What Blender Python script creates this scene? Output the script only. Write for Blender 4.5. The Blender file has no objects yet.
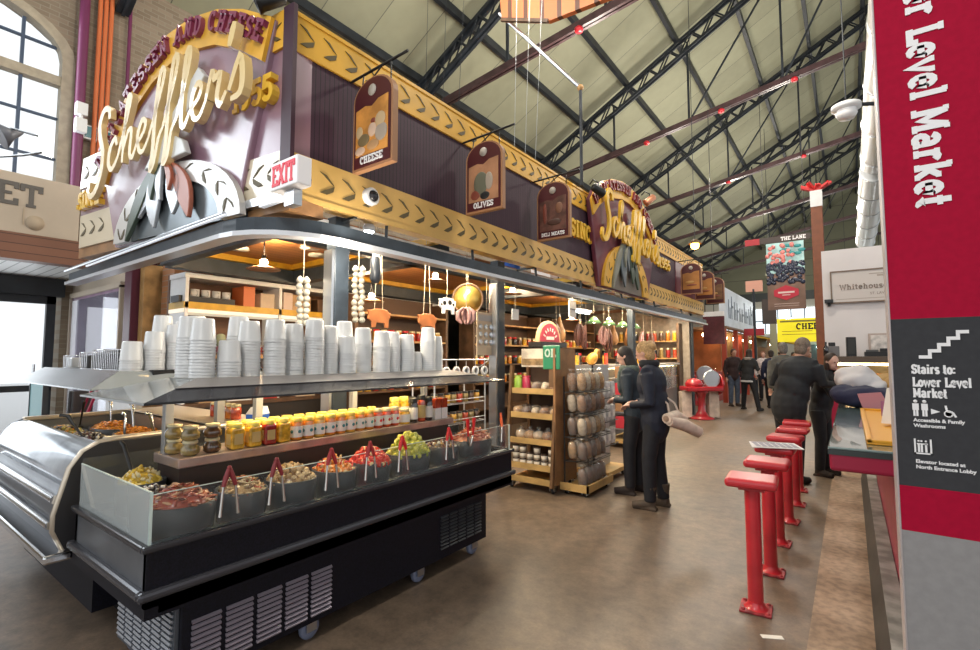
import bpy, bmesh, math, random
from mathutils import Vector, Matrix, Euler
random.seed(7)
S = bpy.context.scene
COL = S.collection
PI = math.pi
R = math.radians
# ------------------------------------------------------------------ materials
MATS = {}
def mat(name, col=(.5, .5, .5), rough=.5, metal=0., noise=0., nscale=8., bump=0., bscale=60., emit=None, estr=0., trans=0., ior=1.45, alpha=1., spec=.5, col2=None, coat=0.):
    if name in MATS: return MATS[name]
    m = bpy.data.materials.new(name); m.use_nodes = True
    nt = m.node_tree; b = nt.nodes['Principled BSDF']
    b.inputs['Base Color'].default_value = (*col, 1); b.inputs['Roughness'].default_value = rough
    b.inputs['Metallic'].default_value = metal; b.inputs['IOR'].default_value = ior
    b.inputs['Specular IOR Level'].default_value = spec
    b.inputs['Transmission Weight'].default_value = trans; b.inputs['Alpha'].default_value = alpha
    b.inputs['Coat Weight'].default_value = coat
    if emit: b.inputs['Emission Color'].default_value = (*emit, 1); b.inputs['Emission Strength'].default_value = estr
    if noise or col2:
        tc = nt.nodes.new('ShaderNodeTexCoord'); n = nt.nodes.new('ShaderNodeTexNoise'); n.inputs['Scale'].default_value = nscale
        n.inputs['Detail'].default_value = 5
        r = nt.nodes.new('ShaderNodeValToRGB'); c2 = col2 or tuple(min(1, c*(1+noise)) for c in col)
        c1 = col if col2 else tuple(c*(1-noise) for c in col)
        r.color_ramp.elements[0].position = .36; r.color_ramp.elements[1].position = .64
        r.color_ramp.elements[0].color = (*c1, 1); r.color_ramp.elements[1].color = (*c2, 1)
        nt.links.new(tc.outputs['Object'], n.inputs['Vector']); nt.links.new(n.outputs['Fac'], r.inputs['Fac'])
        nt.links.new(r.outputs['Color'], b.inputs['Base Color'])
    if bump:
        tc = nt.nodes.new('ShaderNodeTexCoord'); n = nt.nodes.new('ShaderNodeTexNoise'); n.inputs['Scale'].default_value = bscale
        bp = nt.nodes.new('ShaderNodeBump'); bp.inputs['Strength'].default_value = bump
        nt.links.new(tc.outputs['Object'], n.inputs['Vector']); nt.links.new(n.outputs['Fac'], bp.inputs['Height']); nt.links.new(bp.outputs['Normal'], b.inputs['Normal'])
    MATS[name] = m
    return m
def stripes(name, c1, c2, axis='X', scale=20., rough=.5, thin=.9, metal=0., bump=.0, noise=.12):
    """boards or grooves: saw profile along one object axis, thin seams of colour c2"""
    if name in MATS: return MATS[name]
    m = bpy.data.materials.new(name); m.use_nodes = True; nt = m.node_tree; L = nt.links.new; b = nt.nodes['Principled BSDF']
    b.inputs['Roughness'].default_value = rough; b.inputs['Metallic'].default_value = metal
    tc = nt.nodes.new('ShaderNodeTexCoord'); sp = nt.nodes.new('ShaderNodeSeparateXYZ'); L(tc.outputs['Object'], sp.inputs[0])
    mu = nt.nodes.new('ShaderNodeMath'); mu.operation = 'MULTIPLY'; mu.inputs[1].default_value = scale; L(sp.outputs[axis], mu.inputs[0])
    fr = nt.nodes.new('ShaderNodeMath'); fr.operation = 'FRACT'; L(mu.outputs[0], fr.inputs[0])
    gt = nt.nodes.new('ShaderNodeMath'); gt.operation = 'GREATER_THAN'; gt.inputs[1].default_value = thin; L(fr.outputs[0], gt.inputs[0])
    fl = nt.nodes.new('ShaderNodeMath'); fl.operation = 'FLOOR'; L(mu.outputs[0], fl.inputs[0])
    wn = nt.nodes.new('ShaderNodeTexWhiteNoise'); wn.noise_dimensions = '1D'; L(fl.outputs[0], wn.inputs['W'])
    n = nt.nodes.new('ShaderNodeTexNoise'); n.inputs['Scale'].default_value = 3; n.inputs['Detail'].default_value = 6; L(tc.outputs['Object'], n.inputs['Vector'])
    ad = nt.nodes.new('ShaderNodeMath'); ad.operation = 'ADD'; L(wn.outputs['Value'], ad.inputs[0]); L(n.outputs['Fac'], ad.inputs[1])
    hs = nt.nodes.new('ShaderNodeValToRGB'); hs.color_ramp.elements[0].color = (*[c*(1-noise) for c in c1], 1); hs.color_ramp.elements[1].color = (*[min(1, c*(1+noise)) for c in c1], 1)
    hv = nt.nodes.new('ShaderNodeMath'); hv.operation = 'MULTIPLY'; hv.inputs[1].default_value = .5; L(ad.outputs[0], hv.inputs[0]); L(hv.outputs[0], hs.inputs['Fac'])
    mx = nt.nodes.new('ShaderNodeMix'); mx.data_type = 'RGBA'; L(gt.outputs[0], mx.inputs['Factor']); L(hs.outputs['Color'], mx.inputs[6]); mx.inputs[7].default_value = (*c2, 1)
    L(mx.outputs[2], b.inputs['Base Color'])
    if bump:
        bp = nt.nodes.new('ShaderNodeBump'); bp.inputs['Strength'].default_value = bump; bp.invert = True; L(gt.outputs[0], bp.inputs['Height']); L(bp.outputs['Normal'], b.inputs['Normal'])
    MATS[name] = m
    return m
def brick(name, c1, c2, mortar, scale=3.0, swap='YZ'):
    m = bpy.data.materials.new(name); m.use_nodes = True; nt = m.node_tree; L = nt.links.new; b = nt.nodes['Principled BSDF']; b.inputs['Roughness'].default_value = .85
    tc = nt.nodes.new('ShaderNodeTexCoord'); sp = nt.nodes.new('ShaderNodeSeparateXYZ'); L(tc.outputs['Object'], sp.inputs[0])
    cb = nt.nodes.new('ShaderNodeCombineXYZ'); L(sp.outputs[swap[0]], cb.inputs[0]); L(sp.outputs[swap[1]], cb.inputs[1])
    t = nt.nodes.new('ShaderNodeTexBrick'); t.inputs['Scale'].default_value = scale; t.inputs['Color1'].default_value = (*c1, 1); t.inputs['Color2'].default_value = (*c2, 1); t.inputs['Mortar'].default_value = (*mortar, 1)
    t.inputs['Mortar Size'].default_value = .02; t.inputs['Brick Width'].default_value = .75; t.inputs['Row Height'].default_value = .25
    L(cb.outputs[0], t.inputs['Vector']); L(t.outputs['Color'], b.inputs['Base Color'])
    MATS[name] = m
    return m
def glass_mat(name, col, fac, rough=.05, dcol=(.75, .8, .8), gl_=.8):
    """thin sheet glass: mostly clear with a tint and a fresnel gloss"""
    m = bpy.data.materials.new(name); m.use_nodes = True; nt = m.node_tree; L = nt.links.new; nt.nodes.clear()
    o = nt.nodes.new('ShaderNodeOutputMaterial'); tr = nt.nodes.new('ShaderNodeBsdfTransparent'); gl = nt.nodes.new('ShaderNodeBsdfGlossy'); df = nt.nodes.new('ShaderNodeBsdfDiffuse')
    tr.inputs[0].default_value = (*col, 1); gl.inputs['Roughness'].default_value = rough; df.inputs[0].default_value = (*dcol, 1)
    lw = nt.nodes.new('ShaderNodeLayerWeight'); pw = nt.nodes.new('ShaderNodeMath'); pw.operation = 'POWER'; pw.inputs[1].default_value = 4; L(lw.outputs['Facing'], pw.inputs[0]); fr = nt.nodes.new('ShaderNodeMath'); fr.operation = 'MULTIPLY_ADD'; fr.inputs[1].default_value = gl_; fr.inputs[2].default_value = .03; L(pw.outputs[0], fr.inputs[0])
    m1 = nt.nodes.new('ShaderNodeMixShader'); m1.inputs[0].default_value = fac; L(tr.outputs[0], m1.inputs[1]); L(df.outputs[0], m1.inputs[2])
    m2 = nt.nodes.new('ShaderNodeMixShader'); L(fr.outputs[0], m2.inputs[0]); L(m1.outputs[0], m2.inputs[1]); L(gl.outputs[0], m2.inputs[2]); L(m2.outputs[0], o.inputs[0])
    MATS[name] = m
    return m
# ------------------------------------------------------------------ mesh builder
def V(*a): return Vector(a)
class MB:
    def __init__(s): s.v = []; s.f = []; s.mi = []; s.sm = []
    def add(s, vs, fs, mi=0, smooth=False):
        o = len(s.v); s.v += [tuple(v) for v in vs]
        for f in fs: s.f.append([i+o for i in f]); s.mi.append(mi); s.sm.append(smooth)
        return s
    def box(s, x0, x1, y0, y1, z0, z1, mi=0):
        return s.add([(x0,y0,z0),(x1,y0,z0),(x1,y1,z0),(x0,y1,z0),(x0,y0,z1),(x1,y0,z1),(x1,y1,z1),(x0,y1,z1)],
            [(0,3,2,1),(4,5,6,7),(0,1,5,4),(1,2,6,5),(2,3,7,6),(3,0,4,7)], mi)
    def cbox(s, c, sx, sy, sz, rot=None, mi=0):
        c = Vector(c); h = [(a*sx/2, b*sy/2, d*sz/2) for d in (-1,1) for a,b in ((-1,-1),(1,-1),(1,1),(-1,1))]
        M = rot if rot is not None else Matrix.Identity(3)
        return s.add([c+M@Vector(q) for q in h], [(0,3,2,1),(4,5,6,7),(0,1,5,4),(1,2,6,5),(2,3,7,6),(3,0,4,7)], mi)
    def bar(s, p, q, w, h, up=(0,0,1), mi=0):
        p = Vector(p); q = Vector(q); d = (q-p); 
        if d.length < 1e-6: return s
        d.normalize(); u = Vector(up)
        if abs(d.dot(u)) > .98: u = Vector((0,1,0))
        a = d.cross(u).normalized(); b = a.cross(d).normalized(); a *= w/2; b *= h/2
        vs = [p-a-b, p+a-b, p+a+b, p-a+b, q-a-b, q+a-b, q+a+b, q-a+b]
        return s.add(vs, [(0,3,2,1),(4,5,6,7),(0,1,5,4),(1,2,6,5),(2,3,7,6),(3,0,4,7)], mi)
    def tube(s, path, r, seg=8, mi=0, cap=True, smooth=True):
        P = [Vector(p) for p in path]; n = len(P); rs = r if isinstance(r, (list, tuple)) else [r]*n
        vs = []; prev = None
        for i, p in enumerate(P):
            t = (P[min(i+1, n-1)]-P[max(i-1, 0)]).normalized()
            if prev is None:
                a = Vector((0,0,1)) if abs(t.z) < .9 else Vector((1,0,0)); u = t.cross(a).normalized()
            else:
                u = (prev-t*prev.dot(t)); u = u.normalized() if u.length > 1e-6 else t.orthogonal().normalized()
            prev = u; w = t.cross(u)
            for k in range(seg):
                an = 2*PI*k/seg; vs.append(p+(u*math.cos(an)+w*math.sin(an))*rs[i])
        fs = [(i*seg+k, i*seg+(k+1)%seg, (i+1)*seg+(k+1)%seg, (i+1)*seg+k) for i in range(n-1) for k in range(seg)]
        s.add(vs, fs, mi, smooth)
        if cap: s.add(vs[:seg], [tuple(reversed(range(seg)))], mi); s.add(vs[-seg:], [tuple(range(seg))], mi)
        return s
    def lathe(s, prof, c=(0,0,0), seg=16, mi=0, M=None, smooth=True, sx=1., sy=1.):
        c = Vector(c); M = M if M is not None else Matrix.Identity(3); n = len(prof); vs = []
        for r_, z in prof:
            for k in range(seg):
                a = 2*PI*k/seg; vs.append(c+M@Vector((r_*math.cos(a)*sx, r_*math.sin(a)*sy, z)))
        fs = [(i*seg+k, i*seg+(k+1)%seg, (i+1)*seg+(k+1)%seg, (i+1)*seg+k) for i in range(n-1) for k in range(seg)]
        s.add(vs, fs, mi, smooth)
        if prof[0][0] > 1e-5: s.add(vs[:seg], [tuple(reversed(range(seg)))], mi)
        if prof[-1][0] > 1e-5: s.add(vs[-seg:], [tuple(range(seg))], mi)
        return s
    def ell(s, c, r, seg=12, rings=8, M=None, mi=0):
        prof = [(math.sin(PI*i/rings)+1e-6, -math.cos(PI*i/rings)) for i in range(rings+1)]
        A = Matrix.Diagonal(Vector(r if not isinstance(r, (int, float)) else (r, r, r)))
        return s.lathe(prof, c, seg, mi, (M@A) if M is not None else A)
    def prism(s, poly, O, u, v, d, mi=0, back=True):
        """polygon (2D) in plane O,u,v pushed out by vector d"""
        O = Vector(O); u = Vector(u); v = Vector(v); d = Vector(d); n = len(poly)
        a = [O+u*x+v*y for x, y in poly]; b = [p+d for p in a]
        ar = sum(poly[i][0]*poly[(i+1)%n][1]-poly[(i+1)%n][0]*poly[i][1] for i in range(n))
        flip = (ar > 0) != (u.cross(v).dot(d) > 0)
        ft = tuple(range(n, 2*n)); bk = tuple(reversed(range(n))); sd = [(i, (i+1)%n, n+(i+1)%n, n+i) for i in range(n)]
        fs = [ft]+([bk] if back else [])+sd
        if flip: fs = [tuple(reversed(f)) for f in fs]
        return s.add(a+b, fs, mi)
    def ribbon(s, pts, w, O, u, v, d, mi=0):
        """flat brush stroke of width w (number or list) along 2D pts in plane O,u,v, pushed out by d"""
        n = len(pts); ws = w if isinstance(w, (list, tuple)) else [w]*n; P = [Vector((*p, 0)) for p in pts]; L = []; Rr = []
        for i in range(n):
            a = (P[i]-P[i-1]).normalized() if i else (P[1]-P[0]).normalized(); b = (P[i+1]-P[i]).normalized() if i < n-1 else a
            t = a+b; t = t.normalized() if t.length > 1e-4 else a; nn = Vector((-t.y, t.x, 0)); k = 1/max(.55, nn.dot(Vector((-a.y, a.x, 0))))
            L.append(P[i]+nn*ws[i]/2*k); Rr.append(P[i]-nn*ws[i]/2*k)
        O = Vector(O); u = Vector(u); v = Vector(v); d = Vector(d); vs = []
        for i in range(n):
            for q in (L[i], Rr[i]): vs.append(O+u*q.x+v*q.y)
        m = len(vs); vs = vs+[q+d for q in vs]; fs = []
        for i in range(n-1):
            a, b, c, e = 2*i, 2*i+1, 2*i+3, 2*i+2
            fs += [(m+a, m+b, m+c, m+e), (a, e, c, b), (a, m+a, m+e, e), (b, c, m+c, m+b)]
        fs += [(0, 1, m+1, m), (2*n-2, m+2*n-2, m+2*n-1, 2*n-1)]
        if u.cross(v).dot(d) < 0: fs = [tuple(reversed(f)) for f in fs]
        return s.add(vs, fs, mi)
    def mesh(s, name):
        me = bpy.data.meshes.new(name); me.from_pydata(s.v, [], s.f); me.update()
        me.polygons.foreach_set('material_index', s.mi); me.polygons.foreach_set('use_smooth', s.sm)
        return me
    def build(s, name, m, parent=None, bevel=0., loc=None, rot=None, seg=2):
        me = s.mesh(name)
        for x in (m if isinstance(m, (list, tuple)) else [m]): me.materials.append(x)
        o = bpy.data.objects.new(name, me); COL.objects.link(o)
        if parent: o.parent = parent
        if loc: o.location = loc
        if rot: o.rotation_euler = rot
        if bevel:
            b = o.modifiers.new('b', 'BEVEL'); b.width = bevel; b.segments = seg; b.limit_method = 'ANGLE'; b.angle_limit = R(40)
        return o
def tag(o, label, cat, group=None, kind=None):
    if label: o['label'] = label
    if cat: o['category'] = cat
    if group: o['group'] = group
    if kind: o['kind'] = kind
    return o
def thing(name, label, cat, loc=(0,0,0), rz=0., group=None):
    o = bpy.data.objects.new(name, None); o.empty_display_size = .05; COL.objects.link(o); o.location = loc; o.rotation_euler = (0,0,rz)
    return tag(o, label, cat, group)
def struct(o): o['kind'] = 'structure'; return o
def kids(o): return [c for c in bpy.data.objects if c.parent == o]
KID = {}
def copy_tree(o, parent=None):
    c = o.copy(); COL.objects.link(c)
    if parent: c.parent = parent
    if o.name not in KID: KID[o.name] = kids(o)
    for ch in KID[o.name]: copy_tree(ch, c)
    return c
def dup(o, loc, rz=0., label=None, group=None, scale=None, rot=None):
    c = copy_tree(o); c.location = loc; c.rotation_euler = rot or (0,0,rz)
    if scale: c.scale = (scale,)*3 if not isinstance(scale, (tuple, list)) else scale
    if label: c['label'] = label
    if group: c['group'] = group
    return c
ORD = 'first second third fourth fifth sixth seventh eighth ninth tenth eleventh twelfth thirteenth fourteenth fifteenth sixteenth seventeenth eighteenth nineteenth twentieth'.split()
# ------------------------------------------------------------------ lettering
def arc(cx, cy, rx, ry, a0, a1, n=8): return [(cx+rx*math.cos(R(a0+(a1-a0)*i/n)), cy+ry*math.sin(R(a0+(a1-a0)*i/n))) for i in range(n+1)]
def sf(x, y, w=.17): return [(x-w, y), (x+w, y)]
GL = {
 'L': (.72, [[(.2,0),(.2,1)], [(.02,.06),(.66,.06),(.66,.3)], sf(.2,.95)]),
 'M': (1.05, [[(.2,0),(.2,1)], [(.85,0),(.85,1)], [(.2,.95),(.52,.25),(.85,.95)], sf(.17,.05), sf(.88,.05), sf(.12,.95,.1), sf(.93,.95,.1)]),
 'S': (.68, [arc(.34,.72,.24,.23,15,270,8)+arc(.34,.27,.25,.22,90,-165,8), [(.58,.98),(.58,.72)], [(.1,.02),(.1,.3)]]),
 'I': (.42, [[(.21,0),(.21,1)], sf(.21,.05), sf(.21,.95)]),
 'N': (.86, [[(.2,0),(.2,1)], [(.66,0),(.66,1)], [(.2,.95),(.66,.05)], sf(.2,.05), sf(.66,.95), sf(.14,.95,.1)]),
 'C': (.72, [arc(.38,.5,.28,.45,50,310,12), [(.6,.98),(.6,.68)]]),
 'E': (.72, [[(.18,0),(.18,1)], [(.02,.06),(.64,.06),(.64,.28)], [(.02,.94),(.64,.94),(.64,.72)], [(.18,.5),(.5,.5)]]),
 'D': (.8, [[(.2,0),(.2,1)], [(.03,.05),(.38,.05)]+arc(.38,.5,.3,.45,-90,90,8)+[(.03,.95)]]),
 'T': (.74, [[(.37,0),(.37,1)], [(.06,.7),(.06,.94),(.68,.94),(.68,.7)], sf(.37,.05)]),
 'A': (.86, [[(.12,0),(.43,1),(.74,0)], [(.24,.33),(.62,.33)], sf(.12,.05,.13), sf(.74,.05,.13)]),
 'H': (.86, [[(.2,0),(.2,1)], [(.66,0),(.66,1)], [(.2,.5),(.66,.5)], sf(.2,.05), sf(.66,.05), sf(.2,.95), sf(.66,.95)]),
 'X': (.8, [[(.12,0),(.68,1)], [(.68,0),(.12,1)], sf(.13,.05,.12), sf(.67,.05,.12), sf(.13,.95,.12), sf(.67,.95,.12)]),
 'O': (.8, [arc(.4,.5,.3,.45,0,360,16)]),
 'V': (.84, [[(.12,1),(.42,0),(.72,1)], sf(.12,.95,.13), sf(.72,.95,.13)]),
 'W': (1.1, [[(.12,1),(.33,0),(.55,.9),(.77,0),(.98,1)], sf(.12,.95,.13), sf(.98,.95,.13)]),
 'K': (.84, [[(.2,0),(.2,1)], [(.7,1),(.22,.42)], [(.36,.58),(.7,0)], sf(.2,.05), sf(.2,.95), sf(.7,.05,.12), sf(.68,.95,.12)]),
 'R': (.82, [[(.2,0),(.2,1)], [(.03,.95),(.4,.95)]+arc(.4,.73,.22,.22,90,-90,6)+[(.2,.51)], [(.42,.5),(.66,.03)], sf(.2,.05), sf(.68,.05,.1)]),
 'G': (.8, [arc(.4,.5,.3,.45,50,340,12), [(.66,.98),(.66,.7)], [(.44,.44),(.74,.44)], [(.68,.44),(.68,.05)]]),
 '1': (.5, [[(.26,0),(.26,1)], [(.26,.96),(.06,.78)], sf(.26,.05)]),
 '9': (.68, [arc(.34,.68,.24,.27,0,360,12), arc(.28,.5,.3,.45,40,-110,6)]),
 '5': (.66, [[(.58,.94),(.16,.94),(.13,.56)]+arc(.33,.32,.25,.28,120,-150,9)]),
 '0': (.68, [arc(.34,.5,.25,.45,0,360,14)]),
 '7': (.64, [[(.08,.75),(.08,.94),(.58,.94),(.26,0)]]),
 'e': (.66, [[(.1,.36),(.56,.36)]+arc(.33,.35,.23,.32,0,315,12)]),
 'v': (.66, [[(.08,.68),(.33,0),(.58,.68)], sf(.1,.64,.12), sf(.56,.64,.12)]),
 'l': (.4, [[(.2,0),(.2,1)], sf(.2,.05), sf(.13,.95,.1)]),
 'a': (.68, [arc(.3,.46,.2,.21,160,0,6)+[(.5,.05)], arc(.3,.2,.2,.17,0,360,10), sf(.56,.05,.1)]),
 'r': (.58, [[(.18,0),(.18,.68)], arc(.36,.42,.18,.23,170,40,5), sf(.18,.05), sf(.12,.64,.1)]),
 'k': (.72, [[(.18,0),(.18,1)], [(.58,.66),(.2,.28)], [(.32,.4),(.6,.03)], sf(.18,.05,.15), sf(.12,.95,.1), sf(.56,.64,.12), sf(.6,.05,.12)]),
 't': (.46, [[(.2,.95),(.2,.2)]+arc(.32,.2,.12,.15,180,310,4), sf(.22,.64,.2)]),
 'o': (.66, [arc(.33,.34,.24,.31,0,360,12)]),
 'w': (.9, [[(.08,.68),(.26,.02),(.45,.6),(.64,.02),(.82,.68)], sf(.1,.64,.12), sf(.8,.64,.12)]),
 'i': (.38, [[(.19,0),(.19,.68)], [(.19,.82),(.19,1)], sf(.19,.05), sf(.13,.64,.1)]),
 's': (.56, [arc(.28,.5,.18,.16,20,270,6)+arc(.28,.19,.19,.15,90,-160,6)]),
 'h': (.74, [[(.18,0),(.18,1)], arc(.36,.42,.18,.24,180,0,6)+[(.54,0)], sf(.18,.05,.14), sf(.56,.05,.14), sf(.12,.95,.1)]),
 'u': (.74, [[(.17,.68),(.17,.25)]+arc(.35,.25,.18,.2,180,360,6), [(.53,.68),(.53,0)], sf(.12,.64,.1), sf(.48,.64,.1), sf(.6,.05,.1)]),
 'c': (.6, [arc(.33,.34,.23,.31,50,310,10)]),
 'd': (.72, [arc(.32,.34,.22,.31,0,360,12), [(.54,0),(.54,1)], sf(.48,.95,.1), sf(.6,.05,.1)]),
 'n': (.74, [[(.18,0),(.18,.68)], arc(.36,.42,.18,.24,180,0,6)+[(.54,0)], sf(.18,.05,.14), sf(.56,.05,.14), sf(.12,.64,.1)]),
 'y': (.66, [[(.08,.68),(.33,.05)], [(.58,.68),(.22,-.25)], sf(.1,.64,.12), sf(.56,.64,.12)]),
 'b': (.72, [[(.16,0),(.16,1)], arc(.38,.34,.22,.31,0,360,12), sf(.1,.95,.1)]),
 'm': (1.05, [[(.18,0),(.18,.68)], arc(.34,.42,.17,.24,180,0,6)+[(.51,0)], arc(.68,.42,.17,.24,180,0,6)+[(.85,0)], sf(.12,.64,.1), sf(.18,.05,.12), sf(.52,.05,.1), sf(.87,.05,.12)]),
 'F': (.7, [[(.2,0),(.2,1)], [(.03,.94),(.62,.94),(.62,.72)], [(.2,.5),(.48,.5)], sf(.2,.05)]),
 '&': (.84, [[(.75,.03),(.25,.68)]+arc(.36,.8,.15,.15,200,-30,6)+[(.2,.36)]+arc(.33,.22,.2,.18,140,330,7)+[(.66,.42)]]),
 ':': (.3, [[(.15,.05),(.15,.22)], [(.15,.5),(.15,.67)]]),
 '.': (.28, [[(.14,0),(.14,.16)]]), "'": (.28, [[(.14,.75),(.16,1)]]), ' ': (.38, []),
}
def text_width(t, sp=.06): return sum(GL[c][0]+sp for c in t)-sp
def slab(mb, t, h, O, u, v, d, sw=.17, sp=.06, cond=1., mi=0):
    """slab-serif lettering of cap height h starting at O, running along u"""
    x = 0; u = Vector(u).normalized(); v = Vector(v).normalized()
    for ci, c in enumerate(t):
        w, st = GL[c]
        for k_, p in enumerate(st):
            dd = Vector(d)*(1+.07*k_+.02*(ci % 2)); thick = sw if not (len(p) == 2 and p[0][1] == p[1][1]) else sw*.75
            mb.ribbon([((x+a)*h*cond, b*h) for a, b in p], thick*h, O, u, v, dd, mi)
        x += w+sp
    return x*h*cond
def slab_arc(mb, t, h, path, O, u, v, d, sw=.17, sp=.08, fill=True):
    """lettering standing on a 2D path (list of points); stretched to fill it"""
    P = [Vector((*p, 0)) for p in path]; seg = [(P[i+1]-P[i]).length for i in range(len(P)-1)]; tot = sum(seg); W = text_width(t, sp)
    O = Vector(O); u = Vector(u); v = Vector(v); k = tot/W if fill else h
    x = 0
    for c in t:
        w, st = GL[c]; mid = (x+w/2)*k; i = 0
        while i < len(seg)-1 and mid > seg[i]: mid -= seg[i]; i += 1
        t_ = (P[i+1]-P[i]).normalized(); base = P[i]+t_*mid; nn = Vector((-t_.y, t_.x, 0))
        O2 = O+u*base.x+v*base.y; u2 = u*t_.x+v*t_.y; v2 = u*nn.x+v*nn.y
        for k_, p in enumerate(st): mb.ribbon([((a-w/2)*k, b*h) for a, b in p], sw*min(h, k), O2, u2, v2, Vector(d)*(1+.07*k_))
        x += w+sp
def plain(name, t, h, O, u, v, m, parent, ext=.001, bold=0., align='LEFT'):
    """small plain lettering as a mesh"""
    cu = bpy.data.curves.new(name, 'FONT'); cu.body = t; cu.size = h/.72; cu.extrude = ext; cu.offset = bold; cu.align_x = align; cu.resolution_u = 3
    o = bpy.data.objects.new('tmp', cu); COL.objects.link(o); dg = bpy.context.evaluated_depsgraph_get(); me = bpy.data.meshes.new_from_object(o.evaluated_get(dg))
    bpy.data.objects.remove(o); u = Vector(u).normalized(); v = Vector(v).normalized(); n = u.cross(v)
    M = Matrix((u, v, n)).transposed().to_4x4(); M.translation = Vector(O); me.transform(M); me.materials.clear(); me.materials.append(m)
    ob = bpy.data.objects.new(name, me); COL.objects.link(ob)
    if parent: ob.parent = parent
    return ob
WORLD = 1.0
EXPO = .35
BULBW = 45
TUBEW = 70
def light(name, kind, loc, energy, col=(1,.95,.88), size=.2, rot=None, size_y=None):
    l = bpy.data.lights.new(name, kind); l.energy = energy; l.color = col
    if kind == 'AREA':
        l.size = size
        if size_y: l.shape = 'RECTANGLE'; l.size_y = size_y
    elif kind == 'POINT': l.shadow_soft_size = size
    elif kind == 'SPOT': l.shadow_soft_size = size; l.spot_size = R(150); l.spot_blend = 1
    o = bpy.data.objects.new(name, l); COL.objects.link(o); o.location = loc
    if rot: o.rotation_euler = rot
    return o
# ================================================================== the market hall
def floor_mat():
    m = bpy.data.materials.new('concrete'); m.use_nodes = True; nt = m.node_tree; L = nt.links.new; b = nt.nodes['Principled BSDF']
    tc = nt.nodes.new('ShaderNodeTexCoord')
    def noise(sc, det=6, ro=.6):
        n = nt.nodes.new('ShaderNodeTexNoise'); n.inputs['Scale'].default_value = sc; n.inputs['Detail'].default_value = det; n.inputs['Roughness'].default_value = ro
        L(tc.outputs['Object'], n.inputs['Vector']); return n
    n1 = noise(.55); n2 = noise(9, 8, .7); n3 = noise(60, 3)
    r = nt.nodes.new('ShaderNodeValToRGB'); e = r.color_ramp.elements; e[0].position = .3; e[0].color = (.098, .072, .055, 1); e[1].position = .7; e[1].color = (.23, .165, .118, 1)
    L(n1.outputs['Fac'], r.inputs['Fac'])
    r2 = nt.nodes.new('ShaderNodeValToRGB'); e = r2.color_ramp.elements; e[0].position = .35; e[0].color = (.6, .6, .6, 1); e[1].position = .68; e[1].color = (1.12, 1.1, 1.06, 1); L(n2.outputs['Fac'], r2.inputs['Fac'])
    mx = nt.nodes.new('ShaderNodeMix'); mx.data_type = 'RGBA'; mx.blend_type = 'MULTIPLY'; mx.inputs['Factor'].default_value = 1; L(r.outputs['Color'], mx.inputs[6]); L(r2.outputs['Color'], mx.inputs[7])
    r3 = nt.nodes.new('ShaderNodeValToRGB'); e = r3.color_ramp.elements; e[0].position = .3; e[0].color = (.85, .85, .85, 1); e[1].position = .7; e[1].color = (1.1, 1.1, 1.1, 1); L(n3.outputs['Fac'], r3.inputs['Fac'])
    m2 = nt.nodes.new('ShaderNodeMix'); m2.data_type = 'RGBA'; m2.blend_type = 'MULTIPLY'; m2.inputs['Factor'].default_value = 1; L(mx.outputs[2], m2.inputs[6]); L(r3.outputs['Color'], m2.inputs[7])
    L(m2.outputs[2], b.inputs['Base Color'])
    rr = nt.nodes.new('ShaderNodeMapRange'); rr.inputs[3].default_value = .33; rr.inputs[4].default_value = .6; L(n1.outputs['Fac'], rr.inputs[0]); L(rr.outputs[0], b.inputs['Roughness'])
    bp = nt.nodes.new('ShaderNodeBump'); bp.inputs['Strength'].default_value = .08; L(n2.outputs['Fac'], bp.inputs['Height']); L(bp.outputs['Normal'], b.inputs['Normal'])
    return m
STEEL = mat('dark_steel', (.018, .022, .028), .45, noise=.3, nscale=3)
IRON = mat('blue_black_iron', (.03, .04, .052), .4, noise=.2)
MAROON = mat('maroon_paint', (.085, .012, .03), .45)
BEIGE = mat('beige_panel', (.5, .42, .33), .5, noise=.08, nscale=1.5)
WHITE = mat('white_paint', (.78, .78, .78), .45, noise=.03)
WALLWHITE = mat('white_plaster', (.72, .68, .68), .7, noise=.05, nscale=1.2)
CHROME = mat('polished_steel', (.75, .76, .78), .16, 1.)
BRUSHED = mat('brushed_steel', (.55, .57, .6), .32, 1.)
BLACK = mat('black_plastic', (.012, .012, .013), .4)
struct(MB().box(-11.6, 14, -7, 50, -.2, 0).build('floor', floor_mat()))
# lighter strip of concrete beside the counter kerb
struct(MB().box(-.24, .06, .5, 9, 0, .003).build('floor_strip', mat('pale_strip_concrete', (.30, .21, .15), .7, noise=.22, nscale=20, bump=.1)))
# outer wall: brick, pierced by the tall arched window and the entrance below it
WX = -11.
bk = brick('brick', (.30, .235, .17), (.22, .17, .12), (.30, .26, .2), 3.0)
arcp = [(.6+1.78*math.cos(R(a)), 6.75+.95*math.sin(R(a))) for a in range(0, 181, 15)]
right = [(2.38, 4.35)]+arcp[:7]+[(.6, 9.), (50, 9.), (50, 0), (2.38, 0), (2.38, 3.)]
right = [(2.38, 0), (50, 0), (50, 9.), (.6, 9.)]+list(reversed(arcp[:7]))
arcq = [(y-4.7, z) for y, z in arcp]
left = [(-2.32, 0), (-1.18, 0)]+list(reversed(arcp[6:]))+[(.6, 9.), (-4.1, 9.)]+list(reversed(arcq[:7]))
lef2 = [(-7, 0), (-5.88, 0)]+list(reversed(arcq[6:]))+[(-4.1, 9.), (-7, 9.)]
w = MB(); w.prism(right, (WX, 0, 0), (0,1,0), (0,0,1), (-.5,0,0)); w.prism(left, (WX, 0, 0), (0,1,0), (0,0,1), (-.5,0,0)); w.prism(lef2, (WX, 0, 0), (0,1,0), (0,0,1), (-.5,0,0)); w.box(WX-.5, WX, -1.18, 2.38, 3., 4.35); w.box(WX-.5, WX, -5.88, -2.32, 0, 4.35)
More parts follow.
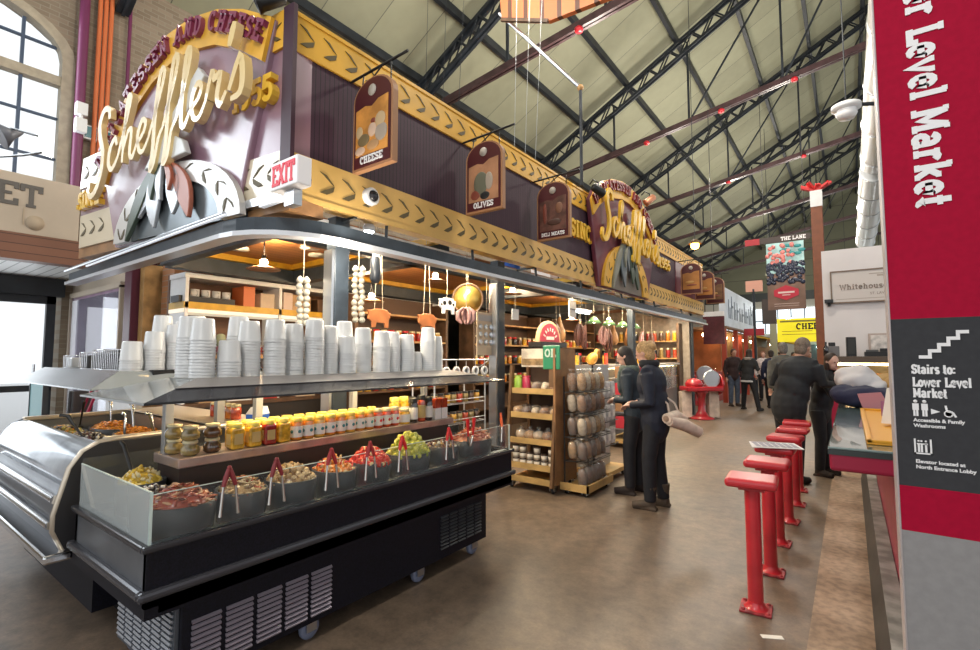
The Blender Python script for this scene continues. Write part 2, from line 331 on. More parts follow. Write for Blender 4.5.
struct(w.build('wall_west', bk))
# the window: stone-coloured frame, transom, thin glazing bars and panes
FR = mat('window_frame_paint', (.42, .36, .27), .6, noise=.1)
MUL = mat('glazing_bar_paint', (.06, .09, .15), .5)
win = thing('window_1', None, None, (WX-.12, .6, 4.35)); win['kind'] = 'structure'
f = MB(); out = [(1.78, 0)]+[(1.78*math.cos(R(a)), 2.4+.95*math.sin(R(a))) for a in range(0, 181, 12)]+[(-1.78, 0)]
inn = [(1.6, .0)]+[(1.6*math.cos(R(a)), 2.4+.8*math.sin(R(a))) for a in range(0, 181, 12)]+[(-1.6, 0)]
for i in range(len(out)-1):
    f.prism([out[i], out[i+1], inn[i+1], inn[i]], (-.05,0,0), (0,1,0), (0,0,1), (.2,0,0))
f.box(-.05, .15, -1.78, 1.78, -.0, .12); f.box(-.05, .12, -1.6, 1.6, 1.93, 2.09)
f.build('frame', FR, win)
g = MB()
for y in (1.1, .0, -1.1): g.box(-.02, .05, y-.022, y+.022, .1, 3.1 if abs(y) < .5 else 2.95)
for z in (.62, 1.35, 2.62): g.box(-.02, .05, -1.6, 1.6, z-.016, z+.016)
g.build('glazing_bars', MUL, win)
MB().prism(inn, (0,0,0), (0,1,0), (0,0,1), (.01,0,0)).build('pane', glass_mat('window_glass', (.99, .995, 1), .02, .02), win)
w3 = dup(win, (WX-.12, -4.1, 4.35)); w3.name = 'unseen_window'; w3['kind'] = 'structure'  # unseen window added so the glossy sign mirrors daylight
# roof: two boarded slopes on dark purlins and lattice trusses
TP = .54; EZ = 8.8; RX = 1.5; RZ = EZ+TP*(RX-WX); L_ = math.hypot(1, TP)
rm = stripes('roof_boards', (.30, .30, .205), (.1, .1, .08), 'Y', .78, .75, .985, noise=.22)
rf = MB()
for s in (1, -1):
    xa = WX-.4 if s == 1 else 2*RX-WX+.4; za = EZ-TP*.4
    vs = [(xa, -7, za), (RX, -7, RZ), (RX, 50, RZ), (xa, 50, za)]; up = [(x, y, z+.15) for x, y, z in vs]
    rf.add(vs+up, [(0,1,2,3), (7,6,5,4), (0,4,5,1), (1,5,6,2), (2,6,7,3), (3,7,4,0)])
struct(rf.build('ceiling', rm))
for k in range(7):                                                    # purlins, each its own beam
    for s in (1, -1):
        if s == -1 and k > 2: continue
        x = -9.6+1.75*k; xx = x if s == 1 else 2*RX-x; z = EZ+TP*(x-WX)-.13
        if s == -1: xx = 2*RX-(.9-1.75*k); z = EZ+TP*(.9-1.75*k-WX)-.13
        struct(MB().box(xx-.06, xx+.06, -6, 49.8, z-.1, z+.12).build('roof_beam', STEEL))
TY = [3.0, 9.7, 16.6, 23.2, 30., 36.7, 43.4]
TIE = mat('oxide_red_iron', (.055, .03, .032), .35, noise=.25, nscale=5)
for yt in TY:                                                         # lattice rafters
    for s in (1, -1):
        if s == -1 and yt < 9: continue
        t = MB()
        def P(x, off): return Vector((x if s == 1 else 2*RX-x, yt, EZ+TP*(x-WX)-.28-off*L_))
        for off in (0., .46):
            t.bar(P(WX+.1, off), P(RX, off), .22, .09); t.bar(P(WX+.1, off), P(RX, off), .05, .2)
        n = 34 if yt < 24 else 20
        for i in range(n):
            xa = WX+.3+(RX-WX-.3)*i/n; xb = WX+.3+(RX-WX-.3)*(i+1)/n
            for dy in (-.09, .09):
                p = P(xa, 0 if i % 2 else .46); q = P(xb, .46 if i % 2 else 0); p.y += dy; q.y += dy; t.bar(p, q, .02, .05)
        struct(t.build('roof_beam', STEEL))
    if yt < 5: continue
    t = MB()                                                          # raised tie, rising gently to the ridge, with hangers
    z0 = 8.42; gr = .172 if yt > 10 else .12
    def Q(x): return Vector((x, yt, z0+gr*(min(x, 2*RX-x)-WX-1.8)))
    for dy in (-.055, .055): t.bar(Q(WX+.2)+V(0,dy,0), Q(RX)+V(0,dy,0), .07, .17); t.bar(Q(RX)+V(0,dy,0), Q(2*RX-WX)+V(0,dy,0), .07, .17)
    t.build('tie', TIE).name = 'roof_tie_beam'
    struct(bpy.data.objects[t and 'roof_tie_beam'] if yt < 10 else COL.objects[-1])
    h = MB()
    for x in (-6.6, -4.0, -1.3):
        a = Q(x); h.bar(a, (x, yt, EZ+TP*(x-WX)-.5), .06, .06); 
    h.bar(Q(-4.), (-1.3, yt, EZ+TP*(-1.3-WX)-.6), .05, .05); h.bar(Q(-1.3), (1.2, yt, EZ+TP*(1.2-WX)-.6), .05, .05); h.bar(Q(RX), (RX, yt, RZ-.3), .07, .07)
    struct(h.build('roof_strut_beam', STEEL))
struct(MB().bar((-2.9, 11.2, 11.9), (2.2, 14.9, 11.9), .22, .2).build('roof_brace_beam', STEEL))
# far gable
gb = MB(); gb.prism([(WX, 7.2), (14, 7.2), (14, 8.8), (RX, RZ), (WX, 8.8)], (0, 49.9, 0), (1,0,0), (0,0,1), (0,.3,0)); struct(gb.build('wall_north_gable', stripes('gable_boards', (.21, .215, .15), (.1, .1, .08), 'Z', .7, .8, .97)))
struct(MB().box(WX, 14, 49.7, 49.95, 6.5, 7.25).build('gable_beam', mat('green_grey_steel', (.045, .055, .055), .5)))
struct(MB().box(WX, 14, 49.9, 50.2, 0, 6.5).build('wall_north', mat('pale_end_wall', (.62, .6, .52), .7, noise=.06, nscale=.4)))
wn = thing('window_2', None, None, (0, 49.85, 3.6)); wn['kind'] = 'structure'
MB().box(-10, 10, -.05, 0, 0, 2.2).build('pane', mat('frosted_daylight_pane', (.8, .85, .9), .3, emit=(.8, .92, 1), estr=1.1), wn)
b = MB()
for i in range(21): b.box(-10+i-.04, -10+i+.04, -.12, -.05, 0, 2.2)
b.box(-10, 10, -.12, -.05, 1.05, 1.15); b.build('glazing_bars', MUL, wn)
# pipes on the brick wall
def pipe(name, y, r, m, z0, z1, lab, x=-10.85): tag(MB().tube([(x, y, z0), (x, y, z1)], r, 12).build(name, m), lab, 'pipe')
OR = mat('orange_conduit', (.62, .16, .05), .5)
for i, y in enumerate((2.66, 2.745, 2.83)): pipe('conduit', y, .036, OR, 2.96, 8.7, 'orange conduit on the brick wall, '+('the one nearest the window', 'the middle of three', 'the farthest of three from the window')[i])
pipe('downpipe', 2.44, .075, mat('plum_pipe', (.16, .03, .09), .4), 3.2, 8.75, 'thick plum pipe on the brick wall beside the tall window')
pipe('downpipe', 3.12, .03, mat('plum_pipe'), 3.2, 8.7, 'thin plum pipe on the brick wall past the orange conduits')
jb = thing('junction_box', 'grey electrical boxes mounted on the thick plum pipe', 'electrical box', (-10.72, 2.44, 5.5))
MB().box(-.08, .06, -.08, .08, -.05, .2).build('box', WHITE, jb, .01); MB().box(-.08, .06, -.08, .08, .26, .48).build('box', WHITE, jb, .01); MB().tube([(0,0,.2), (0,0,.26)], .03).build('pipe_stub', WHITE, jb)
wb = thing('wall_cabinet', 'small teal glazed cabinet on the brick wall behind the sign', 'cabinet', (-10.95, 2.66, 5.42))
MB().box(0, .1, -.16, .28, 0, .26).build('body', WHITE, wb, .01)
for y in (-.13, .08): MB().box(.1, .11, y, y+.17, .03, .23).build('pane', mat('teal_glass', (.03, .16, .2), .15), wb)
# ------------------------------------------------------------------ entrance vestibule under the window
PLK = stripes('brown_planks', (.2, .085, .05), (.07, .03, .02), 'Z', 8.5, .5, .9, noise=.2)
vb = MB().box(-9.25, -9, -5, 2.68, 2.84, 3.2); vb.box(-11, -9.2, 2.5, 2.68, 2.84, 3.2); struct(vb.build('trim_1', PLK))
struct(MB().box(-11, -9.25, -5, 2.5, 2.86, 2.95).build('ceiling_vestibule', stripes('white_slats', (.8, .8, .78), (.35, .35, .34), 'Y', 7., .4, .86, noise=.04)))
sb = thing('entrance_sign', 'beige entrance board with MARKET lettering above the brown plank beam', 'sign', (-9.02, 0, 3.2))
MB().box(-.08, 0, -1.6, 2.1, 0, .82).build('board', BEIGE, sb, .01)
t = MB(); dkg = mat('grey_lettering', (.12, .11, .1), .6)
wd = text_width('MARKET')*.3; slab(t, 'MARKET', .3, (.0, 1.68-wd, .38), (0,1,0), (0,0,1), (.012,0,0)); t.build('lettering', dkg, sb)
m_ = MB(); m_.lathe([(.0, 0), (.1, 0), (.1, .012), (0, .012)], (0, 1.62, .17), 20, M=Matrix.Rotation(PI/2, 3, 'Y')); m_.ribbon([(1.5, .36), (1.5, .12)], .012, (0,0,0), (0,1,0), (0,0,1), (.01,0,0)); m_.build('emblem', mat('tan_emblem', (.45, .36, .26), .6), sb)
# side wall of the vestibule: glazed poster case with beige head and maroon post
struct(MB().box(-11, -8.25, 2.52, 2.62, 0, 2.84).build('wall_vestibule', BEIGE))
pc = thing('display_case', 'tall glazed poster case with plum reflections coloured in beside the entrance doors', 'display case', (-9.6, 2.5, .4))
MB().box(-1.15, 1.2, -.03, 0, 0, 2.12).build('backing', mat('plum_reflection', (.3, .2, .28), .25, noise=.35, nscale=1.1), pc)  # mottled plum colour stands for what the glass reflects
MB().box(-1.12, 1.17, -.045, -.035, .05, 2.07).build('glass', glass_mat('case_glass', (.9, .9, .95), .1, .02), pc)
fr = MB(); fr.box(-1.2, 1.25, -.06, 0, 2.12, 2.2); fr.box(-1.2, -1.15, -.06, 0, 0, 2.15); fr.box(1.2, 1.25, -.06, 0, 0, 2.15); fr.build('frame', BEIGE, pc)
struct(MB().box(-8.22, -7.95, 2.45, 2.75, 0, 2.86).build('pillar_1', MAROON, bevel=.01))
struct(MB().box(-8.26, -7.9, 2.44, 2.8, 2.86, 2.98).build('pillar_capital', mat('copper_brown', (.3, .13, .06), .5)))
# entrance doors: dark metal frames round bright glass
for i, y0 in enumerate((-.9, .75)):
    d = thing('door_%d' % (i+1), None, None, (-11.05, y0, 0)); d['kind'] = 'structure'
    f = MB(); f.box(0, .1, 0, .12, 0, 2.55); f.box(0, .1, 1.43, 1.55, 0, 2.55); f.box(0, .1, 0, 1.55, 2.42, 2.55); f.box(0, .1, 0, 1.55, 0, .2); f.box(0, .1, 0, 1.55, .95, 1.05); f.build('frame', STEEL, d)
    MB().box(.04, .05, .1, 1.45, .2, 2.45).build('pane', bpy.data.materials['window_glass'], d)
    MB().tube([(.15, 1.3, .8), (.15, 1.3, 1.4)], .02).build('handle', CHROME, d)
struct(MB().box(-11.1, -10.9, -1.2, 2.4, 2.55, 2.86).build('door_lintel', STEEL))
# daylight street beyond the doors and window
struct(MB().box(-40, -11.6, -30, 40, -.25, -.05).build('street_ground', mat('pale_pavement', (.6, .6, .6), .8)))
# ================================================================== the stall's fascia and signs
GOLD = mat('golden_yellow_paint', (.70, .38, .04), .42, noise=.12, nscale=3)
GOLDL = mat('pale_gold_paint', (.66, .41, .12), .45, noise=.1, nscale=3)
LETTER = mat('yellow_letter_paint', (.82, .50, .05), .3, coat=.4)
PLUM = stripes('beaded_plum_board', (.048, .018, .034), (.014, .006, .012), 'Y', 24, .65, .82, bump=.5, noise=.15)
GLOSSPLUM = mat('glossy_daylit_plum', (.24, .13, .18), .38, spec=1., coat=1., noise=.15, nscale=1.)  # base paler than the aisle sign's plum, standing for entrance daylight
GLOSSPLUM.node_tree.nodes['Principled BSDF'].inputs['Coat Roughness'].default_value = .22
SIGNPLUM = mat('sign_plum', (.13, .03, .05), .35, noise=.2, nscale=2)
LEAF = mat('olive_leaf_paint', (.10, .075, .03), .5)
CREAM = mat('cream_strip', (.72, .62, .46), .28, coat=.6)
EDGE = mat('oak_edge', (.33, .17, .07), .5, noise=.2)
FX = -3.2
def leaf(mb, O, u, v, n, s, flip=1, dep=.006):
    """two curved blades meeting like an arrow head"""
    up = [(-.45*flip, .5), (-.1*flip, .42), (.32*flip, .02), (.12*flip, .12), (-.2*flip, .36)]
    lo = [(.34*flip, .0), (.28*flip, -.28), (-.05*flip, -.48), (-.42*flip, -.46), (-.2*flip, -.3), (.1*flip, -.14)]
    for p in (up, lo): mb.prism([(a*s, b*s) for a, b in p], O, u, v, Vector(n)*dep)
u6 = V(math.cos(R(6)), math.sin(R(6)), 0); n6 = V(math.sin(R(6)), -math.cos(R(6)), 0); O6 = V(-3.2, 1.88, 0); UZ = V(0,0,1)
# long run along the aisle
fa = thing('stall_fascia', 'long beaded plum fascia board with golden leaf borders above the deli stall', 'fascia board', (FX, 1.9, 0))
YE = 12.3
MB().box(-.08, 0, 0, YE, 2.7, 4.03).build('board', PLUM, fa)
b = MB(); b.box(0, .02, 0, YE, 3.76, 4.05); b.box(-.1, .03, 0, YE, 4.03, 4.06); b.build('upper_border', GOLD, fa)
b = MB(); b.box(0, .02, 0, YE, 2.68, 3.0); b.box(-.1, .03, 0, YE, 2.66, 2.70); b.build('lower_border', GOLDL, fa)
lf = MB()
for i in range(int(YE/.2)):
    y = .12+.2*i
    for z, s in ((3.9, .155), (2.84, .165)): leaf(lf, (.02, y, z), (0,1,0), UZ, (1,0,0), s)
lf.build('leaf_pattern', LEAF, fa)
MB().box(.0, .012, YE-2.6, YE-.9, 3.0, 3.76).build('flat_panel', SIGNPLUM, fa)
t = MB(); slab(t, 'SINCE', .24, (0, 4.33, 3.28), (0,1,0), UZ, (.05,0,0), .2, .07, .98); t.build('lettering', LETTER, fa)
t = MB(); slab(t, '1955', .22, (.012, 8.35, 3.42), (0,1,0), UZ, (.05,0,0), .2, .08, 1.3); t.build('date_lettering', LETTER, fa)
# short run facing the entrance, cream lower border catching the daylight
fb = thing('stall_fascia', 'glossy plum fascia wing left of the corner with 1955 in yellow numerals', 'fascia board', (0,0,0))
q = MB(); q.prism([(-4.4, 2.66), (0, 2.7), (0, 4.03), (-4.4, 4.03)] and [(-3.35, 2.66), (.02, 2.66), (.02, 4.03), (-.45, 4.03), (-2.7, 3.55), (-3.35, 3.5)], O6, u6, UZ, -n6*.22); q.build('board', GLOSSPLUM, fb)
q = MB(); q.prism([(-.46, 3.76), (.03, 3.78), (.03, 4.06), (-.4, 4.06)], O6, u6, UZ, n6*.02); q.build('upper_border', GOLD, fb)
q = MB(); q.prism([(-.85, 2.68), (.03, 2.68), (.03, 3.0), (-.75, 3.0)], O6, u6, UZ, n6*.02); q.build('lower_border', CREAM, fb); q = MB(); q.prism([(-3.3, 2.66), (-2.5, 2.66), (-2.5, 3.0), (-3.3, 3.0)], O6, u6, UZ, n6*.02); q.build('lower_border', CREAM, fb); q = MB(); q.prism([(-3.35, 3.3), (-2.6, 3.3), (-2.6, 3.62), (-3.3, 3.62)], O6, u6, UZ, n6*.02); q.build('middle_border', CREAM, fb)
lf = MB()
for i in range(3): leaf(lf, O6+n6*.02+u6*(-.12-.17*i)+UZ*2.85, u6, UZ, n6, .16, -1)
for i in range(2): leaf(lf, O6+n6*.02+u6*(-.12-.19*i)+UZ*3.9, u6, UZ, n6, .13, -1)
for i in range(3): leaf(lf, O6+n6*.02+u6*(-3.2+.2*i)+UZ*3.46, u6, UZ, n6, .15, 1); leaf(lf, O6+n6*.02+u6*(-3.2+.2*i)+UZ*2.85, u6, UZ, n6, .15, 1)
lf.build('leaf_pattern', LEAF, fb)
t = MB(); slab(t, '1955', .19, O6+u6*-.58+UZ*3.39, u6+UZ*0, UZ, n6*.06, .22, .06, .95); t.build('date_lettering', LETTER, fb)
t = MB(); slab(t, 'SINCE', .17, O6+u6*-3.3+UZ*3.06, u6, UZ, n6*.05, .22, .05, .8); t.build('lettering', LETTER, fb)
sp1 = thing('spotlight', 'bright white spotlight in the gap above the rail by the first post', 'spotlight', (-3.3, 2.72, 2.6)); MB().lathe([(.03,.08),(.05,.04),(.055,0),(.05,0)], seg=14).build('lamp_head', WHITE, sp1); MB().ell((0,0,.01), .042).build('bulb', mat('white_spot_bulb', (1,1,1), .3, emit=(.85,.92,1), estr=25), sp1); MB().bar((0,0,.08),(.1,.02,.12),.02,.02).build('arm', IRON, sp1)
light('spot_point', 'POINT', (-3.05, 2.3, 2.3), 34, (1,.9,.75), .12)
e = MB(); e.prism([(-.05, 2.64), (.06, 2.64), (.06, 4.06), (-.05, 4.06)], O6+u6*.03, u6, UZ, n6*.035); e.build('corner_post', mat('dark_plum_trim', (.05, .02, .035), .4), fb)
q = MB(); q.prism([(-3.35, 2.56), (.05, 2.56), (.05, 2.66), (-3.35, 2.66)], O6, u6, UZ, -n6*.3); q.build('under_board', EDGE, fb)
q = MB(); q.prism([(-.85, 2.62), (.05, 2.62), (.05, 2.68), (-.85, 2.68)], O6, u6, UZ, n6*.05); q.build('metal_sill', BRUSHED, fb)
SCRIPT = [
 ([(1.42,1.85),(1.36,2.2),(1.05,2.3),(.8,1.95),(.85,1.4),(1.05,.9),(1.05,.3),(.8,-.3),(.45,-.55),(.2,-.35),(.28,.0)], 1.2),
 ([(1.98,.75),(1.84,1.02),(1.55,.75),(1.5,.25),(1.75,0),(2.1,.35)], 1.),
 ([(2.1,.35),(2.55,1.5),(2.72,2.05),(2.55,2.1),(2.42,1.2),(2.36,.02)], 1.), ([(2.4,.4),(2.66,.95),(2.86,.9),(2.8,.2),(2.97,0),(3.15,.3)], .9),
 ([(3.15,.3),(3.55,.58),(3.66,.88),(3.46,1.02),(3.25,.62),(3.35,.1),(3.6,0),(3.9,.4)], .9),
 ([(3.9,.4),(4.38,1.45),(4.58,2.1),(4.38,2.2),(4.2,1.2),(4.12,-.2),(4.02,-.75),(4.2,-.6),(4.4,.1),(4.62,.4)], 1.),
 ([(4.62,.4),(5.05,1.45),(5.25,2.2),(5.05,2.3),(4.87,1.2),(4.8,-.2),(4.7,-.75),(4.9,-.6),(5.05,.1),(5.3,.4)], 1.),
 ([(5.3,.4),(5.72,1.5),(5.85,2.15),(5.68,2.2),(5.55,1.2),(5.52,.2),(5.68,0),(5.92,.35)], 1.),
 ([(5.92,.35),(6.3,.58),(6.42,.88),(6.22,1.02),(6.0,.62),(6.1,.1),(6.36,0),(6.65,.4)], .9),
 ([(6.65,.4),(6.86,1.08),(6.98,.86),(7.22,.88),(7.12,.3),(7.25,0),(7.5,.3)], 1.),
 ([(7.75,2.1),(7.56,1.5)], 1.3),
 ([(7.62,.25),(8.0,1.02),(8.14,.5),(8.06,.02),(7.7,-.02)], 1.1)]
def smooth2(p, k=3):
    out = []
    for i in range(len(p)-1):
        a = p[max(i-1,0)]; b = p[i]; c = p[i+1]; d = p[min(i+2,len(p)-1)]
        for j in range(k):
            t = j/k; out.append(tuple(.5*(2*b[m]+(c[m]-a[m])*t+(2*a[m]-5*b[m]+4*c[m]-d[m])*t*t+(3*b[m]-a[m]-3*c[m]+d[m])*t**3) for m in (0,1)))
    return out+[p[-1]]
def big_sign(label, O, u, n, top, inner, bl, br, arc_t, face, lettermat, script, sw, feat, glow=None):
    """crested shop sign: top/inner = crest outline and inside edge of its golden band, as (along, up) from left to right"""
    r = thing('shop_sign', label, 'shop sign', (0,0,0))
    q = MB(); q.prism(list(reversed(top))+[bl, br], O, u, UZ, n*.07); q.build('panel', face, r, .012)
    q = MB(); k = len(top)
    for i in range(k-1): q.prism([top[i], top[i+1], inner[i+1], inner[i]], O+n*.07, u, UZ, n*.03)
    q.build('crest_band', GOLD, r)
    t = MB(); slab_arc(t, 'DELICATESSEN AND CHEESE', .15, arc_t, O+n*.1, u, UZ, n*.035, .19, .16); t.build('crest_lettering', feat['crest'], r)
    (x0, y0), (x1, y1), H = script; d_ = Vector((x1-x0, y1-y0)); L = d_.length; d_ /= L; k = L/8.3; kv = H/2.9
    t = MB()
    for k_, (p, w) in enumerate(SCRIPT):
        pp = smooth2(p); m = len(pp); ws = [sw*w*(.55+.6*math.sin(PI*(.12+.8*i/(m-1)))) for i in range(m)]
        t.ribbon([(x0+d_.x*a*k, y0+d_.y*a*k+b_*kv) for a, b_ in pp], ws, O+n*.15, u, UZ, n*(.045+.0015*k_))
    t.build('script_lettering', lettermat, r)
    cx, cz, rw, rh = feat['arch']                                     # leafy arch over a dark round with garlic, peppers and a wedge of cheese
    oa = arc(cx, cz, rw, rh, 0, 180, 20); ia = arc(cx, cz, rw*.72, rh*.72, 0, 180, 20)
    q = MB()
    for i in range(20): q.prism([oa[i], oa[i+1], ia[i+1], ia[i]], O+n*.07, u, UZ, n*.05)
    q.build('arch_band', feat['band'], r)
    lf = MB()
    for i in range(1, 18, 2):
        a = R(10*i+2); c = O+n*.12+u*(cx+rw*.86*math.cos(a))+UZ*(cz+rh*.86*math.sin(a)); uu = (u*-math.sin(a)+UZ*math.cos(a)); vv = (u*math.cos(a)+UZ*math.sin(a)); leaf(lf, c, uu, vv, n, .13)
    lf.build('leaf_pattern', LEAF, r)
    q = MB(); q.prism(list(reversed(ia))+[(cx-rw*.72, cz), (cx+rw*.72, cz)], O+n*.07, u, UZ, n*.02); q.build('arch_ground', feat['ground'], r)
    cols = feat['veg']; rnd = random.Random(3)
    for i, (xa, za, xb, zb, wd_) in enumerate(((-.2,.95,-.5,.3,.15), (-.18,1.12,-.7,-.02,.13), (-.18,1.05,-.2,.08,.2), (.06,.98,.36,.1,.17), (.02,1.0,.12,.2,.2), (-.1,1.0,-.22,.5,.08), (-.05,1.0,-.06,.45,.08), (.0,1.0,.08,.55,.07))):
        pts = []; s_ = rw/.62
        for j in range(9): tt = j/8; pts.append((cx+rw*(xa+(xb-xa)*tt+.05*math.sin(PI*tt)*(1 if xb > xa else -1)), cz+rh*(za+(zb-za)*tt)))
        ws = [max(.012, wd_*rw*1.15*math.sin(PI*min(1, (j+.4)/8.6))) for j in range(9)]
        v_ = MB(); v_.ribbon(pts, ws, O+n*(.11+.006*i), u, UZ, n*(.03+.006*(i % 2))); v_.build('pepper', cols[i % len(cols)], r, .01)
    q = MB(); x, z = cx-.02, cz+rh*1.02; s_ = rw/.62
    q.prism([(x-.2*s_, z-.02), (x+.22*s_, z+.0), (x+.18*s_, z+.12), (x-.02, z+.17*s_)], O+n*.13, u, UZ, n*.05); q.build('cheese_wedge', feat['wedge'], r, .01)
    q = MB(); q.prism([(x+.02*s_, z+.2*s_), (x+.3*s_, z+.42*s_), (x+.36*s_, z+.36*s_), (x+.16*s_, z+.16*s_)], O+n*.13, u, UZ, n*.05); q.build('cheese_slice', feat['wedge'], r, .008)
    return r
SILVER = mat('silver_leaf_paint', (.5, .52, .55), .25, .5, noise=.25, nscale=3)
SILVERG = mat('slate_silver', (.2, .23, .25), .28, .5, noise=.2, nscale=2)
REDDISH = mat('pepper_red_brown', (.4, .13, .08), .35)
DKGRN = mat('deep_green_paint', (.06, .085, .06), .35)
crest1 = mat('plum_letters', (.22, .035, .09), .3, coat=.5)
top1 = [(-2.74,3.36),(-2.62,3.6),(-2.42,3.86),(-2.16,4.09),(-1.88,4.26),(-1.55,4.36),(-1.2,4.38),(-.8,4.31),(-.45,4.18),(-.1,3.99)]
in1 = [(-2.62,3.2),(-2.5,3.42),(-2.32,3.64),(-2.06,3.84),(-1.8,3.98),(-1.5,4.07),(-1.18,4.09),(-.82,4.02),(-.5,3.88),(-.2,3.69)]
at1 = [(-2.66,3.34),(-2.36,3.7),(-2.1,3.92),(-1.82,4.07),(-1.5,4.165),(-1.18,4.185),(-.82,4.12),(-.5,3.99),(-.2,3.82)]
big_sign('crested shop sign facing the entrance with raised yellow script paled for daylight and silver peppers', O6-n6*.02, u6, n6, top1, in1, (-2.42,2.56), (-.5,2.6), at1, GLOSSPLUM, mat('daylit_gold_letters', (.80, .60, .28), .3, coat=.8), ((-2.78,3.2),(-.2,3.42),.8), .05,  # letters paler than the aisle sign's yellow to stand for daylight
    dict(crest=crest1, arch=(-1.35,2.57,.98,.57), band=mat('pale_silver_paint', (.6, .58, .56), .3, .2), ground=SILVERG, veg=[SILVER, DKGRN, SILVER, REDDISH], wedge=mat('pale_cheese_paint', (.62, .62, .6), .3)))
top2 = [(6.78,3.93),(6.98,4.16),(7.25,4.34),(7.6,4.48),(8.05,4.57),(8.45,4.58),(8.85,4.52),(9.2,4.38),(9.55,4.15),(9.86,3.86)]
in2 = [(6.86,3.7),(7.08,3.9),(7.34,4.06),(7.66,4.17),(8.05,4.25),(8.42,4.26),(8.78,4.2),(9.1,4.07),(9.4,3.88),(9.7,3.62)]
at2 = [(6.9,3.87),(7.1,4.06),(7.35,4.2),(7.66,4.31),(8.05,4.38),(8.42,4.38),(8.78,4.33),(9.12,4.2),(9.44,4.0),(9.72,3.77)]
big_sign('crested shop sign over the aisle with yellow script on plum and a golden arch', V(-3.175,0,0), V(0,1,0), V(1,0,0), top2, in2, (7.1,2.62), (9.4,2.62), at2, SIGNPLUM, LETTER, ((6.92,3.52),(9.72,3.36),.86), .06,
    dict(crest=mat('dark_red_letters', (.2, .02, .03), .4), arch=(8.22,2.64,1.06,.8), band=GOLD, ground=mat('grey_olive_paint', (.16, .13, .1), .4), veg=[DKGRN, mat('grey_green_paint', (.2, .2, .15), .35), SILVERG, DKGRN], wedge=GOLDL))
# spotlights on the signs
def spot(loc, lab, m, d=(0,-1,-.4)):
    r = thing('spotlight', lab, 'spotlight', loc); d = Vector(d).normalized(); M = d.to_track_quat('Z', 'Y').to_matrix()
    MB().lathe([(.03, -.12), (.06, -.1), (.065, .06), (.075, .1), (.06, .1), (.05, .07)], (0,0,0), 14, M=M).build('lamp_head', m, r)
    MB().tube([(0,0,0), (0,.02,.12), (-.1,.05,.2), (-.18,.1,.16)], .012, 6).build('arm', BLACK, r); return r
spot((-3.31, 1.78, 4.12), 'black spotlight on a bent arm above the sign corner', BLACK, (-.5,-.6,-.4))
spot((-2.95, 6.75, 4.02), 'black spotlight at the left shoulder of the aisle sign', BLACK, (.3,.8,-.3))
spot((-2.88, 8.9, 4.42), 'copper spotlight over the crest of the aisle sign', mat('copper_lamp', (.65, .28, .16), .3, .6), (-.6,-.3,-.5))
# hanging product signs, arch-topped boards on iron brackets
FRAME_S = mat('tan_sign_frame', (.36, .18, .09), .45); DARKMAR = mat('dark_maroon_board', (.07, .012, .014), .45)
def hang_sign(y, word, label, ground, blobs, w=.46, tt=0.028):
    r = thing('hanging_sign', label, 'hanging sign', (-3.12, y, 0), 0, 'arch topped signs along the fascia')
    def shape(m): return [(m, 2.97+m), (w-m, 2.97+m), (w-m, 3.52)]+[(w/2+(w/2-m)*math.cos(R(a)), 3.52+(.17-m*.6)*math.sin(R(a))) for a in range(15, 166, 15)]+[(m, 3.52)]
    O = V(0, .02, 0); u = V(1,0,0); n = V(0,-1,0)
    MB().prism(shape(0), O, u, UZ, n*.05).build('frame', FRAME_S, r)
    MB().prism(shape(.022), O+n*.05, u, UZ, n*.006).build('board', DARKMAR, r)
    MB().prism([(.045, 3.08), (w-.045, 3.08), (w-.045, 3.5), (w*.66, 3.49), (w*.5, 3.45), (w*.34, 3.47), (.045, 3.45)], O+n*.056, u, UZ, n*.004).build('picture', ground, r)
    for (x, z, rx, rz, m) in blobs: MB().ell((x, O.y-.06, z), (rx, .008, rz), 14, 8).build('painted_food', m, r)
    q = MB(); q.lathe([(.0, 0), (.045, 0), (.045, .006), (0, .006)], (w/2, -.036, 3.58), 16, M=Matrix.Rotation(PI/2, 3, 'X')); q.build('emblem', mat('pale_emblem', (.42, .38, .33), .5), r)
    t = MB(); tw = text_width(word); h = min(.055, (w-.14)/tw); slab(t, word, h, (w/2-tw*h/2, -.036, 3.015), u, UZ, n*.005, .2); t.build('lettering', WHITE, r)
    q = MB(); q.tube([(-.08, 0, 3.76), (w+.12, 0, 3.78)], .011, 6); q.tube([(.08, 0, 3.765), (.06, 0, 3.62)], .006, 5); q.tube([(w-.06, 0, 3.775), (w-.06, 0, 3.62)], .006, 5); q.tube([(.3, 0, 3.77), (.02, 0, 3.6)], .007, 5); q.build('bracket', BLACK, r)
    return r
cm = lambda i, c: mat('sign_paint_%d' % i, c, .5)
ch = [cm(1,(.5,.36,.2)), cm(2,(.18,.13,.06)), cm(3,(.6,.42,.3)), cm(4,(.45,.26,.12)), cm(5,(.2,.05,.03)), cm(6,(.36,.3,.24))]
hang_sign(2.43, 'CHEESE', 'arch topped sign reading CHEESE nearest the corner', mat('orange_sunset', (.55, .24, .05), .5, noise=.3, nscale=6), [(.09,3.27,.04,.05,ch[0]), (.14,3.2,.07,.05,ch[1]), (.24,3.26,.05,.055,ch[2]), (.33,3.32,.06,.06,ch[0]), (.34,3.22,.07,.07,ch[5]), (.1,3.12,.06,.035,ch[2]), (.25,3.14,.07,.04,ch[3]), (.25,3.33,.03,.02,ch[4])])
hang_sign(3.85, 'OLIVES', 'arch topped sign reading OLIVES with a painted jar', mat('dusty_orange', (.38, .19, .1), .5, noise=.2, nscale=5), [(.2,3.26,.09,.12,mat('painted_jar', (.13,.13,.09), .5)), (.3,3.27,.05,.09,ch[5]), (.13,3.15,.06,.05,ch[4]), (.25,3.13,.06,.04,mat('painted_olive_black', (.02,.02,.02), .4))])
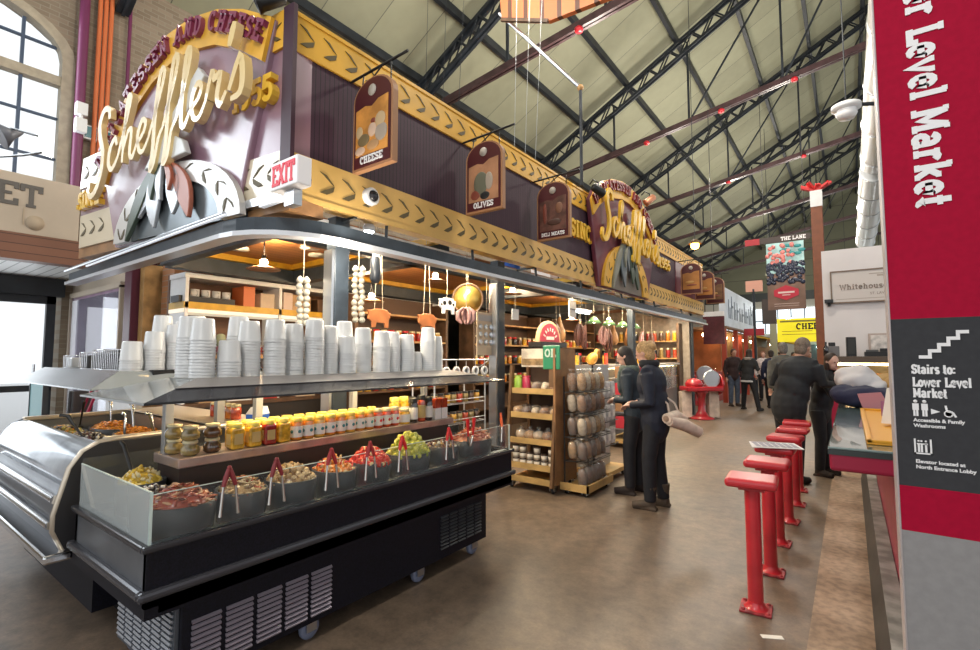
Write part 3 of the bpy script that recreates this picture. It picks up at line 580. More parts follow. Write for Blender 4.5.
hang_sign(5.27, 'DELI MEATS', 'dark arch topped sign reading DELI MEATS', mat('dark_smoke_brown', (.12, .05, .035), .5, noise=.4, nscale=8), [(.12,3.3,.03,.13,ch[4]), (.32,3.35,.05,.07,cm(7,(.2,.09,.05))), (.32,3.35,.03,.045,cm(8,(.07,.03,.02))), (.25,3.18,.1,.04,cm(8,(.07,.03,.02)))])
OS = mat('amber_sign_ground', (.36, .15, .035), .5, noise=.2, nscale=4)
for i, (y, lab) in enumerate(((11.8, 'amber arch topped sign past the aisle sign, largest of the far three'), (13.1, 'amber arch topped sign past the aisle sign, middle of the far three'), (14.3, 'brown arch topped sign past the aisle sign, last of the row'))):
    hang_sign(y, '', lab, OS if i < 2 else mat('brown_sign_ground', (.16, .08, .035), .5, noise=.2), [(.2,3.25,.1,.03,cm(9,(.45,.25,.08))), (.24,3.18,.12,.02,ch[4])])
# exit box and camera dome
ex = thing('exit_sign', 'white exit box with red EXIT letters at the stall corner', 'exit sign', (-2.93, 1.62, 2.565))
MB().box(0, .3, 0, .1, 0, .18).build('housing', mat('lit_white_plastic', (.8, .78, .78), .4, emit=(1,.92,.92), estr=.08), ex, .008)
t = MB(); slab(t, 'EXIT', .13, (.022, 0, .025), (1,0,0), UZ, (0,-.004,0), .15, .02, .7); t.build('lettering', mat('exit_red', (.62, .005, .03), .5, emit=(1,.02,.06), estr=.12), ex)
MB().box(.1, .2, .04, .1, -.1, 0).build('bracket', BRUSHED, ex)
dm = thing('security_camera', 'white dome security camera on the lower leaf border', 'camera', (-3.15, 2.62, 2.85)); MX = Matrix.Rotation(PI/2, 3, 'Y')
MB().lathe([(.075, -.05), (.075, .01), (.05, .03), (.045, .01)], seg=18, M=MX).build('ring', WHITE, dm); MB().ell((.015,0,0), .048).build('dome', mat('smoked_dome', (.02,.02,.025), .1), dm)
# ------------------------------------------------------------------ steel canopy rail below the fascia and its posts
def rail_path(x, y, z, r_=.55):
    return [(-7.6, y, z), (-5.4, y, z), (x-r_, y, z)]+[(x-r_+r_*math.sin(R(a)), y+r_-r_*math.cos(R(a)), z) for a in (15, 30, 45, 60, 75)]+[(x, y+r_, z), (x, 8, z), (x, 14.2, z)]
def sweep(mb, path, w, h):
    P = [Vector(p) for p in path]; vs = []
    for i, p in enumerate(P):
        a = (P[i]-P[i-1]).normalized() if i else (P[1]-P[0]).normalized(); b = (P[i+1]-P[i]).normalized() if i < len(P)-1 else a
        t = (a+b).normalized(); n = Vector((-t.y, t.x, 0))
        for sx, sz in ((-1,-1),(1,-1),(1,1),(-1,1)): vs.append(p+n*sx*w/2+UZ*sz*h/2)
    k = len(P); fs = [(4*i+j, 4*i+(j+1)%4, 4*i+4+(j+1)%4, 4*i+4+j) for i in range(k-1) for j in range(4)]+[(3,2,1,0), (4*k-4,4*k-3,4*k-2,4*k-1)]
    mb.add(vs, fs); return mb
rl = thing('canopy_rail', 'dark steel rail with a pale lip carried round the stall below the fascia', 'rail', (0,0,0))
sweep(MB(), rail_path(-3.17, 1.75, 2.475), .1, .11).build('channel', IRON, rl)
sweep(MB(), rail_path(-3.14, 1.72, 2.405), .12, .035).build('pale_lip', mat('pale_grey_lip', (.62, .63, .66), .3, .3), rl)
MB().tube(rail_path(-3.12, 1.66, 2.56, .5)[:3], .016, 8).build('conduit', BRUSHED, rl)
MB().tube([(-6.6, 1.62, 2.5), (-3.5, 1.62, 2.52)], .011, 8).build('glint_pipe', mat('pipe_glint', (.9,.92,1), .3, emit=(.85,.93,1), estr=.25), rl)  # thin pipe given a faint glow for the highlight along it
MB().box(-3.4, -3.1, 1.80, 1.84, 2.60, 2.63).build('lamp_strip', mat('white_tube_light', (.9,.92,1), .3, emit=(.9,.95,1), estr=.3), rl)
for x in (-6.2, -4.7, -3.7): MB().bar((x, 1.75, 2.5), (x+.1, 1.9, 2.66), .03, .03).build('bracket', IRON, rl)
for y in (2.8, 4.0, 5.3, 6.6, 8.2, 10, 12): MB().bar((-3.17, y, 2.52), (-3.22, y+.05, 2.7), .025, .025).build('bracket', IRON, rl)
TL = mat('fill_tube_glow', (1,.95,.85), .4, emit=(1,.86,.62), estr=4)  # unseen warm tubes added inside the rail to brighten the stacked tubs
for y0, y1 in ((2.2,4.4), (5.0,7.0), (7.6,9.9), (10.6,13.0)):
    tl = thing('fill_tube', 'added warm fill tube hidden inside the canopy rail, %s from the corner' % ORD[int(y0/2.6)], 'lamp', (-3.5, y0, 2.6)); MB().box(-.04,.04,0,y1-y0,.0,.06).build('housing', WHITE, tl); MB().tube([(0,.05,-.02),(0,y1-y0-.05,-.02)], .016, 8).build('tube', TL, tl); MB().bar((0,.3,.05),(.3,.3,.06),.03,.03).build('bracket', IRON, tl)
    light('fill_tube_area', 'AREA', (-3.5, (y0+y1)/2, 2.55), TUBEW, (1,.84,.6), .08, (0,0,0), y1-y0)
for y, lab in ((2.5, 'dark steel stall post behind the stacked tubs'), (4.8, 'dark steel stall post beside the bread rack'), (9.3, 'dark steel stall post behind the two women'), (13.7, 'dark steel stall post at the far end of the canopy rail')):
    p = thing('stall_post', lab, 'post', (-3.42, y, 0)); MB().box(-.06, .06, -.07, .07, 0, 2.68).build('column', IRON, p, .006); MB().box(-.1, .1, -.1, .1, 0, .015).build('base_plate', IRON, p)
    if y < 5: MB().box(-.06, .05, -.095, -.07, .1, 2.4).build('edge_strip', BRUSHED, p)
# ================================================================== the two chilled antipasto carts
def translucent(name, col, a=.45, tr=0.):
    m = bpy.data.materials.new(name); m.use_nodes = True; nt = m.node_tree; L = nt.links.new; nt.nodes.clear(); o = nt.nodes.new('ShaderNodeOutputMaterial')
    d = nt.nodes.new('ShaderNodeBsdfDiffuse'); d.inputs[0].default_value = (*col, 1); t = nt.nodes.new('ShaderNodeBsdfTranslucent'); t.inputs[0].default_value = (*col, 1)
    g = nt.nodes.new('ShaderNodeBsdfGlossy'); g.inputs['Roughness'].default_value = .3; fr = nt.nodes.new('ShaderNodeFresnel'); fr.inputs[0].default_value = 1.4
    mx = nt.nodes.new('ShaderNodeMixShader'); mx.inputs[0].default_value = a; L(d.outputs[0], mx.inputs[1]); L(t.outputs[0], mx.inputs[2])
    m2 = nt.nodes.new('ShaderNodeMixShader'); L(fr.outputs[0], m2.inputs[0]); L(mx.outputs[0], m2.inputs[1]); L(g.outputs[0], m2.inputs[2]); tp = nt.nodes.new('ShaderNodeBsdfTransparent'); m3 = nt.nodes.new('ShaderNodeMixShader'); m3.inputs[0].default_value = tr; L(m2.outputs[0], m3.inputs[1]); L(tp.outputs[0], m3.inputs[2]); L(m3.outputs[0], o.inputs[0]); MATS[name] = m; return m
BODY = mat('black_speckled_laminate', (.004, .004, .009), .55, noise=.6, nscale=150, spec=.3)
GREYPAN = mat('grey_steel_panel', (.16, .17, .19), .35, .6, noise=.15, nscale=3)
PANM = mat('dark_grey_pan', (.035, .037, .042), .38)
CG = glass_mat('cart_glass', (.93, .96, .97), .36, .04)  # pale diffuse share stands in for hazy reflections on the glass
CGF = glass_mat('clear_sheet', (.97, .98, .98), .03, .02)
SMOKE = glass_mat('smoked_acrylic', (.42, .40, .38), .32, .08)
SMOKED = glass_mat('dark_smoked_acrylic', (.12, .12, .13), .5, .2, (.06,.06,.07), .3)
EDGEG = mat('glass_edge', (.62, .72, .68), .2)
RUB = mat('dark_rubber', (.02, .02, .022), .6)
TYRE = mat('blue_grey_tyre', (.16, .18, .26), .5)
cx0, cx1, cy0, cy1 = -3.27, -2.33, .815, 3.47
ct = thing('display_cart', 'black chilled antipasto cart on casters with smoked canopy in the foreground', 'display cart', (-2.8, 2.14, 0))
def L2(b): b.v = [(x+2.8, y-2.14, z) for x, y, z in b.v]; return b
b = MB(); b.box(cx1-.03, cx1, cy0, cy1, .5, .74); b.box(cx0, cx0+.03, cy0, cy1, .5, .74); b.box(cx0+.03, cx1-.03, cy1-.03, cy1, .5, .74); b.box(cx0, cx1, cy0+.05, cy1, .47, .56); L2(b).build('body', BODY, ct)
L2(MB().box(cx0, cx1-.005, cy0, cy0+.03, .52, .735)).build('end_panel', GREYPAN, ct)
b = MB()
for (x0, x1, y0, y1) in ((cx1-.01, cx1+.022, cy0-.02, cy1+.02), (cx0-.022, cx0+.01, cy0-.02, cy1+.02), (cx0, cx1, cy0-.022, cy0+.01), (cx0, cx1, cy1-.01, cy1+.022)): b.box(x0, x1, y0, y1, .725, .752)
L2(b).build('upper_rail', mat('black_rail', (.03,.03,.036), .2), ct, .008)
b = MB()
for (x0, x1, y0, y1) in ((cx1-.01, cx1+.03, cy0-.03, cy1+.03), (cx0-.03, cx0+.01, cy0-.03, cy1+.03), (cx0, cx1, cy0-.03, cy0+.01), (cx0, cx1, cy1-.01, cy1+.03)): b.box(x0, x1, y0, y1, .535, .575)
L2(b).build('bumper', mat('charcoal_bumper', (.055,.055,.065), .25, .3), ct, .014)
b = MB(); b.box(cx0, cx1, cy0, cy1, .455, .535); L2(b).build('skirt', BODY, ct)
b = MB(); b.box(-3.1, -2.37, .97, 3.17, .1, .46); L2(b).build('base', BODY, ct, .006)
def grille(x, y0, y1, z0, z1, cols, m, face='x'):
    g = MB(); w = (y1-y0)/cols; n = int((z1-z0)/.024)
    for c in range(cols):
        for i in range(n):
            z = z0+.006+i*.024
            if face == 'x': g.cbox((x+.006, y0+w*(c+.5), z+.008), .014, w*.84, .010, Matrix.Rotation(R(30), 3, 'Y'))
            else: g.cbox((y0+w*(c+.5), x-.006, z+.008), w*.84, .014, .010, Matrix.Rotation(R(-30), 3, 'X'))
    L2(g).build('grille', m, ct)
LOUV = mat('pale_louvre', (.45, .47, .52), .3, .5)
L2(MB().box(-3.06, -2.39, .955, .97, .1, .45)).build('end_vent_panel', mat('vent_grey', (.1,.11,.13), .4, .4), ct)
grille(.955, -3.04, -2.40, .12, .44, 6, LOUV, 'y'); grille(-2.37, 1.0, 1.74, .13, .38, 5, mat('lilac_louvre', (.34, .3, .36), .3, .4)); grille(-2.37, 2.62, 3.1, .16, .40, 5, mat('dim_louvre', (.05,.052,.06), .35, .3))
def caster(x, y, par, m=TYRE, r_=.058, off=(2.8, -2.14)):
    c = thing('caster', None, None, (x+off[0], y+off[1], 0)); c.parent = par; del_ = [c.pop(k) for k in list(c.keys())]
    MX = Matrix.Rotation(PI/2, 3, 'Y')
    MB().lathe([(.02,-.018), (r_-.008,-.018), (r_,-.01), (r_,.01), (r_-.008,.018), (.02,.018)], (0,0,r_), 18, M=MX).build('wheel', m, c)
    k = MB(); k.box(-.03, -.024, -.03, .03, r_*.8, .11); k.box(.024, .03, -.03, .03, r_*.8, .11); k.box(-.035, .035, -.04, .04, .1, .112); k.build('fork', BRUSHED, c)
for x, y in ((-2.42,1.63), (-2.42,2.46), (-2.42,3.05), (-3.04,1.05), (-3.04,2.2), (-3.04,3.05), (-2.46,1.03)): caster(x, y, ct)
b = MB(); b.box(cx0+.03, cx1-.03, cy0+.03, cy1-.03, .69, .705); b.box(cx1-.06, cx1-.03, cy0+.03, cy1-.03, .7, .745); L2(b).build('well_floor', BRUSHED, ct)
for nm, bx, m in (('end_glass', (cx0+.01, cx1-.012, cy0+.008, cy0+.014, .74, .962), CG), ('end_glass', (cx0+.01, cx1-.012, cy1-.014, cy1-.008, .74, .95), CGF), ('front_glass', (cx1-.018, cx1-.012, cy0+.014, cy1-.014, .74, .95), CGF), ('back_glass', (cx0+.012, cx0+.018, cy0+.014, cy1-.014, .74, .99), CGF)):
    g = L2(MB().box(*bx)).build(nm, m, ct)
b = MB(); b.box(cx1-.02, cx1-.010, cy0+.008, cy0+.018, .74, .962); b.box(cx0+.01, cx1-.012, cy0+.008, cy0+.014, .960, .965); b.box(cx1-.018, cx1-.012, cy0+.014, cy1-.014, .949, .952); b.box(cx1-.02, cx1-.01, cy1-.018, cy1-.008, .74, .95); L2(b).build('glass_edging', EDGEG, ct)
# raised jar shelf, posts, smoked canopy
L2(MB().box(-3.06, -2.74, 1.08, 3.2, .955, 1.005)).build('jar_shelf', mat('warm_steel_shelf', (.42, .32, .28), .3, .6, noise=.2, nscale=6), ct, .006)
L2(MB().box(-3.05, -2.78, 1.1, 3.18, .74, .955)).build('shelf_riser', mat('deep_brown_riser', (.04, .025, .02), .5), ct)
for y in (1.12, 1.62, 2.35, 3.1):
    L2(MB().box(-3.02, -2.975, y-.022, y+.022, 1.0, 1.4)).build('canopy_post', mat('satin_post', (.42,.42,.42), .35, .6), ct, .004)
lo = [(-2.36, .79), (-2.36, 3.42), (-3.2, 3.42), (-3.2, .79)]; hi = [(-2.71, 1.14), (-2.71, 3.1), (-3.03, 3.1), (-3.03, 1.14)]
L2(MB().box(-3.04, -2.70, 1.13, 3.11, 1.398, 1.408)).build('canopy_top', translucent('milky_acrylic_top', (.62,.6,.56), .6), ct)
for i in range(4):
    j = (i+1) % 4; f = MB(); a = [V(*lo[i],1.322), V(*lo[j],1.322), V(*hi[j],1.402), V(*hi[i],1.402)]; f.add(a+[p+V(0,0,.006) for p in a], [(3,2,1,0),(4,5,6,7),(0,1,5,4),(1,2,6,5),(2,3,7,6),(3,0,4,7)])
    L2(f).build('canopy_flap', SMOKED if i in (0, 1) else SMOKE, ct)
    g = MB(); g.bar(a[0], a[1], .008, .008); L2(g).build('flap_edging', BLACK if i != 3 else BRUSHED, ct)
f = MB(); a0, a1, h1, h0 = V(*lo[0],1.322), V(*lo[1],1.322), V(*hi[1],1.402), V(*hi[0],1.402)  # grey band over the flap's upper half, its lit sheen put in colour
q = [h0*.98+a0*.02, h1*.98+a1*.02, h1*.52+a1*.48, h0*.52+a0*.48]; q = [p+V(.004,0,.009) for p in q]
f.add(q+[p+V(0,0,.003) for p in q], [(0,1,2,3),(7,6,5,4),(0,4,5,1),(1,5,6,2),(2,6,7,3),(3,7,4,0)]); L2(f).build('flap_sheen', mat('flap_sheen_grey', (.24,.22,.21), .35), ct)
TUBE = mat('warm_tube', (1,.85,.55), .4, emit=(1,.72,.32), estr=26)
L2(MB().tube([(-2.82, 1.25, 1.375), (-2.82, 3.0, 1.375)], .012, 8)).build('light_tube', TUBE, ct)
light('canopy_light', 'AREA', (-2.80, 2.1, 1.36), 9, (1,.8,.5), .05, (0,R(12),0), 1.8)
# ------------------------------------------------------------------ pans of antipasto
rnd = random.Random(11)
def pan(loc, label, group=None, sx=.15, sy=.13, h=.155):
    p = thing('food_pan', label, 'food pan', loc, 0, group)
    MB().lathe([(.0,.0), (.84,.0), (.9,.02), (1,1), (.96,1.02), (.9,.9), (.82,.3), (.0,.28)], seg=28, M=Matrix.Diagonal(V(sx, sy, h))).build('bowl', PANM, p)
    return p
def heap_pts(n, sx, sy, h, r):
    """resting places on a mound, dropped one at a time"""
    P = []
    for i in range(n):
        for _ in range(40):
            a = rnd.uniform(0, 2*PI); d = math.sqrt(rnd.random()); x = d*math.cos(a); y = d*math.sin(a); z = h*(1-d*d)
            p = V(x*sx, y*sy, z)
            if all((p-q).length > r*1.55 for q in P): P.append(p); break
    return P
def food(kind, loc, label, mats, n, sx, sy, h, r, shape='blob', base=None):
    """a mixed heap nobody could count"""
    mb = MB()
    mb.lathe([(1.0, -.03), (.96, .0)]+[(math.cos(t*PI/10), math.sin(t*PI/10)*.93) for t in range(0, 6)] if False else [(1.0, -.02)]+[(math.cos(R(a))*.95, math.sin(R(a))*h*.8) for a in range(0, 91, 15)], (0,0,0), 20, M=Matrix.Diagonal(V(sx, sy, 1)), mi=0)
    for i in range(n):
        a = rnd.uniform(0, 2*PI); d = math.sqrt(rnd.random())*.95; p = V(d*math.cos(a)*sx, d*math.sin(a)*sy, h*(1-d*d)*.98+rnd.uniform(0, r*.5)); mi = rnd.randrange(len(mats)); M = Euler((rnd.uniform(0,6),rnd.uniform(0,6),rnd.uniform(0,6))).to_matrix(); k = rnd.uniform(.7, 1.2)
        if shape == 'blob': mb.ell(p, (r*k, r*k*.9, r*k*.75), 7, 5, M, mi)
        elif shape == 'strip': mb.ell(p, (r*2.2*k, r*.8*k, r*.4*k), 7, 5, Euler((rnd.uniform(-.5,.5), rnd.uniform(-.5,.5), rnd.uniform(0,6))).to_matrix(), mi)
        elif shape == 'ring': mb.lathe([(r*.5*k,-r*.25), (r*k,-r*.25), (r*k,r*.25), (r*.5*k,r*.25), (r*.5*k,-r*.25)], p, 8, M=M, mi=mi)
        elif shape == 'mix': mb.ell(p, (r*k*rnd.choice((1,1.8)), r*k*.7, r*k*.6), 7, 5, M, mi)
    o = mb.build(kind, mats); o.location = loc; return tag(o, label, 'food', None, 'stuff')
fm = lambda n, c, r_=.25: mat(n, c, r_, spec=.6)
SUN = [fm('sundried_red', (.30,.045,.02)), fm('sundried_dark', (.16,.03,.02)), fm('sundried_rust', (.42,.10,.04)), fm('garlic_fleck', (.55,.3,.16))]
MUSH = [fm('mushroom_tan', (.42,.26,.11)), fm('mushroom_brown', (.22,.11,.04)), fm('mushroom_cream', (.62,.45,.24)), fm('pepper_red_bit', (.45,.05,.02))]
ORG = [fm('carrot_orange', (.7,.22,.03)), fm('pale_onion', (.72,.5,.25)), fm('pepper_red', (.55,.03,.015)), fm('pepper_orange', (.75,.3,.04))]
ROAST = [fm('roast_pink', (.50,.17,.10)), fm('roast_light', (.68,.34,.2)), fm('roast_deep', (.32,.07,.04))]
YEL = [fm('yellow_bean', (.7,.48,.06)), fm('yellow_dark', (.5,.33,.05)), fm('cream_bean', (.7,.6,.35))]
MIXO = [fm('olive_dark', (.05,.035,.03)), fm('olive_grey', (.28,.24,.2)), fm('feta_white', (.7,.66,.6)), fm('olive_purple', (.12,.05,.05))]
ZP = .705
pans = []
def station(y, lab_pan, x=-2.5, sy=.13, sx=.145): pan((x, y, ZP), lab_pan, 'dark pans along the front glass', sx, sy)
ZF = ZP+.135
station(1.0, 'dark oval pan of sun-dried tomatoes at the near end of the cart', sy=.15); food('antipasto_heap', (-2.5, 1.0, ZF), 'heap of dark red sun-dried tomato strips in the nearest pan', SUN, 190, .135, .135, .09, .013, 'strip')
station(1.28, 'dark oval pan of tan mushroom strips, second along the front glass', sy=.115); food('antipasto_heap', (-2.5, 1.28, ZF), 'heap of brown and cream marinated mushroom strips', MUSH, 120, .13, .1, .07, .013, 'strip')
station(1.55, 'dark oval pan of small pale mushrooms, third along the front glass', sy=.13)
station(1.83, 'dark oval pan of orange pickled mix, fourth along the front glass', sy=.12); food('antipasto_heap', (-2.5, 1.83, ZF), 'heap of orange carrot and pepper pickle', ORG, 150, .13, .11, .075, .013, 'mix')
station(2.1, 'dark oval pan of cheese-stuffed red peppers, fifth along the front glass', sy=.12)
station(2.44, 'dark oval pan heaped high with green olives', sy=.16)
station(2.78, 'dark oval pan of purple and tan olive mix beyond the green olives', sy=.12); food('antipasto_heap', (-2.5, 2.78, ZF), 'low heap of tan and purple olive mix beyond the green olives', MIXO+MUSH[:2], 110, .13, .1, .05, .013, 'blob')
station(3.15, 'dark oval pan of pink roasted peppers at the far end', sy=.2); food('antipasto_heap', (-2.5, 3.15, ZF), 'heap of pink roasted pepper slices at the far end of the cart', ROAST, 170, .13, .19, .095, .016, 'strip')
pan((-2.95, .99, ZP+.03), 'dark pan of yellow beans behind the near end glass', None, .13, .11); food('antipasto_heap', (-2.95, .99, ZF+.03), 'heap of yellow beans behind the near end glass', YEL, 110, .115, .095, .075, .013, 'mix')
pan((-2.73, .96, ZP+.02), 'dark pan of olives and white cheese behind the tomato pan', None, .07, .1); food('antipasto_heap', (-2.73, .96, ZF+.02), 'low heap of dark olives and white cheese', MIXO, 70, .06, .09, .035, .012, 'blob')
pan((-3.12, 1.25, ZP+.03), 'dark pan of mixed black olives beside the jar shelf', None, .1, .12); food('antipasto_heap', (-3.12, 1.25, ZF+.03), 'low heap of black olives beside the jar shelf', MIXO, 70, .09, .1, .03, .012, 'blob')
# countable heaps, one object for each piece
def pieces(name, mesh_mats, loc, n, sx, sy, h, r, label, cat, group, build):
    protos = [build(name, m) for m in mesh_mats]; P = heap_pts(n, sx, sy, h, r)
    for p_ in protos: COL.objects.unlink(p_)
    for i, p in enumerate(P):
        k = i % len(protos); c = protos[k].copy(); COL.objects.link(c); c.location = V(*loc)+p+V(0,0,r*.6); c.rotation_euler = (rnd.uniform(0,6), rnd.uniform(0,6), rnd.uniform(0,6)); c.scale = (rnd.uniform(.85,1.15),)*3
        tag(c, label, cat, group)
    mb = MB(); mb.lathe([(1.0, -.02)]+[(math.cos(R(a)), math.sin(R(a))*h*.9) for a in range(0, 91, 15)], (0,0,0), 18, M=Matrix.Diagonal(V(sx*.97, sy*.97, 1))); return mb
def olive(name, m): return MB().ell((0,0,0), (.021,.017,.017), 9, 7).build(name, m)
def mush(name, m):
    return MB().lathe([(.006,-.018), (.007,-.004), (.0165,-.003), (.015,.008), (.007,.014), (0,.015)], seg=9).build(name, m)
def stuffed(name, m): b = MB(); b.lathe([(.0,-.018), (.012,-.016), (.02,-.002), (.019,.01), (.013,.014)], seg=9, mi=0); b.ell((0,0,.012), (.013,.013,.008), 8, 5, mi=1); return b.build(name, [m, fm('stuffing_cream', (.78,.58,.3))])
G1 = fm('green_olive', (.42,.42,.05), .2); G2 = fm('yellow_green_olive', (.58,.55,.09), .2); G3 = fm('deep_green_olive', (.32,.34,.05), .2)  # third tone is a darker olive green, also used for the packed base
pieces('green_olive', [G1, G2, G2, G3], (-2.5, 2.44, ZF), 110, .135, .14, .14, .0175, 'plump yellow-green olive in the tall heap on the front glass side', 'olive', 'green olives in the tall heap', olive).build('brine', G3).location = (-2.5, 2.44, ZF)
pieces('mushroom', [MUSH[0], MUSH[2], MUSH[2]], (-2.5, 1.55, ZF), 95, .13, .115, .08, .0155, 'small cream and brown button mushroom in the third pan', 'mushroom', 'button mushrooms in the third pan', mush).build('brine', MUSH[1]).location = (-2.5, 1.55, ZF)
pieces('stuffed_pepper', [fm('pepper_scarlet', (.6,.03,.015), .18)], (-2.5, 2.1, ZF), 75, .13, .11, .085, .0185, 'small round red pepper stuffed with cream cheese', 'pepper', 'stuffed peppers in the fifth pan', stuffed).build('brine', ORG[2]).location = (-2.5, 2.1, ZF)
for o in [o for o in COL.objects if o.name.startswith('brine')]:
    i = [2.44, 1.55, 2.1].index(round(o.location.y, 2)); tag(o, ('packed green olives under the tall heap', 'packed mushrooms under the top ones in the third pan', 'packed red peppers under the stuffed ones')[i], 'food', None, 'stuff')
    o.name = 'antipasto_heap'
# tongs hanging on the front glass
RED = mat('red_grip', (.55,.015,.02), .35); TONG_S = mat('tong_steel', (.6,.57,.53), .25, 1.)
DRED = mat('wine_grip', (.22,.025,.03), .35); ORANGE = mat('orange_grip', (.75,.12,.03), .35)
def tongs(y, label, grip, lean=0., flip=False, single=False):
    t = thing('tongs', label, 'tongs', (-2.322, y, .93), 0, 'serving tongs hung on the front glass')
    for s in ((-1, 1) if not single else (1,)):
        f = -1 if flip else 1
        a = V(.0, s*.004+lean*.1, .075*f); m_ = V(.006, s*.028, .0); z = V(.01, s*.04-lean*.1, -.13*f)
        if single: a = V(-.02, .0, .13); m_ = V(.0, -.01, .02); z = V(.006, -.03, -.1)
        g = MB(); g.tube([a, a*.5+m_*.5, m_], [.009, .012, .009] if not single else [.008, .012, .011], 8); g.build('grip', grip if not flip else TONG_S, t)
        g = MB(); g.tube([m_, m_*.4+z*.6, z], [.006, .007, .009] if not flip else [.006, .011, .014], 8); g.build('arm', TONG_S if not flip else grip, t)
    if not single: MB().ell((.0, lean*.1, .08 if not flip else -.075+.15), (.011,.012,.012), 8, 6).build('hinge', grip if not flip else TONG_S, t)
    MB().tube([(-.03, 0, -.0), (-.03,0,.03), (-.01,0,.034), (.004,0,.03)], .004, 6).build('hook', TONG_S, t)
for y, lab, g in ((1.13, 'wine-handled steel tongs, nearest on the front glass', DRED), (1.36, 'wine-handled steel tongs before the mushroom pans', DRED), (1.68, 'red-handled steel tongs between the mushrooms and the orange pickle', mat('brick_grip', (.33,.02,.025), .35)), (1.95, 'red-handled steel tongs before the stuffed peppers', mat('brick_grip')), (2.21, 'red-handled steel tongs left of the green olives', RED), (2.66, 'bright red-handled steel tongs right of the green olives', RED)):
    tongs(y, lab, g)
tongs(2.9, 'steel tongs with red dipped ends hanging below the glass rim', RED, flip=True); tongs(3.33, 'single orange-handled server at the far end of the front glass', ORANGE, single=True)
sp = thing('serving_spoon', 'black-handled spoon leaning out of the yellow beans', 'spoon', (-2.98, .97, .9)); MB().tube([(0,0,.0), (-.1,-.02,.16), (-.13,-.025,.175)], [.008,.01,.008], 8).build('handle', BLACK, sp); MB().ell((.02,0,-.015), (.03,.02,.01)).build('bowl', BLACK, sp)
# ------------------------------------------------------------------ jars on the cart's shelf
LIDY = mat('yellow_lid', (.72,.58,.12), .3, .2); LIDW = mat('pale_lid', (.6,.52,.32), .3, .3)
PAPER = mat('white_label', (.78,.76,.72), .5); TEAL = mat('teal_mark', (.04,.22,.25), .5); KRAFT = mat('kraft_label', (.55,.4,.16), .6)
def jar_glass(n, c): return mat(n, c, .08, spec=.8, coat=.6, noise=.35, nscale=30)
def jar(kind, content, lid, label_m=None, mark=None, r=.036, h=.13):
    j = thing('jar', None, None)
    if kind == 'bulb': MB().lathe([(.0,0), (r*.75,0), (r*1.12,h*.18), (r*1.12,h*.5), (r*.8,h*.72), (r*.8,h*.8)], seg=18).build('glass', content, j)
    elif kind == 'square': MB().box(-r*.95, r*.95, -r*.95, r*.95, 0, h*.84).build('glass', content, j, r*.35, seg=3)
    else: MB().lathe([(.0,0), (r*.92,0), (r,h*.05), (r,h*.72), (r*.85,h*.83)], seg=18).build('glass', content, j)
    MB().lathe([(.0,h*.8), (r*.88,h*.8), (r*.9,h*.84), (r*.9,h*.97), (r*.8,h), (.0,h)], seg=18).build('lid', lid, j)
    if label_m:
        rr = r*1.012; n = 9; g = MB()
        if kind == 'square': g.box(rr*.95, rr*.95+.001, -r*.6, r*.6, h*.2, h*.6); g.box(-r*.6, r*.6, -rr*.95-.001, -rr*.95, h*.2, h*.6)
        else:
            vs = [(rr*math.cos(R(-110+200*i/14)), rr*math.sin(R(-110+200*i/14)), z) for z in (h*.14, h*.62) for i in range(15)]; g.add(vs, [(i, i+1, 16+i, 15+i) for i in range(14)])
        lb = g.build('label', label_m, j)
        if mark:
            g = MB()
            for a in (-75, 0, 62):
                M = Matrix.Rotation(R(a), 3, 'Z')@Matrix.Rotation(PI/2, 3, 'Y'); g.lathe([(0,0), (.011,0), (.011,.001), (0,.001)], Matrix.Rotation(R(a), 3, 'Z')@V(rr+.0005, 0, h*.39), 12, M=M)
            g.build('emblem', mark, lb)
    return j
JY = jar_glass('honey_yellow', (.62,.36,.03)); JR = jar_glass('cherry_red', (.3,.02,.015)); JO = jar_glass('amber_orange', (.5,.17,.02)); JB = jar_glass('dark_brine', (.10,.05,.025)); JG = jar_glass('olive_brine', (.28,.2,.07)); JK = jar_glass('black_glass', (.015,.013,.015)); JP = jar_glass('pickle_gold', (.55,.3,.04)); JRO = jar_glass('tomato_red', (.45,.06,.02))
protos = {}
def P_(key, *a, **k):
    if key not in protos: protos[key] = jar(*a, **k); protos[key].location = (0,0,-9); hide.append(protos[key])
    return protos[key]
hide = []
def put(key, loc, label, group, rz=0., args=(), kw={}):
    return tag(dup(P_(key, *args, **kw), loc, rz), label, 'jar', group)
JS = 1.005; grp = 'jars on the cart shelf'
k = 0
for i, (x, y, c, cn) in enumerate(((-2.93, 1.13, JG, 'pale brown'), (-2.81, 1.16, JG, 'olive-brown'), (-2.81, 1.27, JB, 'dark brown'))):
    for l in (0, 1):
        put('bulb'+c.name, (x, y, JS+l*.078), 'round-bellied %s jar, %s of a pair %s' % (cn, ('lower', 'upper')[l], ('behind the shelf end', 'at the near end of the shelf', 'second on the shelf')[i]), grp, 0, ('bulb', c, LIDW), dict(r=.04, h=.078))
for i, (y, c, lb, cn) in enumerate(((1.39, JY, KRAFT, 'square honey-yellow jar with a slanted kraft label, first after the bellied pairs'), (1.49, JY, KRAFT, 'square honey-yellow jar, second after the bellied pairs'), (1.58, JR, KRAFT, 'square dark red jar with a kraft label'), (1.67, JY, None, 'square golden jar just past the dark red one'))):
    put('sq'+c.name+str(bool(lb)), (-2.80, y, JS), cn, grp, 0, ('square', c, LIDY, lb), dict(r=.04, h=.145))
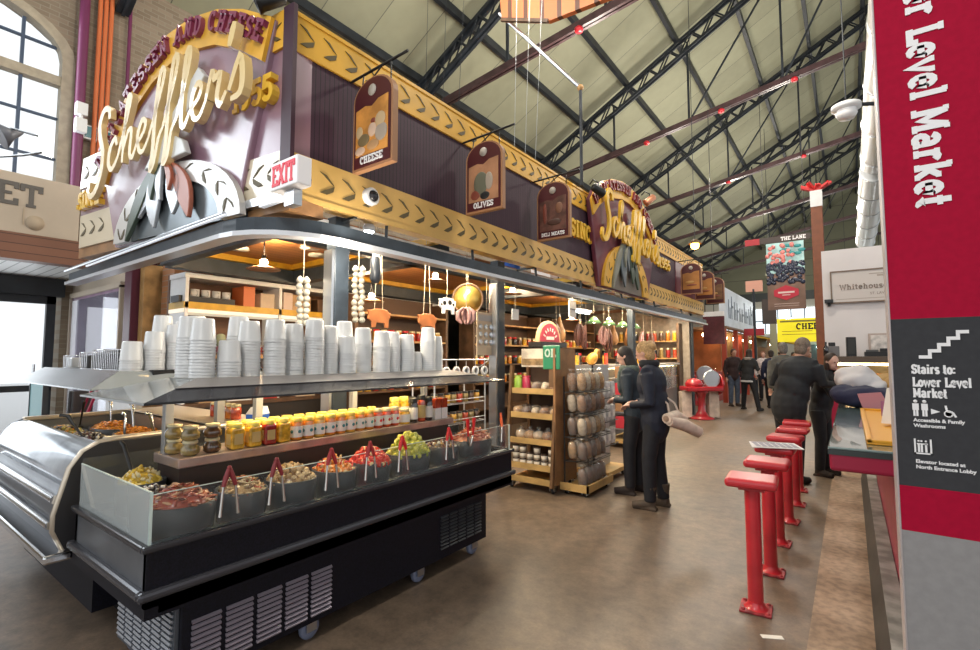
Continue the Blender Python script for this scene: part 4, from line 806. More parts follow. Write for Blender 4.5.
for i in range(11):
    y = 1.765+i*.0815; c = (JO, JO, JP)[i % 3] if i < 8 else JRO
    lab = '%s jar with a white label and round mark, %s of the labelled row' % ('amber' if i < 8 else 'red', ORD[i])
    put('lb'+c.name, (-2.80, y, JS), lab, grp, 0, ('round', c, LIDY if i < 8 else LIDW, PAPER, TEAL if i < 8 else RED), dict(r=.037, h=.14))
for i in range(13):
    put('back', (-2.90, 1.42+i*.085, JS), 'yellow-lidded amber jar in the back row of the shelf, %s from the near end' % ORD[i], 'back row of jars on the cart shelf', 0, ('round', JP, LIDY), dict(r=.037, h=.145))
for i, (x, y, key, c, lid, lb, r, h, lab) in enumerate((
    (-2.80, 2.68, 'tb1', JY, LIDW, PAPER, .045, .12, 'wide jar with a white label and orange print at the far end of the row'),
    (-2.89, 2.66, 'ty', JY, LIDY, PAPER, .042, .2, 'tall yellow jar standing behind the labelled row'), (-2.89, 2.76, 'ty', JY, LIDY, PAPER, .042, .2, 'second tall yellow jar, next to the black jar'),
    (-2.80, 2.78, 'tk', JK, BLACK, PAPER, .036, .19, 'tall black jar with a pale mark'), (-2.80, 2.87, 'tr', JRO, BLACK, KRAFT, .034, .21, 'tall red jar between two black ones'), (-2.80, 2.95, 'tk', JK, BLACK, PAPER, .036, .19, 'tall black jar past the red one'),
    (-2.90, 2.87, 'tk', JK, BLACK, PAPER, .036, .19, 'black jar in the back row behind the tall red jar'), (-2.9, 2.97, 'tk', JK, BLACK, PAPER, .036, .19, 'black jar at the far end of the back row'))):
    put(key, (x, y, JS), lab, grp, 0, ('round', c, lid, lb), dict(r=r, h=h))
for i, y in enumerate((3.04, 3.12)):
    bx = thing('cracker_box', ('red and white carton past the black jars', 'red and white carton at the far end of the jar shelf')[i], 'box', (-2.82, y, JS), 0, 'cartons on the jar shelf'); MB().box(-.05, .05, -.035, .035, 0, .09).build('lower_half', PAPER, bx, .003); MB().box(-.05, .05, -.035, .035, .09, .17).build('upper_half', JRO, bx, .003)
# ------------------------------------------------------------------ stacks of upturned deli tubs on the canopies
TUBM = translucent('frosted_plastic', (.98, .98, .98), .42, .06)
tb = MB().lathe([(.0635,0), (.0635,.006), (.0615,.008), (.0525,.114), (.047,.12), (0,.12)], seg=20).build('deli_tub', TUBM)
COL.objects.unlink(tb)
def stack(x, y, z, h, where, grp, w=1.):
    n = max(2, round((h-.12)/.0165)+1)
    for i in range(n):
        c = tb.copy(); COL.objects.link(c); c.location = (x+rnd.uniform(-.0012,.0012), y+rnd.uniform(-.0012,.0012), z+i*.0165); c.scale = (w, w, 1); tag(c, 'frosted plastic tub upside down in '+where, 'tub', grp+' '+where.replace('the ', '', 1))
YS = [1.2, 1.325, 1.45, 1.59, 1.73, 1.86, 1.985, 2.11, 2.27, 2.42, 2.55, 2.67, 2.79, 2.91, 3.03]
HS = [.326, .205, .313, .33, .325, .352, .317, .25, .31, .303, .30, .29, .16, .356, .278]
for i, (y, h) in enumerate(zip(YS, HS)): stack(-2.785+(.014 if i % 2 else -.014), y, 1.409, h, 'the %s front stack on the near canopy' % ORD[i], 'tubs of')
for i, (y, h) in enumerate(((1.19, .335), (1.46, .345), (1.80, .26), (2.22, .36), (2.72, .24))): stack(-2.945, y, 1.409, h, 'the %s back-row stack on the near canopy' % ORD[i], 'tubs of')
# ------------------------------------------------------------------ second cart, turned to the entrance
c2 = thing('display_cart', 'olive bar cart with chrome curved front, left of the foreground cart', 'display cart', (-4.3, 1.35, 0))
def L3(b): b.v = [(x+4.3, y-1.35, z) for x, y, z in b.v]; return b
prof = [(.79,.50), (.745,.62), (.745,.70), (.80,.93), (.85,1.01), (.92,1.05), (1.7,1.06), (1.7,.50)]
YX = V(0,1,0)
L3(MB().prism([(y, z) for y, z in prof], (-3.38,0,0), YX, UZ, (.035,0,0))).build('end_panel', mat('near_black_panel', (.025,.024,.026), .35), c2, .004)
b = MB(); pe = [(-3.36, y, z) for y, z in [(1.7,.52)]+[(.84,.5),(.79,.515)]+prof[1:6]+[(1.0,1.06),(1.7,1.068)]]; b.tube(pe, .016, 8); L3(b).build('end_trim', mat('satin_champagne_trim', (.6,.52,.42), .3, .7), c2)
L3(MB().prism([(y, z) for y, z in prof], (-5.12,0,0), YX, UZ, (-.035,0,0))).build('end_panel', GREYPAN, c2)
def band(pts, name, m, x0=-5.12, x1=-3.38, th=.012):
    b = MB(); n = len(pts); vs = []
    for x in (x0, x1): vs += [(x, y, z) for y, z in pts]+[(x, y+th, z-th*.3) for y, z in pts]
    k = 2*n; fs = []
    for i in range(n-1): fs += [(i, i+1, k+i+1, k+i), (n+i+1, n+i, k+n+i, k+n+i+1)]
    fs += [(0, k, k+n, n), (n-1, 2*n-1, k+2*n-1, k+n-1)]; b.add(vs, fs, smooth=True); return L3(b).build(name, m, c2)
band([(.775,.84), (.79,.91), (.82,.97), (.86,1.02), (.93,1.045)], 'curved_glass', mat('pale_curved_front', (.6,.65,.72), .08, .35, noise=.25, nscale=2.5))
band([(.745,.66), (.745,.70), (.775,.84)], 'grey_panel', GREYPAN)
b = MB(); b.tube([(-5.15,.75,.775), (-3.38,.75,.775)], .022, 10); b.tube([(-5.15,.735,.645), (-3.38,.735,.645)], .02, 10); L3(b).build('chrome_rail', CHROME, c2)
L3(MB().box(-5.14, -3.3, .70, .82, .47, .515)).build('bumper', CHROME, c2, .012)
L3(MB().box(-5.1, -3.38, .78, 1.7, .515, .66)).build('lower_body', mat('steel_grey_body', (.12,.13,.15), .4, .4), c2)
L3(MB().box(-5.0, -3.45, .95, 1.65, .1, .47)).build('base', BODY, c2)
for x, y in ((-3.6,1.15), (-4.85,1.15), (-3.6,1.6), (-4.85,1.6)): caster(x, y, c2, RUB, .055, (4.3, -1.35))
b = MB(); b.box(-5.12, -3.38, .95, 1.6, .83, .845); b.box(-5.12, -3.38, 1.58, 1.6, .84, 1.06); L3(b).build('well_liner', mat('warm_steel_liner', (.5,.42,.36), .3, .7), c2)
b = MB(); b.box(-5.15, -3.345, 1.58, 2.0, 1.04, 1.065); L3(b).build('rear_ledge', mat('cream_ledge', (.55,.46,.36), .4), c2, .006)
b = MB(); b.box(-5.15, -5.10, .92, 1.6, 1.03, 1.062); L3(b).build('rim', mat('satin_champagne_trim'), c2, .008); b = MB(); b.box(-3.42, -3.35, .95, 1.6, 1.045, 1.072); L3(b).build('rim', mat('satin_champagne_trim'), c2, .008)
# canopy with steep smoked front and a row of baskets and tubs on top
L3(MB().box(-5.2, -3.52, 1.04, 1.9, 1.405, 1.43)).build('canopy_top', mat('dark_canopy_top', (.05,.06,.065), .25), c2, .004)
f = MB(); a = [V(-5.25,.88,1.33), V(-3.42,.88,1.33), V(-3.52,1.04,1.432), V(-5.2,1.04,1.432)]; f.add(a+[p+V(0,.004,.008) for p in a], [(0,1,2,3),(7,6,5,4),(0,4,5,1),(1,5,6,2),(2,6,7,3),(3,7,4,0)]); L3(f).build('canopy_flap', mat('grey_smoked_flap', (.22,.23,.25), .18, .3, noise=.2, nscale=2), c2)
f = MB(); a = [V(-3.42,.88,1.33), V(-3.30,1.9,1.36), V(-3.52,1.9,1.43), V(-3.52,1.04,1.43)]; f.add(a+[p+V(0,0,.006) for p in a], [(0,1,2,3),(7,6,5,4),(0,4,5,1),(1,5,6,2),(2,6,7,3),(3,7,4,0)]); L3(f).build('canopy_flap', SMOKE, c2)
L3(MB().box(-3.53, -3.46, 1.2, 1.5, 1.34, 1.44)).build('end_box', BLACK, c2, .005); L3(MB().box(-3.53, -3.46, 1.55, 1.9, 1.34, 1.44)).build('end_box', BLACK, c2, .005)
for x in (-3.55, -4.4, -5.05): L3(MB().box(x-.025, x+.025, 1.62, 1.67, 1.06, 1.41)).build('canopy_post', mat('satin_post'), c2)
L3(MB().tube([(-5.0,1.35,1.39), (-3.6,1.35,1.39)], .006, 8)).build('light_tube', TUBE, c2)
for i, (y, h) in enumerate(((1.13,.19), (1.25,.26), (1.375,.30), (1.5,.37))): stack(-3.6, y, 1.431, h, 'the %s stack on the rear canopy' % ORD[i], 'tubs of')
for i, (y, h) in enumerate(((1.31,.37), (1.44,.33))): stack(-3.73, y+.03, 1.431, h, 'the %s inner stack on the rear canopy' % ORD[i], 'tubs of')
WIRE = mat('chrome_wire', (.7,.7,.72), .2, 1.)
def basket(x, y, w, d, h, lab, fill):
    r = thing('wire_basket', lab, 'basket', (x, y, 1.431)); b = MB()
    for z in (.005, h): b.tube([(-w/2,-d/2,z), (w/2,-d/2,z), (w/2,d/2,z), (-w/2,d/2,z), (-w/2,-d/2,z)], .004, 6)
    n = int(w/.035)
    for i in range(n+1):
        for yy in (-d/2, d/2): b.tube([(-w/2+w*i/n, yy, 0), (-w/2+w*i/n, yy, h)], .0025, 5)
    b.build('wire_frame', WIRE, r); MB().box(-w/2+.01, w/2-.01, -d/2+.01, d/2-.01, .004, h*.85).build('liner', fill, r, .01); return r
DKF = mat('dark_lining', (.02,.018,.018), .5, noise=.5, nscale=40)
basket(-4.0, 1.2, .5, .2, .135, 'long wire basket with dark lining on the rear cart canopy', DKF); basket(-4.45, 1.2, .16, .2, .12, 'small wire basket beside the long one', mat('mesh_lining', (.03,.03,.03), .5)); basket(-4.95, 1.2, .14, .16, .1, 'chrome cutlery caddy at the far end of the rear canopy', BRUSHED)
lp = thing('food_lids', 'stack of dark round lids on the long basket', 'lids', (-4.05, 1.2, 1.548)); b = MB()
for i in range(3): b.lathe([(.0,.0), (.09,.0), (.092,.008), (.0,.009)], (0,0,.009*i), 20)
b.build('lids', mat('grey_lids', (.08,.08,.085), .35), lp); lp.name = 'lid_stack'
# pans of olives in the second cart
ORGS = [fm('amber_oil', (.68,.27,.03), .15), fm('amber_oil_dark', (.5,.18,.02), .15)]
GRN = [fm('olive_green_a', (.33,.28,.06)), fm('olive_green_b', (.42,.36,.1)), fm('olive_black_b', (.035,.03,.03)), fm('onion_pale', (.65,.55,.35)), fm('pepper_orange_bit', (.6,.25,.04))]
fl = [('green and black olives in the front left pan of the rear cart', GRN, 'blob'), ('dark olives in the front middle pan of the rear cart', MIXO, 'blob'), ('green olives and onion in the front right pan of the rear cart', GRN, 'blob'), ('amber marinated peppers in the back left pan of the rear cart', ORGS, 'strip'), ('amber marinated beans in the back middle pan of the rear cart', ORGS, 'strip'), ('yellow peppers in the back right pan of the rear cart', YEL, 'mix')]
for i, (lab, ms, sh) in enumerate(fl):
    x = -4.85+.56*(i % 3); y = 1.1 if i < 3 else 1.41; s_ = .26; sd = .14
    p = thing('food_pan', 'shallow pan of '+lab.replace(' of the rear cart','')+' on the left cart', 'food pan', (x, y, .846), 0, 'pans in the rear cart'); MB().lathe([(0,0), (.9,0), (1,1), (.95,1.02), (.86,.3), (0,.28)], seg=28, M=Matrix.Diagonal(V(s_, sd, .11))).build('bowl', PANM, p)
    food('antipasto_heap', (x, y, .935), 'heap of '+lab, ms, 170, s_*.92, sd*.9, .055, .014, sh)
def ladle(x, y, lab, dark=False, tilt=(.0,-.05)):
    r = thing('ladle', lab, 'ladle', (x, y, .96)); m = BLACK if dark else CHROME
    MB().tube([(0,0,0), (tilt[0]*.6, tilt[1]*.6, .11), (tilt[0], tilt[1], .2), (tilt[0]*1.2, tilt[1]*1.2-.015, .205)], [.006,.007,.012,.01], 8).build('handle', m, r); MB().ell((0,0,-.01), (.035,.028,.018), 12, 6).build('bowl', m, r)
ladle(-3.72, 1.15, 'chrome ladle standing in the front right pan of the rear cart', tilt=(-.01,0)); ladle(-3.62, 1.3, 'short chrome scoop at the right end of the rear cart'); ladle(-4.35, 1.4, 'chrome ladle in the back middle pan', tilt=(-.05,.0)); ladle(-4.85, 1.4, 'chrome ladle in the back left pan', tilt=(-.02,0)); ladle(-5.05, 1.25, 'black-handled spoon standing at the left rim of the rear cart', True, (.08,.0)); ladle(-3.75, 1.0, 'long black spoon lying over the curved front edge', True, (-.12,-.1))
# jars and a blue-white packet on the rear ledge
for i, (x, c, lab) in enumerate(((-3.95, JRO, 'red jar at the left of the ledge jars'), (-3.87, JY, 'yellow jar, second of the ledge jars'), (-3.79, JRO, 'red jar, third of the ledge jars'), (-3.71, JO, 'amber jar, fourth of the ledge jars'), (-3.63, JRO, 'red jar at the right end of the ledge jars'))):
    put('ledge'+c.name, (x, 1.8, 1.066), lab+' behind the olive cart', 'jars on the rear ledge', 0, ('round', c, LIDW), dict(r=.036, h=.11))
bp = thing('tissue_packet', 'blue and white packet on the rear ledge behind the jar shelf', 'packet', (-3.42, 1.85, 1.066), R(25)); MB().box(-.06, .06, -.05, .05, 0, .05).build('carton', mat('packet_blue', (.03,.12,.5), .4), bp, .005); MB().prism([(-.06,.05), (.06,.05), (.04,.1), (-.02,.1)], (0,-.05,0), (1,0,0), UZ, (0,.1,0)).build('flap', PAPER, bp)
# ================================================================== inside the stall
PLANK = stripes('orange_ceiling_planks', (.42, .18, .06), (.16, .06, .02), 'X', 7.5, .5, .93, noise=.25); WHITEBIT = mat('white_fitting', (.7,.68,.62), .5)
YELP = mat('mustard_paint', (.62, .36, .03), .45, noise=.1)
BLUEG = mat('blue_grey_beam', (.045, .06, .075), .5, noise=.15)
WOOD = mat('honey_wood', (.45, .26, .10), .5, noise=.25, nscale=6)
KWOOD = mat('dark_wood', (.10, .055, .03), .5, noise=.3, nscale=6)
CARD = mat('cardboard', (.42, .27, .14), .8, noise=.12); CARDL = mat('pale_carton', (.6, .48, .36), .7, noise=.08)
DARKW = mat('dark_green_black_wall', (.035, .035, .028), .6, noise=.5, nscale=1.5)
struct(MB().box(-6.3, -4.0, 2.3, 13.5, 2.80, 2.85).build('ceiling_stall', PLANK))
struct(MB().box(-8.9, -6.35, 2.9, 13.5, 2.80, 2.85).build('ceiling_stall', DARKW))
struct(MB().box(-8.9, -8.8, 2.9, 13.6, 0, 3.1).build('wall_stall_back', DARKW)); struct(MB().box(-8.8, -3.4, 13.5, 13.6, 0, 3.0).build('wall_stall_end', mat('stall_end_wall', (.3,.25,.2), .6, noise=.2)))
for x0, x1, y0, y1 in ((-6.42,-6.28,2.3,13.5), (-6.28,-3.5,3.85,4.0), (-6.28,-3.5,7.1,7.25), (-6.28,-3.5,10.2,10.35), (-6.28,-3.5,2.2,2.3), (-4.05,-3.95,2.3,13.5)):
    struct(MB().box(x0, x1, y0, y1, 2.56, 2.8).build('ceiling_beam', BLUEG))
for x0, x1, y0, y1 in ((-6.28,-6.2,2.3,3.85), (-6.28,-3.5,3.77,3.85), (-6.28,-6.2,4,7.1), (-6.28,-3.5,7.02,7.1), (-6.28,-6.2,7.25,10.2), (-6.28,-3.5,10.12,10.2)):
    struct(MB().box(x0, x1, y0, y1, 2.73, 2.8).build('ceiling_trim', YELP))
struct(MB().box(-7.75, -7.35, 2.75, 3.25, 0, 2.8).build('pillar_2', brick('orange_brick', (.42,.19,.08), (.33,.14,.06), (.3,.22,.16), 3.2, 'YZ')))
struct(MB().box(-7.95, -7.8, 2.55, 2.78, 0, 2.8).build('door_trim', WOOD))
# long back shelf unit with cartons
sh = thing('shelf_unit', 'long back shelf with white top board and mustard lower board behind the tubs', 'shelf', (-6.7, 4.0, 0))
MB().box(-.25, .2, -1.45, 3.2, 2.5, 2.56).build('shelf_board', WHITE, sh); MB().box(-.25, .2, -1.45, 3.2, 2.12, 2.2).build('shelf_board', YELP, sh); MB().box(-.25, .18, -1.45, 3.2, 2.07, 2.115).build('light_strip', mat('shelf_strip', (.7,.66,.6), .4, emit=(1,.85,.6), estr=.5), sh)
MB().box(-.3, -.25, -1.45, 3.2, 0, 2.56).build('back_panel', mat('brown_back_panel', (.13,.06,.03), .6), sh)
for y in (-1.42, -.2, 1.2, 2.4): MB().box(-.25, .2, y-.02, y+.02, 0, 2.5).build('upright', WHITE if y < 0 else KWOOD, sh)
MB().box(-.25, .3, -1.45, 3.2, .9, .95).build('counter_board', KWOOD, sh); MB().box(-.25, .28, -1.45, 3.2, 0, .9).build('cupboard_front', mat('dark_cupboard', (.03,.025,.022), .5), sh)
for y, w_, h_, m, lab in ((3.36,.16,.27,OR,'orange carton on the back shelf'), (3.62,.2,.2,CARDL,'pale open carton beside the orange one'), (3.93,.14,.25,mat('pinkish_carton',(.62,.5,.44),.7),'pinkish tall carton on the back shelf'), (4.15,.3,.115,CARD,'lower long cardboard box of two on the back shelf'), (4.47,.1,.2,KWOOD,'brown narrow box on the back shelf'), (5.45,.3,.22,CARD,'cardboard box past the middle upright of the back shelf'), (5.85,.3,.2,CARDL,'pale carton farther along the back shelf'), (6.2,.25,.26,CARD,'cardboard box at the far part of the back shelf')):
    o = MB().box(-.16, .16, -w_/2, w_/2, 0, h_).build('carton', m, None, .004); o.location = (-6.68, y, 2.2); tag(o, lab, 'box', 'cartons on the back shelf')
o = MB().box(-.16, .16, -.15, .15, 0, .11).build('carton', CARD, None, .004); o.location = (-6.68, 4.15, 2.316); tag(o, 'upper long cardboard box of two on the back shelf', 'box', 'cartons on the back shelf')
mg = thing('mug', 'white mug, first in the row on the short rack by the brick pillar', 'mug', (-6.7, 2.62, 2.28)); MB().lathe([(0,0),(.05,0),(.052,.1),(.046,.1),(.045,.01),(0,.01)], seg=16).build('body', WHITE, mg); MB().tube([(.05,0,.08),(.085,0,.07),(.085,0,.03),(.05,0,.02)], .008, 6).build('handle', WHITE, mg)
for i in range(1, 5): dup(mg, (-6.7, 2.62+.13*i, 2.28), 0, 'white mug, %s in the row on the short rack by the brick pillar' % ORD[i])
mg['group'] = 'mugs on the short rack'
for o in list(COL.objects):
    if o.name.startswith('mug.'): o['group'] = 'mugs on the short rack'
rk = thing('wall_rack', 'short black rack holding white mugs beside the brick pillar', 'rack', (-6.72, 2.86, 2.2)); MB().box(-.1, .14, -.34, .34, .05, .08).build('board', BLACK, rk); MB().box(-.1, .14, -.34, .34, 0, .05).build('lip', BLACK, rk)
for i, (y, c, h_) in enumerate(((2.68, CARDL, .16), (2.85, WHITE, .14), (3.02, mat('sage_bag', (.3,.34,.22), .6), .16), (3.2, CARDL, .2))):
    o = MB().lathe([(0,0),(.055,0),(.06,h_*.5),(.05,h_*.9),(.02,h_),(0,h_)], seg=12).build('paper_bag', c); o.location = (-6.55, y, 1.66); tag(o, 'small %s paper bag on the shelf under the mugs' % ('tan', 'white', 'sage', 'tall tan')[i], 'bag', 'bags under the mugs')
MB().box(-.05, .2, -1.42, .1, 1.6, 1.66).build('shelf_board', KWOOD, sh); MB().box(.2, .21, -1.42, .1, 1.58, 1.66).build('shelf_lip', MAROON, sh)
# jars glowing on a lit bay, and general shelves of preserves behind the counter
GLOWJ = jar_glass('lit_orange_jar', (.6,.22,.05))
def jars_row(x, ys, z, cols, group, labfmt, r=.045, h=.13):
    for i, y in enumerate(ys):
        c = cols[i % len(cols)]
        put('row'+c.name+str(h), (x, y, z), labfmt % ORD[i], group, 0, ('round', c, LIDW if i % 3 else RED), dict(r=r, h=h))
jars_row(-6.5, [3.25+.12*i for i in range(6)], 1.55, [GLOWJ, JO, JRO], 'jars in the lit bay', 'orange jar in the lit bay of the back shelf, %s from the pillar', .045, .13)
MB().box(-.2, .25, -1.42, 3.2, 1.5, 1.55).build('shelf_board', WOOD, sh)
bkst = []
COLS = [JRO, JY, JG, JB, JP, JR, JO, JK]
for s_i, (y0, y1) in enumerate(((4.6, 6.6), (7.4, 9.9), (10.5, 12.9))):
    nm = ('first', 'middle', 'last')[s_i]
    u = thing('shelf_unit', 'tall dark rack of preserves deep in the stall, %s of three along the back' % nm, 'shelf', (-6.0, (y0+y1)/2, 0)); hw = (y1-y0)/2
    for z in (.5, 1.0, 1.38, 1.78, 2.2): MB().box(-.18, .18, -hw, hw, z-.03, z).build('shelf_board', WOOD if z > 1.7 else KWOOD, u)
    for y in (-hw, hw): MB().box(-.18, .18, y-.03, y+.03, 0, 2.45).build('upright', KWOOD, u)
    MB().box(-.2, -.18, -hw, hw, 0, 2.5).build('back_panel', mat('back_board_brown', (.09,.05,.03), .6), u)
    for l, z in enumerate((1.0, 1.38, 1.78)):
        n = 12; random.seed(s_i*10+l); cols = COLS[:]; random.shuffle(cols)
        jars_row(-5.92, [y0+.15+(y1-y0-.3)*i/(n-1) for i in range(n)], z, cols, 'preserves deep in the stall', '%s '+'preserve jar on the %s shelf of the %s back rack' % (('lower', 'middle', 'upper')[l], nm), .055, .17)
# pendant lamps with bare bulbs over flat shades
BULB = mat('bare_bulb', (1,.9,.7), .3, emit=(1,.82,.55), estr=45); SHADE = mat('copper_shade', (.5,.28,.16), .35, .5)
def pendant(x, y, z, lab, r=.17):
    p = thing('pendant_lamp', lab, 'lamp', (x, y, z), 0, 'bare-bulb lamps in the stall')
    MB().tube([(0,0,.1),(0,0,2.8-z)], .008, 6).build('cord', BLACK, p); MB().lathe([(.02,.02),(.05,.015),(r,-.03),(r,-.025),(.05,-.01),(.02,-.02)], seg=20).build('shade', SHADE, p); MB().lathe([(.02,.085),(.025,.12),(.015,.14)], seg=10).build('socket', BLACK, p)
    b = MB().ell((0,0,.05), .04, 12, 8).build('bulb', BULB, p); light('bulb_light', 'POINT', (x, y, z+.14), BULBW, (1,.72,.42), .05).parent = None
LAMPS = [(-5.0,2.72,2.48,'bare-bulb lamp with flat shade above the tubs, nearest the brick pillar'), (-4.45,3.08,2.72,'bare-bulb lamp beside the first stall post'), (-5.2,4.35,2.3,'bare-bulb lamp behind the garlic braid'), (-4.4,4.75,2.55,'bare-bulb lamp beside the brass tray'), (-4.6,6.9,2.62,'bare-bulb lamp before the mustard beam past the second post'), (-4.6,9.1,2.3,'green-lit lamp over the far counter'), (-4.8,11.5,2.4,'bare-bulb lamp at the far end of the stall')]
for a in LAMPS: pendant(*a)
fl_ = thing('fluorescent_lamp', 'white tube lamp under the rail past the second stall post', 'lamp', (-3.7, 7.4, 2.28)); MB().box(-.05, .05, -.02, .6, .03, .06).build('housing', WHITE, fl_); MB().tube([(0,0,.01),(0,.58,.01)], .018, 8).build('tube', mat('cool_tube', (.9,1,1), .3, emit=(.85,1,.95), estr=10), fl_); MB().tube([(0,.3,.06),(0,.3,.52)], .006, 6).build('cord', BLACK, fl_)
STR = mat('string', (.55,.48,.36), .8)
def hang(name, lab, cat, x, y, z, top=2.8, n=2, d=.05, grp=None):
    o = thing(name, lab, cat, (x, y, z), 0, grp); b = MB()
    for s in ((-1, 1) if n == 2 else (0,)): b.tube([(0, s*d, 0), (0, s*d*.3, top-z)], .003, 5)
    b.build('string', STR, o); return o
PIG = [(-.13,-.02),(-.12,.03),(-.14,.06),(-.09,.06),(-.05,.075),(.04,.08),(.1,.07),(.13,.04),(.145,.05),(.14,.0),(.12,-.03),(.12,-.1),(.08,-.1),(.07,-.055),(-.03,-.055),(-.04,-.1),(-.08,-.1),(-.085,-.05)]
for y, lab in ((3.1, 'orange pig-shaped board hanging nearest the first post'), (3.76, 'orange pig-shaped board hanging above the right tubs')):
    o = hang('pig_board', lab, 'board', -3.6, y, 1.97, 2.8); q = MB().prism(PIG, (-.01,0,-.07), (0,1,0), UZ, (.02,0,0)).build('board', mat('terracotta_board', (.48,.16,.05), .5, noise=.15), o, .004)
o = hang('cow_board', 'white cow-shaped board with black patches', 'board', -3.6, 4.08, 2.16, 2.8, 1); MB().prism([(a*1.0, b) for a, b in PIG], (-.01,0,-.06), (0,1,0), UZ, (.02,0,0)).build('board', WHITE, o, .003); q = MB()
for y, z, r in ((-.05,-.01,.03), (.04,0,.035), (.1,-.02,.018), (-.1,-.03,.015)): q.ell((.011,y,z-.03), (.003,r,r*.8), 10, 6)
q.build('patches', BLACK, o)
o = hang('brass_tray', 'round brass tray with dark rim hanging beside the second post', 'tray', -3.6, 4.45, 2.2, 2.8, 1); MX = Vector((.6,-.8,-.05)).to_track_quat('Z','Y').to_matrix()
MB().lathe([(0,0),(.17,0),(.18,.015),(0,.016)], seg=32, M=MX).build('disc', mat('brass', (.6,.4,.1), .3, .7, noise=.3, nscale=4), o); MB().lathe([(.165,-.01),(.19,-.01),(.19,.02),(.165,.02),(.165,-.01)], seg=32, M=MX).build('rim', KWOOD, o)
def bunch(name, lab, x, y, z, n, r, L, m, cat='sausages', top=2.8, sp=.05):
    o = hang(name, lab, cat, x, y, z+L*.5, top, 1)
    for i in range(n):
        a = random.uniform(-sp, sp); b_ = random.uniform(-sp, sp); MB().tube([(b_*.3, a*.3, 0), (b_, a, -L*.3), (b_, a*1.1, -L*.7), (b_*.5, a*.7, -L)], [r*.4, r, r, r*.4], 8).build('link', m, o)
    return o
SAUS = mat('cured_pink', (.34,.19,.18), .5, noise=.2, nscale=30); SAUSD = mat('cured_dark', (.09,.035,.025), .4, noise=.3, nscale=30); GAR = mat('garlic_white', (.46,.42,.34), .6, noise=.15, nscale=20)
bunch('sausage_bunch', 'pale pink sausages hanging beneath the brass tray', -3.42, 4.2, 1.98, 5, .03, .18, SAUS, sp=.09)
def braid(lab, x, y, z0, z1):
    o = hang('garlic_braid', lab, 'garlic braid', x, y, z1, 2.8, 1); k = 0; z = 0
    while z1-z > z0:
        for s in (-1, 1): MB().lathe([(0,-.03),(.022,-.022),(.03,0),(.018,.02),(.005,.035)], (s*.012, s*.025+random.uniform(-.01,.01), -z), 9).build('bulb', GAR, o)
        z += .05
braid('garlic braid hanging right of the first stall post', -3.5, 2.78, 1.8, 2.3); braid('short garlic braid hanging on the left of the first stall post', -3.6, 2.3, 1.78, 2.15)
o = hang('salami', 'thick dark salami with a white tied end beside the garlic braid', 'salami', -3.5, 2.97, 2.5, 2.8, 1); MB().lathe([(.0,0),(.018,-.01),(.03,-.05),(.05,-.07),(.052,-.26),(.03,-.3),(0,-.3)], seg=14).build('sausage', mat('blue_black_casing', (.03,.035,.045), .3), o); MB().lathe([(.006,.05),(.02,.02),(.022,-.01),(.034,-.06)], seg=12).build('tied_end', WHITE, o)
for i, (x, y, m, n, L) in enumerate(((-3.9,8.0,SAUSD,4,.4), (-4.0,8.5,SAUSD,5,.45), (-3.9,9.1,SAUS,4,.35), (-4.1,9.8,SAUSD,5,.5), (-3.9,10.6,SAUSD,4,.4), (-3.9,11.4,SAUS,4,.45), (-4.2,7.7,SAUSD,4,.35), (-4.0,12.3,SAUSD,4,.5))):
    bunch('sausage_bunch', '%s %s sausages hanging over the far counter, %s from the second post' % ('bunch of', 'dark' if m is SAUSD else 'pale pink', ORD[i]), x, y, 2.12-L*.5, n, .035, L, m, sp=.08)
for i, (x, y) in enumerate(((-4.4,8.2), (-4.6,9.5), (-4.4,10.8), (-4.5,12))):
    o = hang('ham', 'whole cured ham hanging over the far counter, %s of four' % ORD[i], 'ham', x, y, 2.3, 2.8, 1, grp='hanging hams'); MB().lathe([(.01,0),(.03,-.06),(.05,-.14),(.11,-.3),(.12,-.42),(.07,-.5),(0,-.51)], seg=14, sy=.7).build('leg', mat('ham_brown', (.3,.15,.06), .45, noise=.3, nscale=8), o); MB().tube([(0,0,.03),(0,0,-.02)], .015, 6).build('hook', BRUSHED, o)
# green glass lamps and bottles over the far counter
for i, y in enumerate((8.3, 9.0, 9.7, 10.4)):
    o = hang('green_shade_lamp', 'green glass shade hanging over the far counter, %s from the second post' % ORD[i], 'lamp', -3.75, y, 2.2, 2.8, 1, grp='green shades over the counter'); MB().lathe([(.02,.06),(.05,.04),(.14,-.06),(.135,-.06),(.045,.035)], seg=16).build('shade', mat('green_glass_shade', (.1,.2,.08), .2, emit=(.5,.8,.3), estr=.12), o); MB().ell((0,0,-.03), .03).build('bulb', mat('warm_small_bulb', (1,.9,.7), .3, emit=(1,.85,.55), estr=14), o)
# keyring card, tags
kc = thing('keyring_card', 'beige hanging card with rows of silver charms beside the second post', 'display card', (-3.45, 4.62, 1.54)); MB().box(0, .012, -.2, .22, 0, .5).build('card', mat('beige_card', (.6,.47,.33), .7), kc, .003); MB().box(.012, .016, -.18, .2, .4, .47).build('header', mat('grey_card_header', (.45,.42,.4), .6), kc)
for r_ in range(3):
    for c_ in range(4): MB().ell((.02, -.14+.1*c_, .33-.09*r_), (.008,.034,.036), 10, 6).build('charm', BRUSHED, kc)
MB().tube([(0,0,.5),(0,0,.95)], .004, 5).build('string', STR, kc)
o = hang('price_tag', 'white card tag hanging below the tube lamp', 'tag', -3.5, 6.95, 2.4, 2.75, 1); MB().box(-.006, .006, -.12, .12, -.26, 0).build('card', PAPER, o); MB().box(.006, .008, -.09, .09, -.14, -.12).build('print', mat('grey_print', (.2,.2,.2), .6), o)
o = hang('price_tag', 'small white ticket hung beside the second stall post', 'tag', -3.25, 4.93, 2.1, 2.5, 1); MB().box(-.006, .006, -.07, .07, -.13, 0).build('card', PAPER, o)
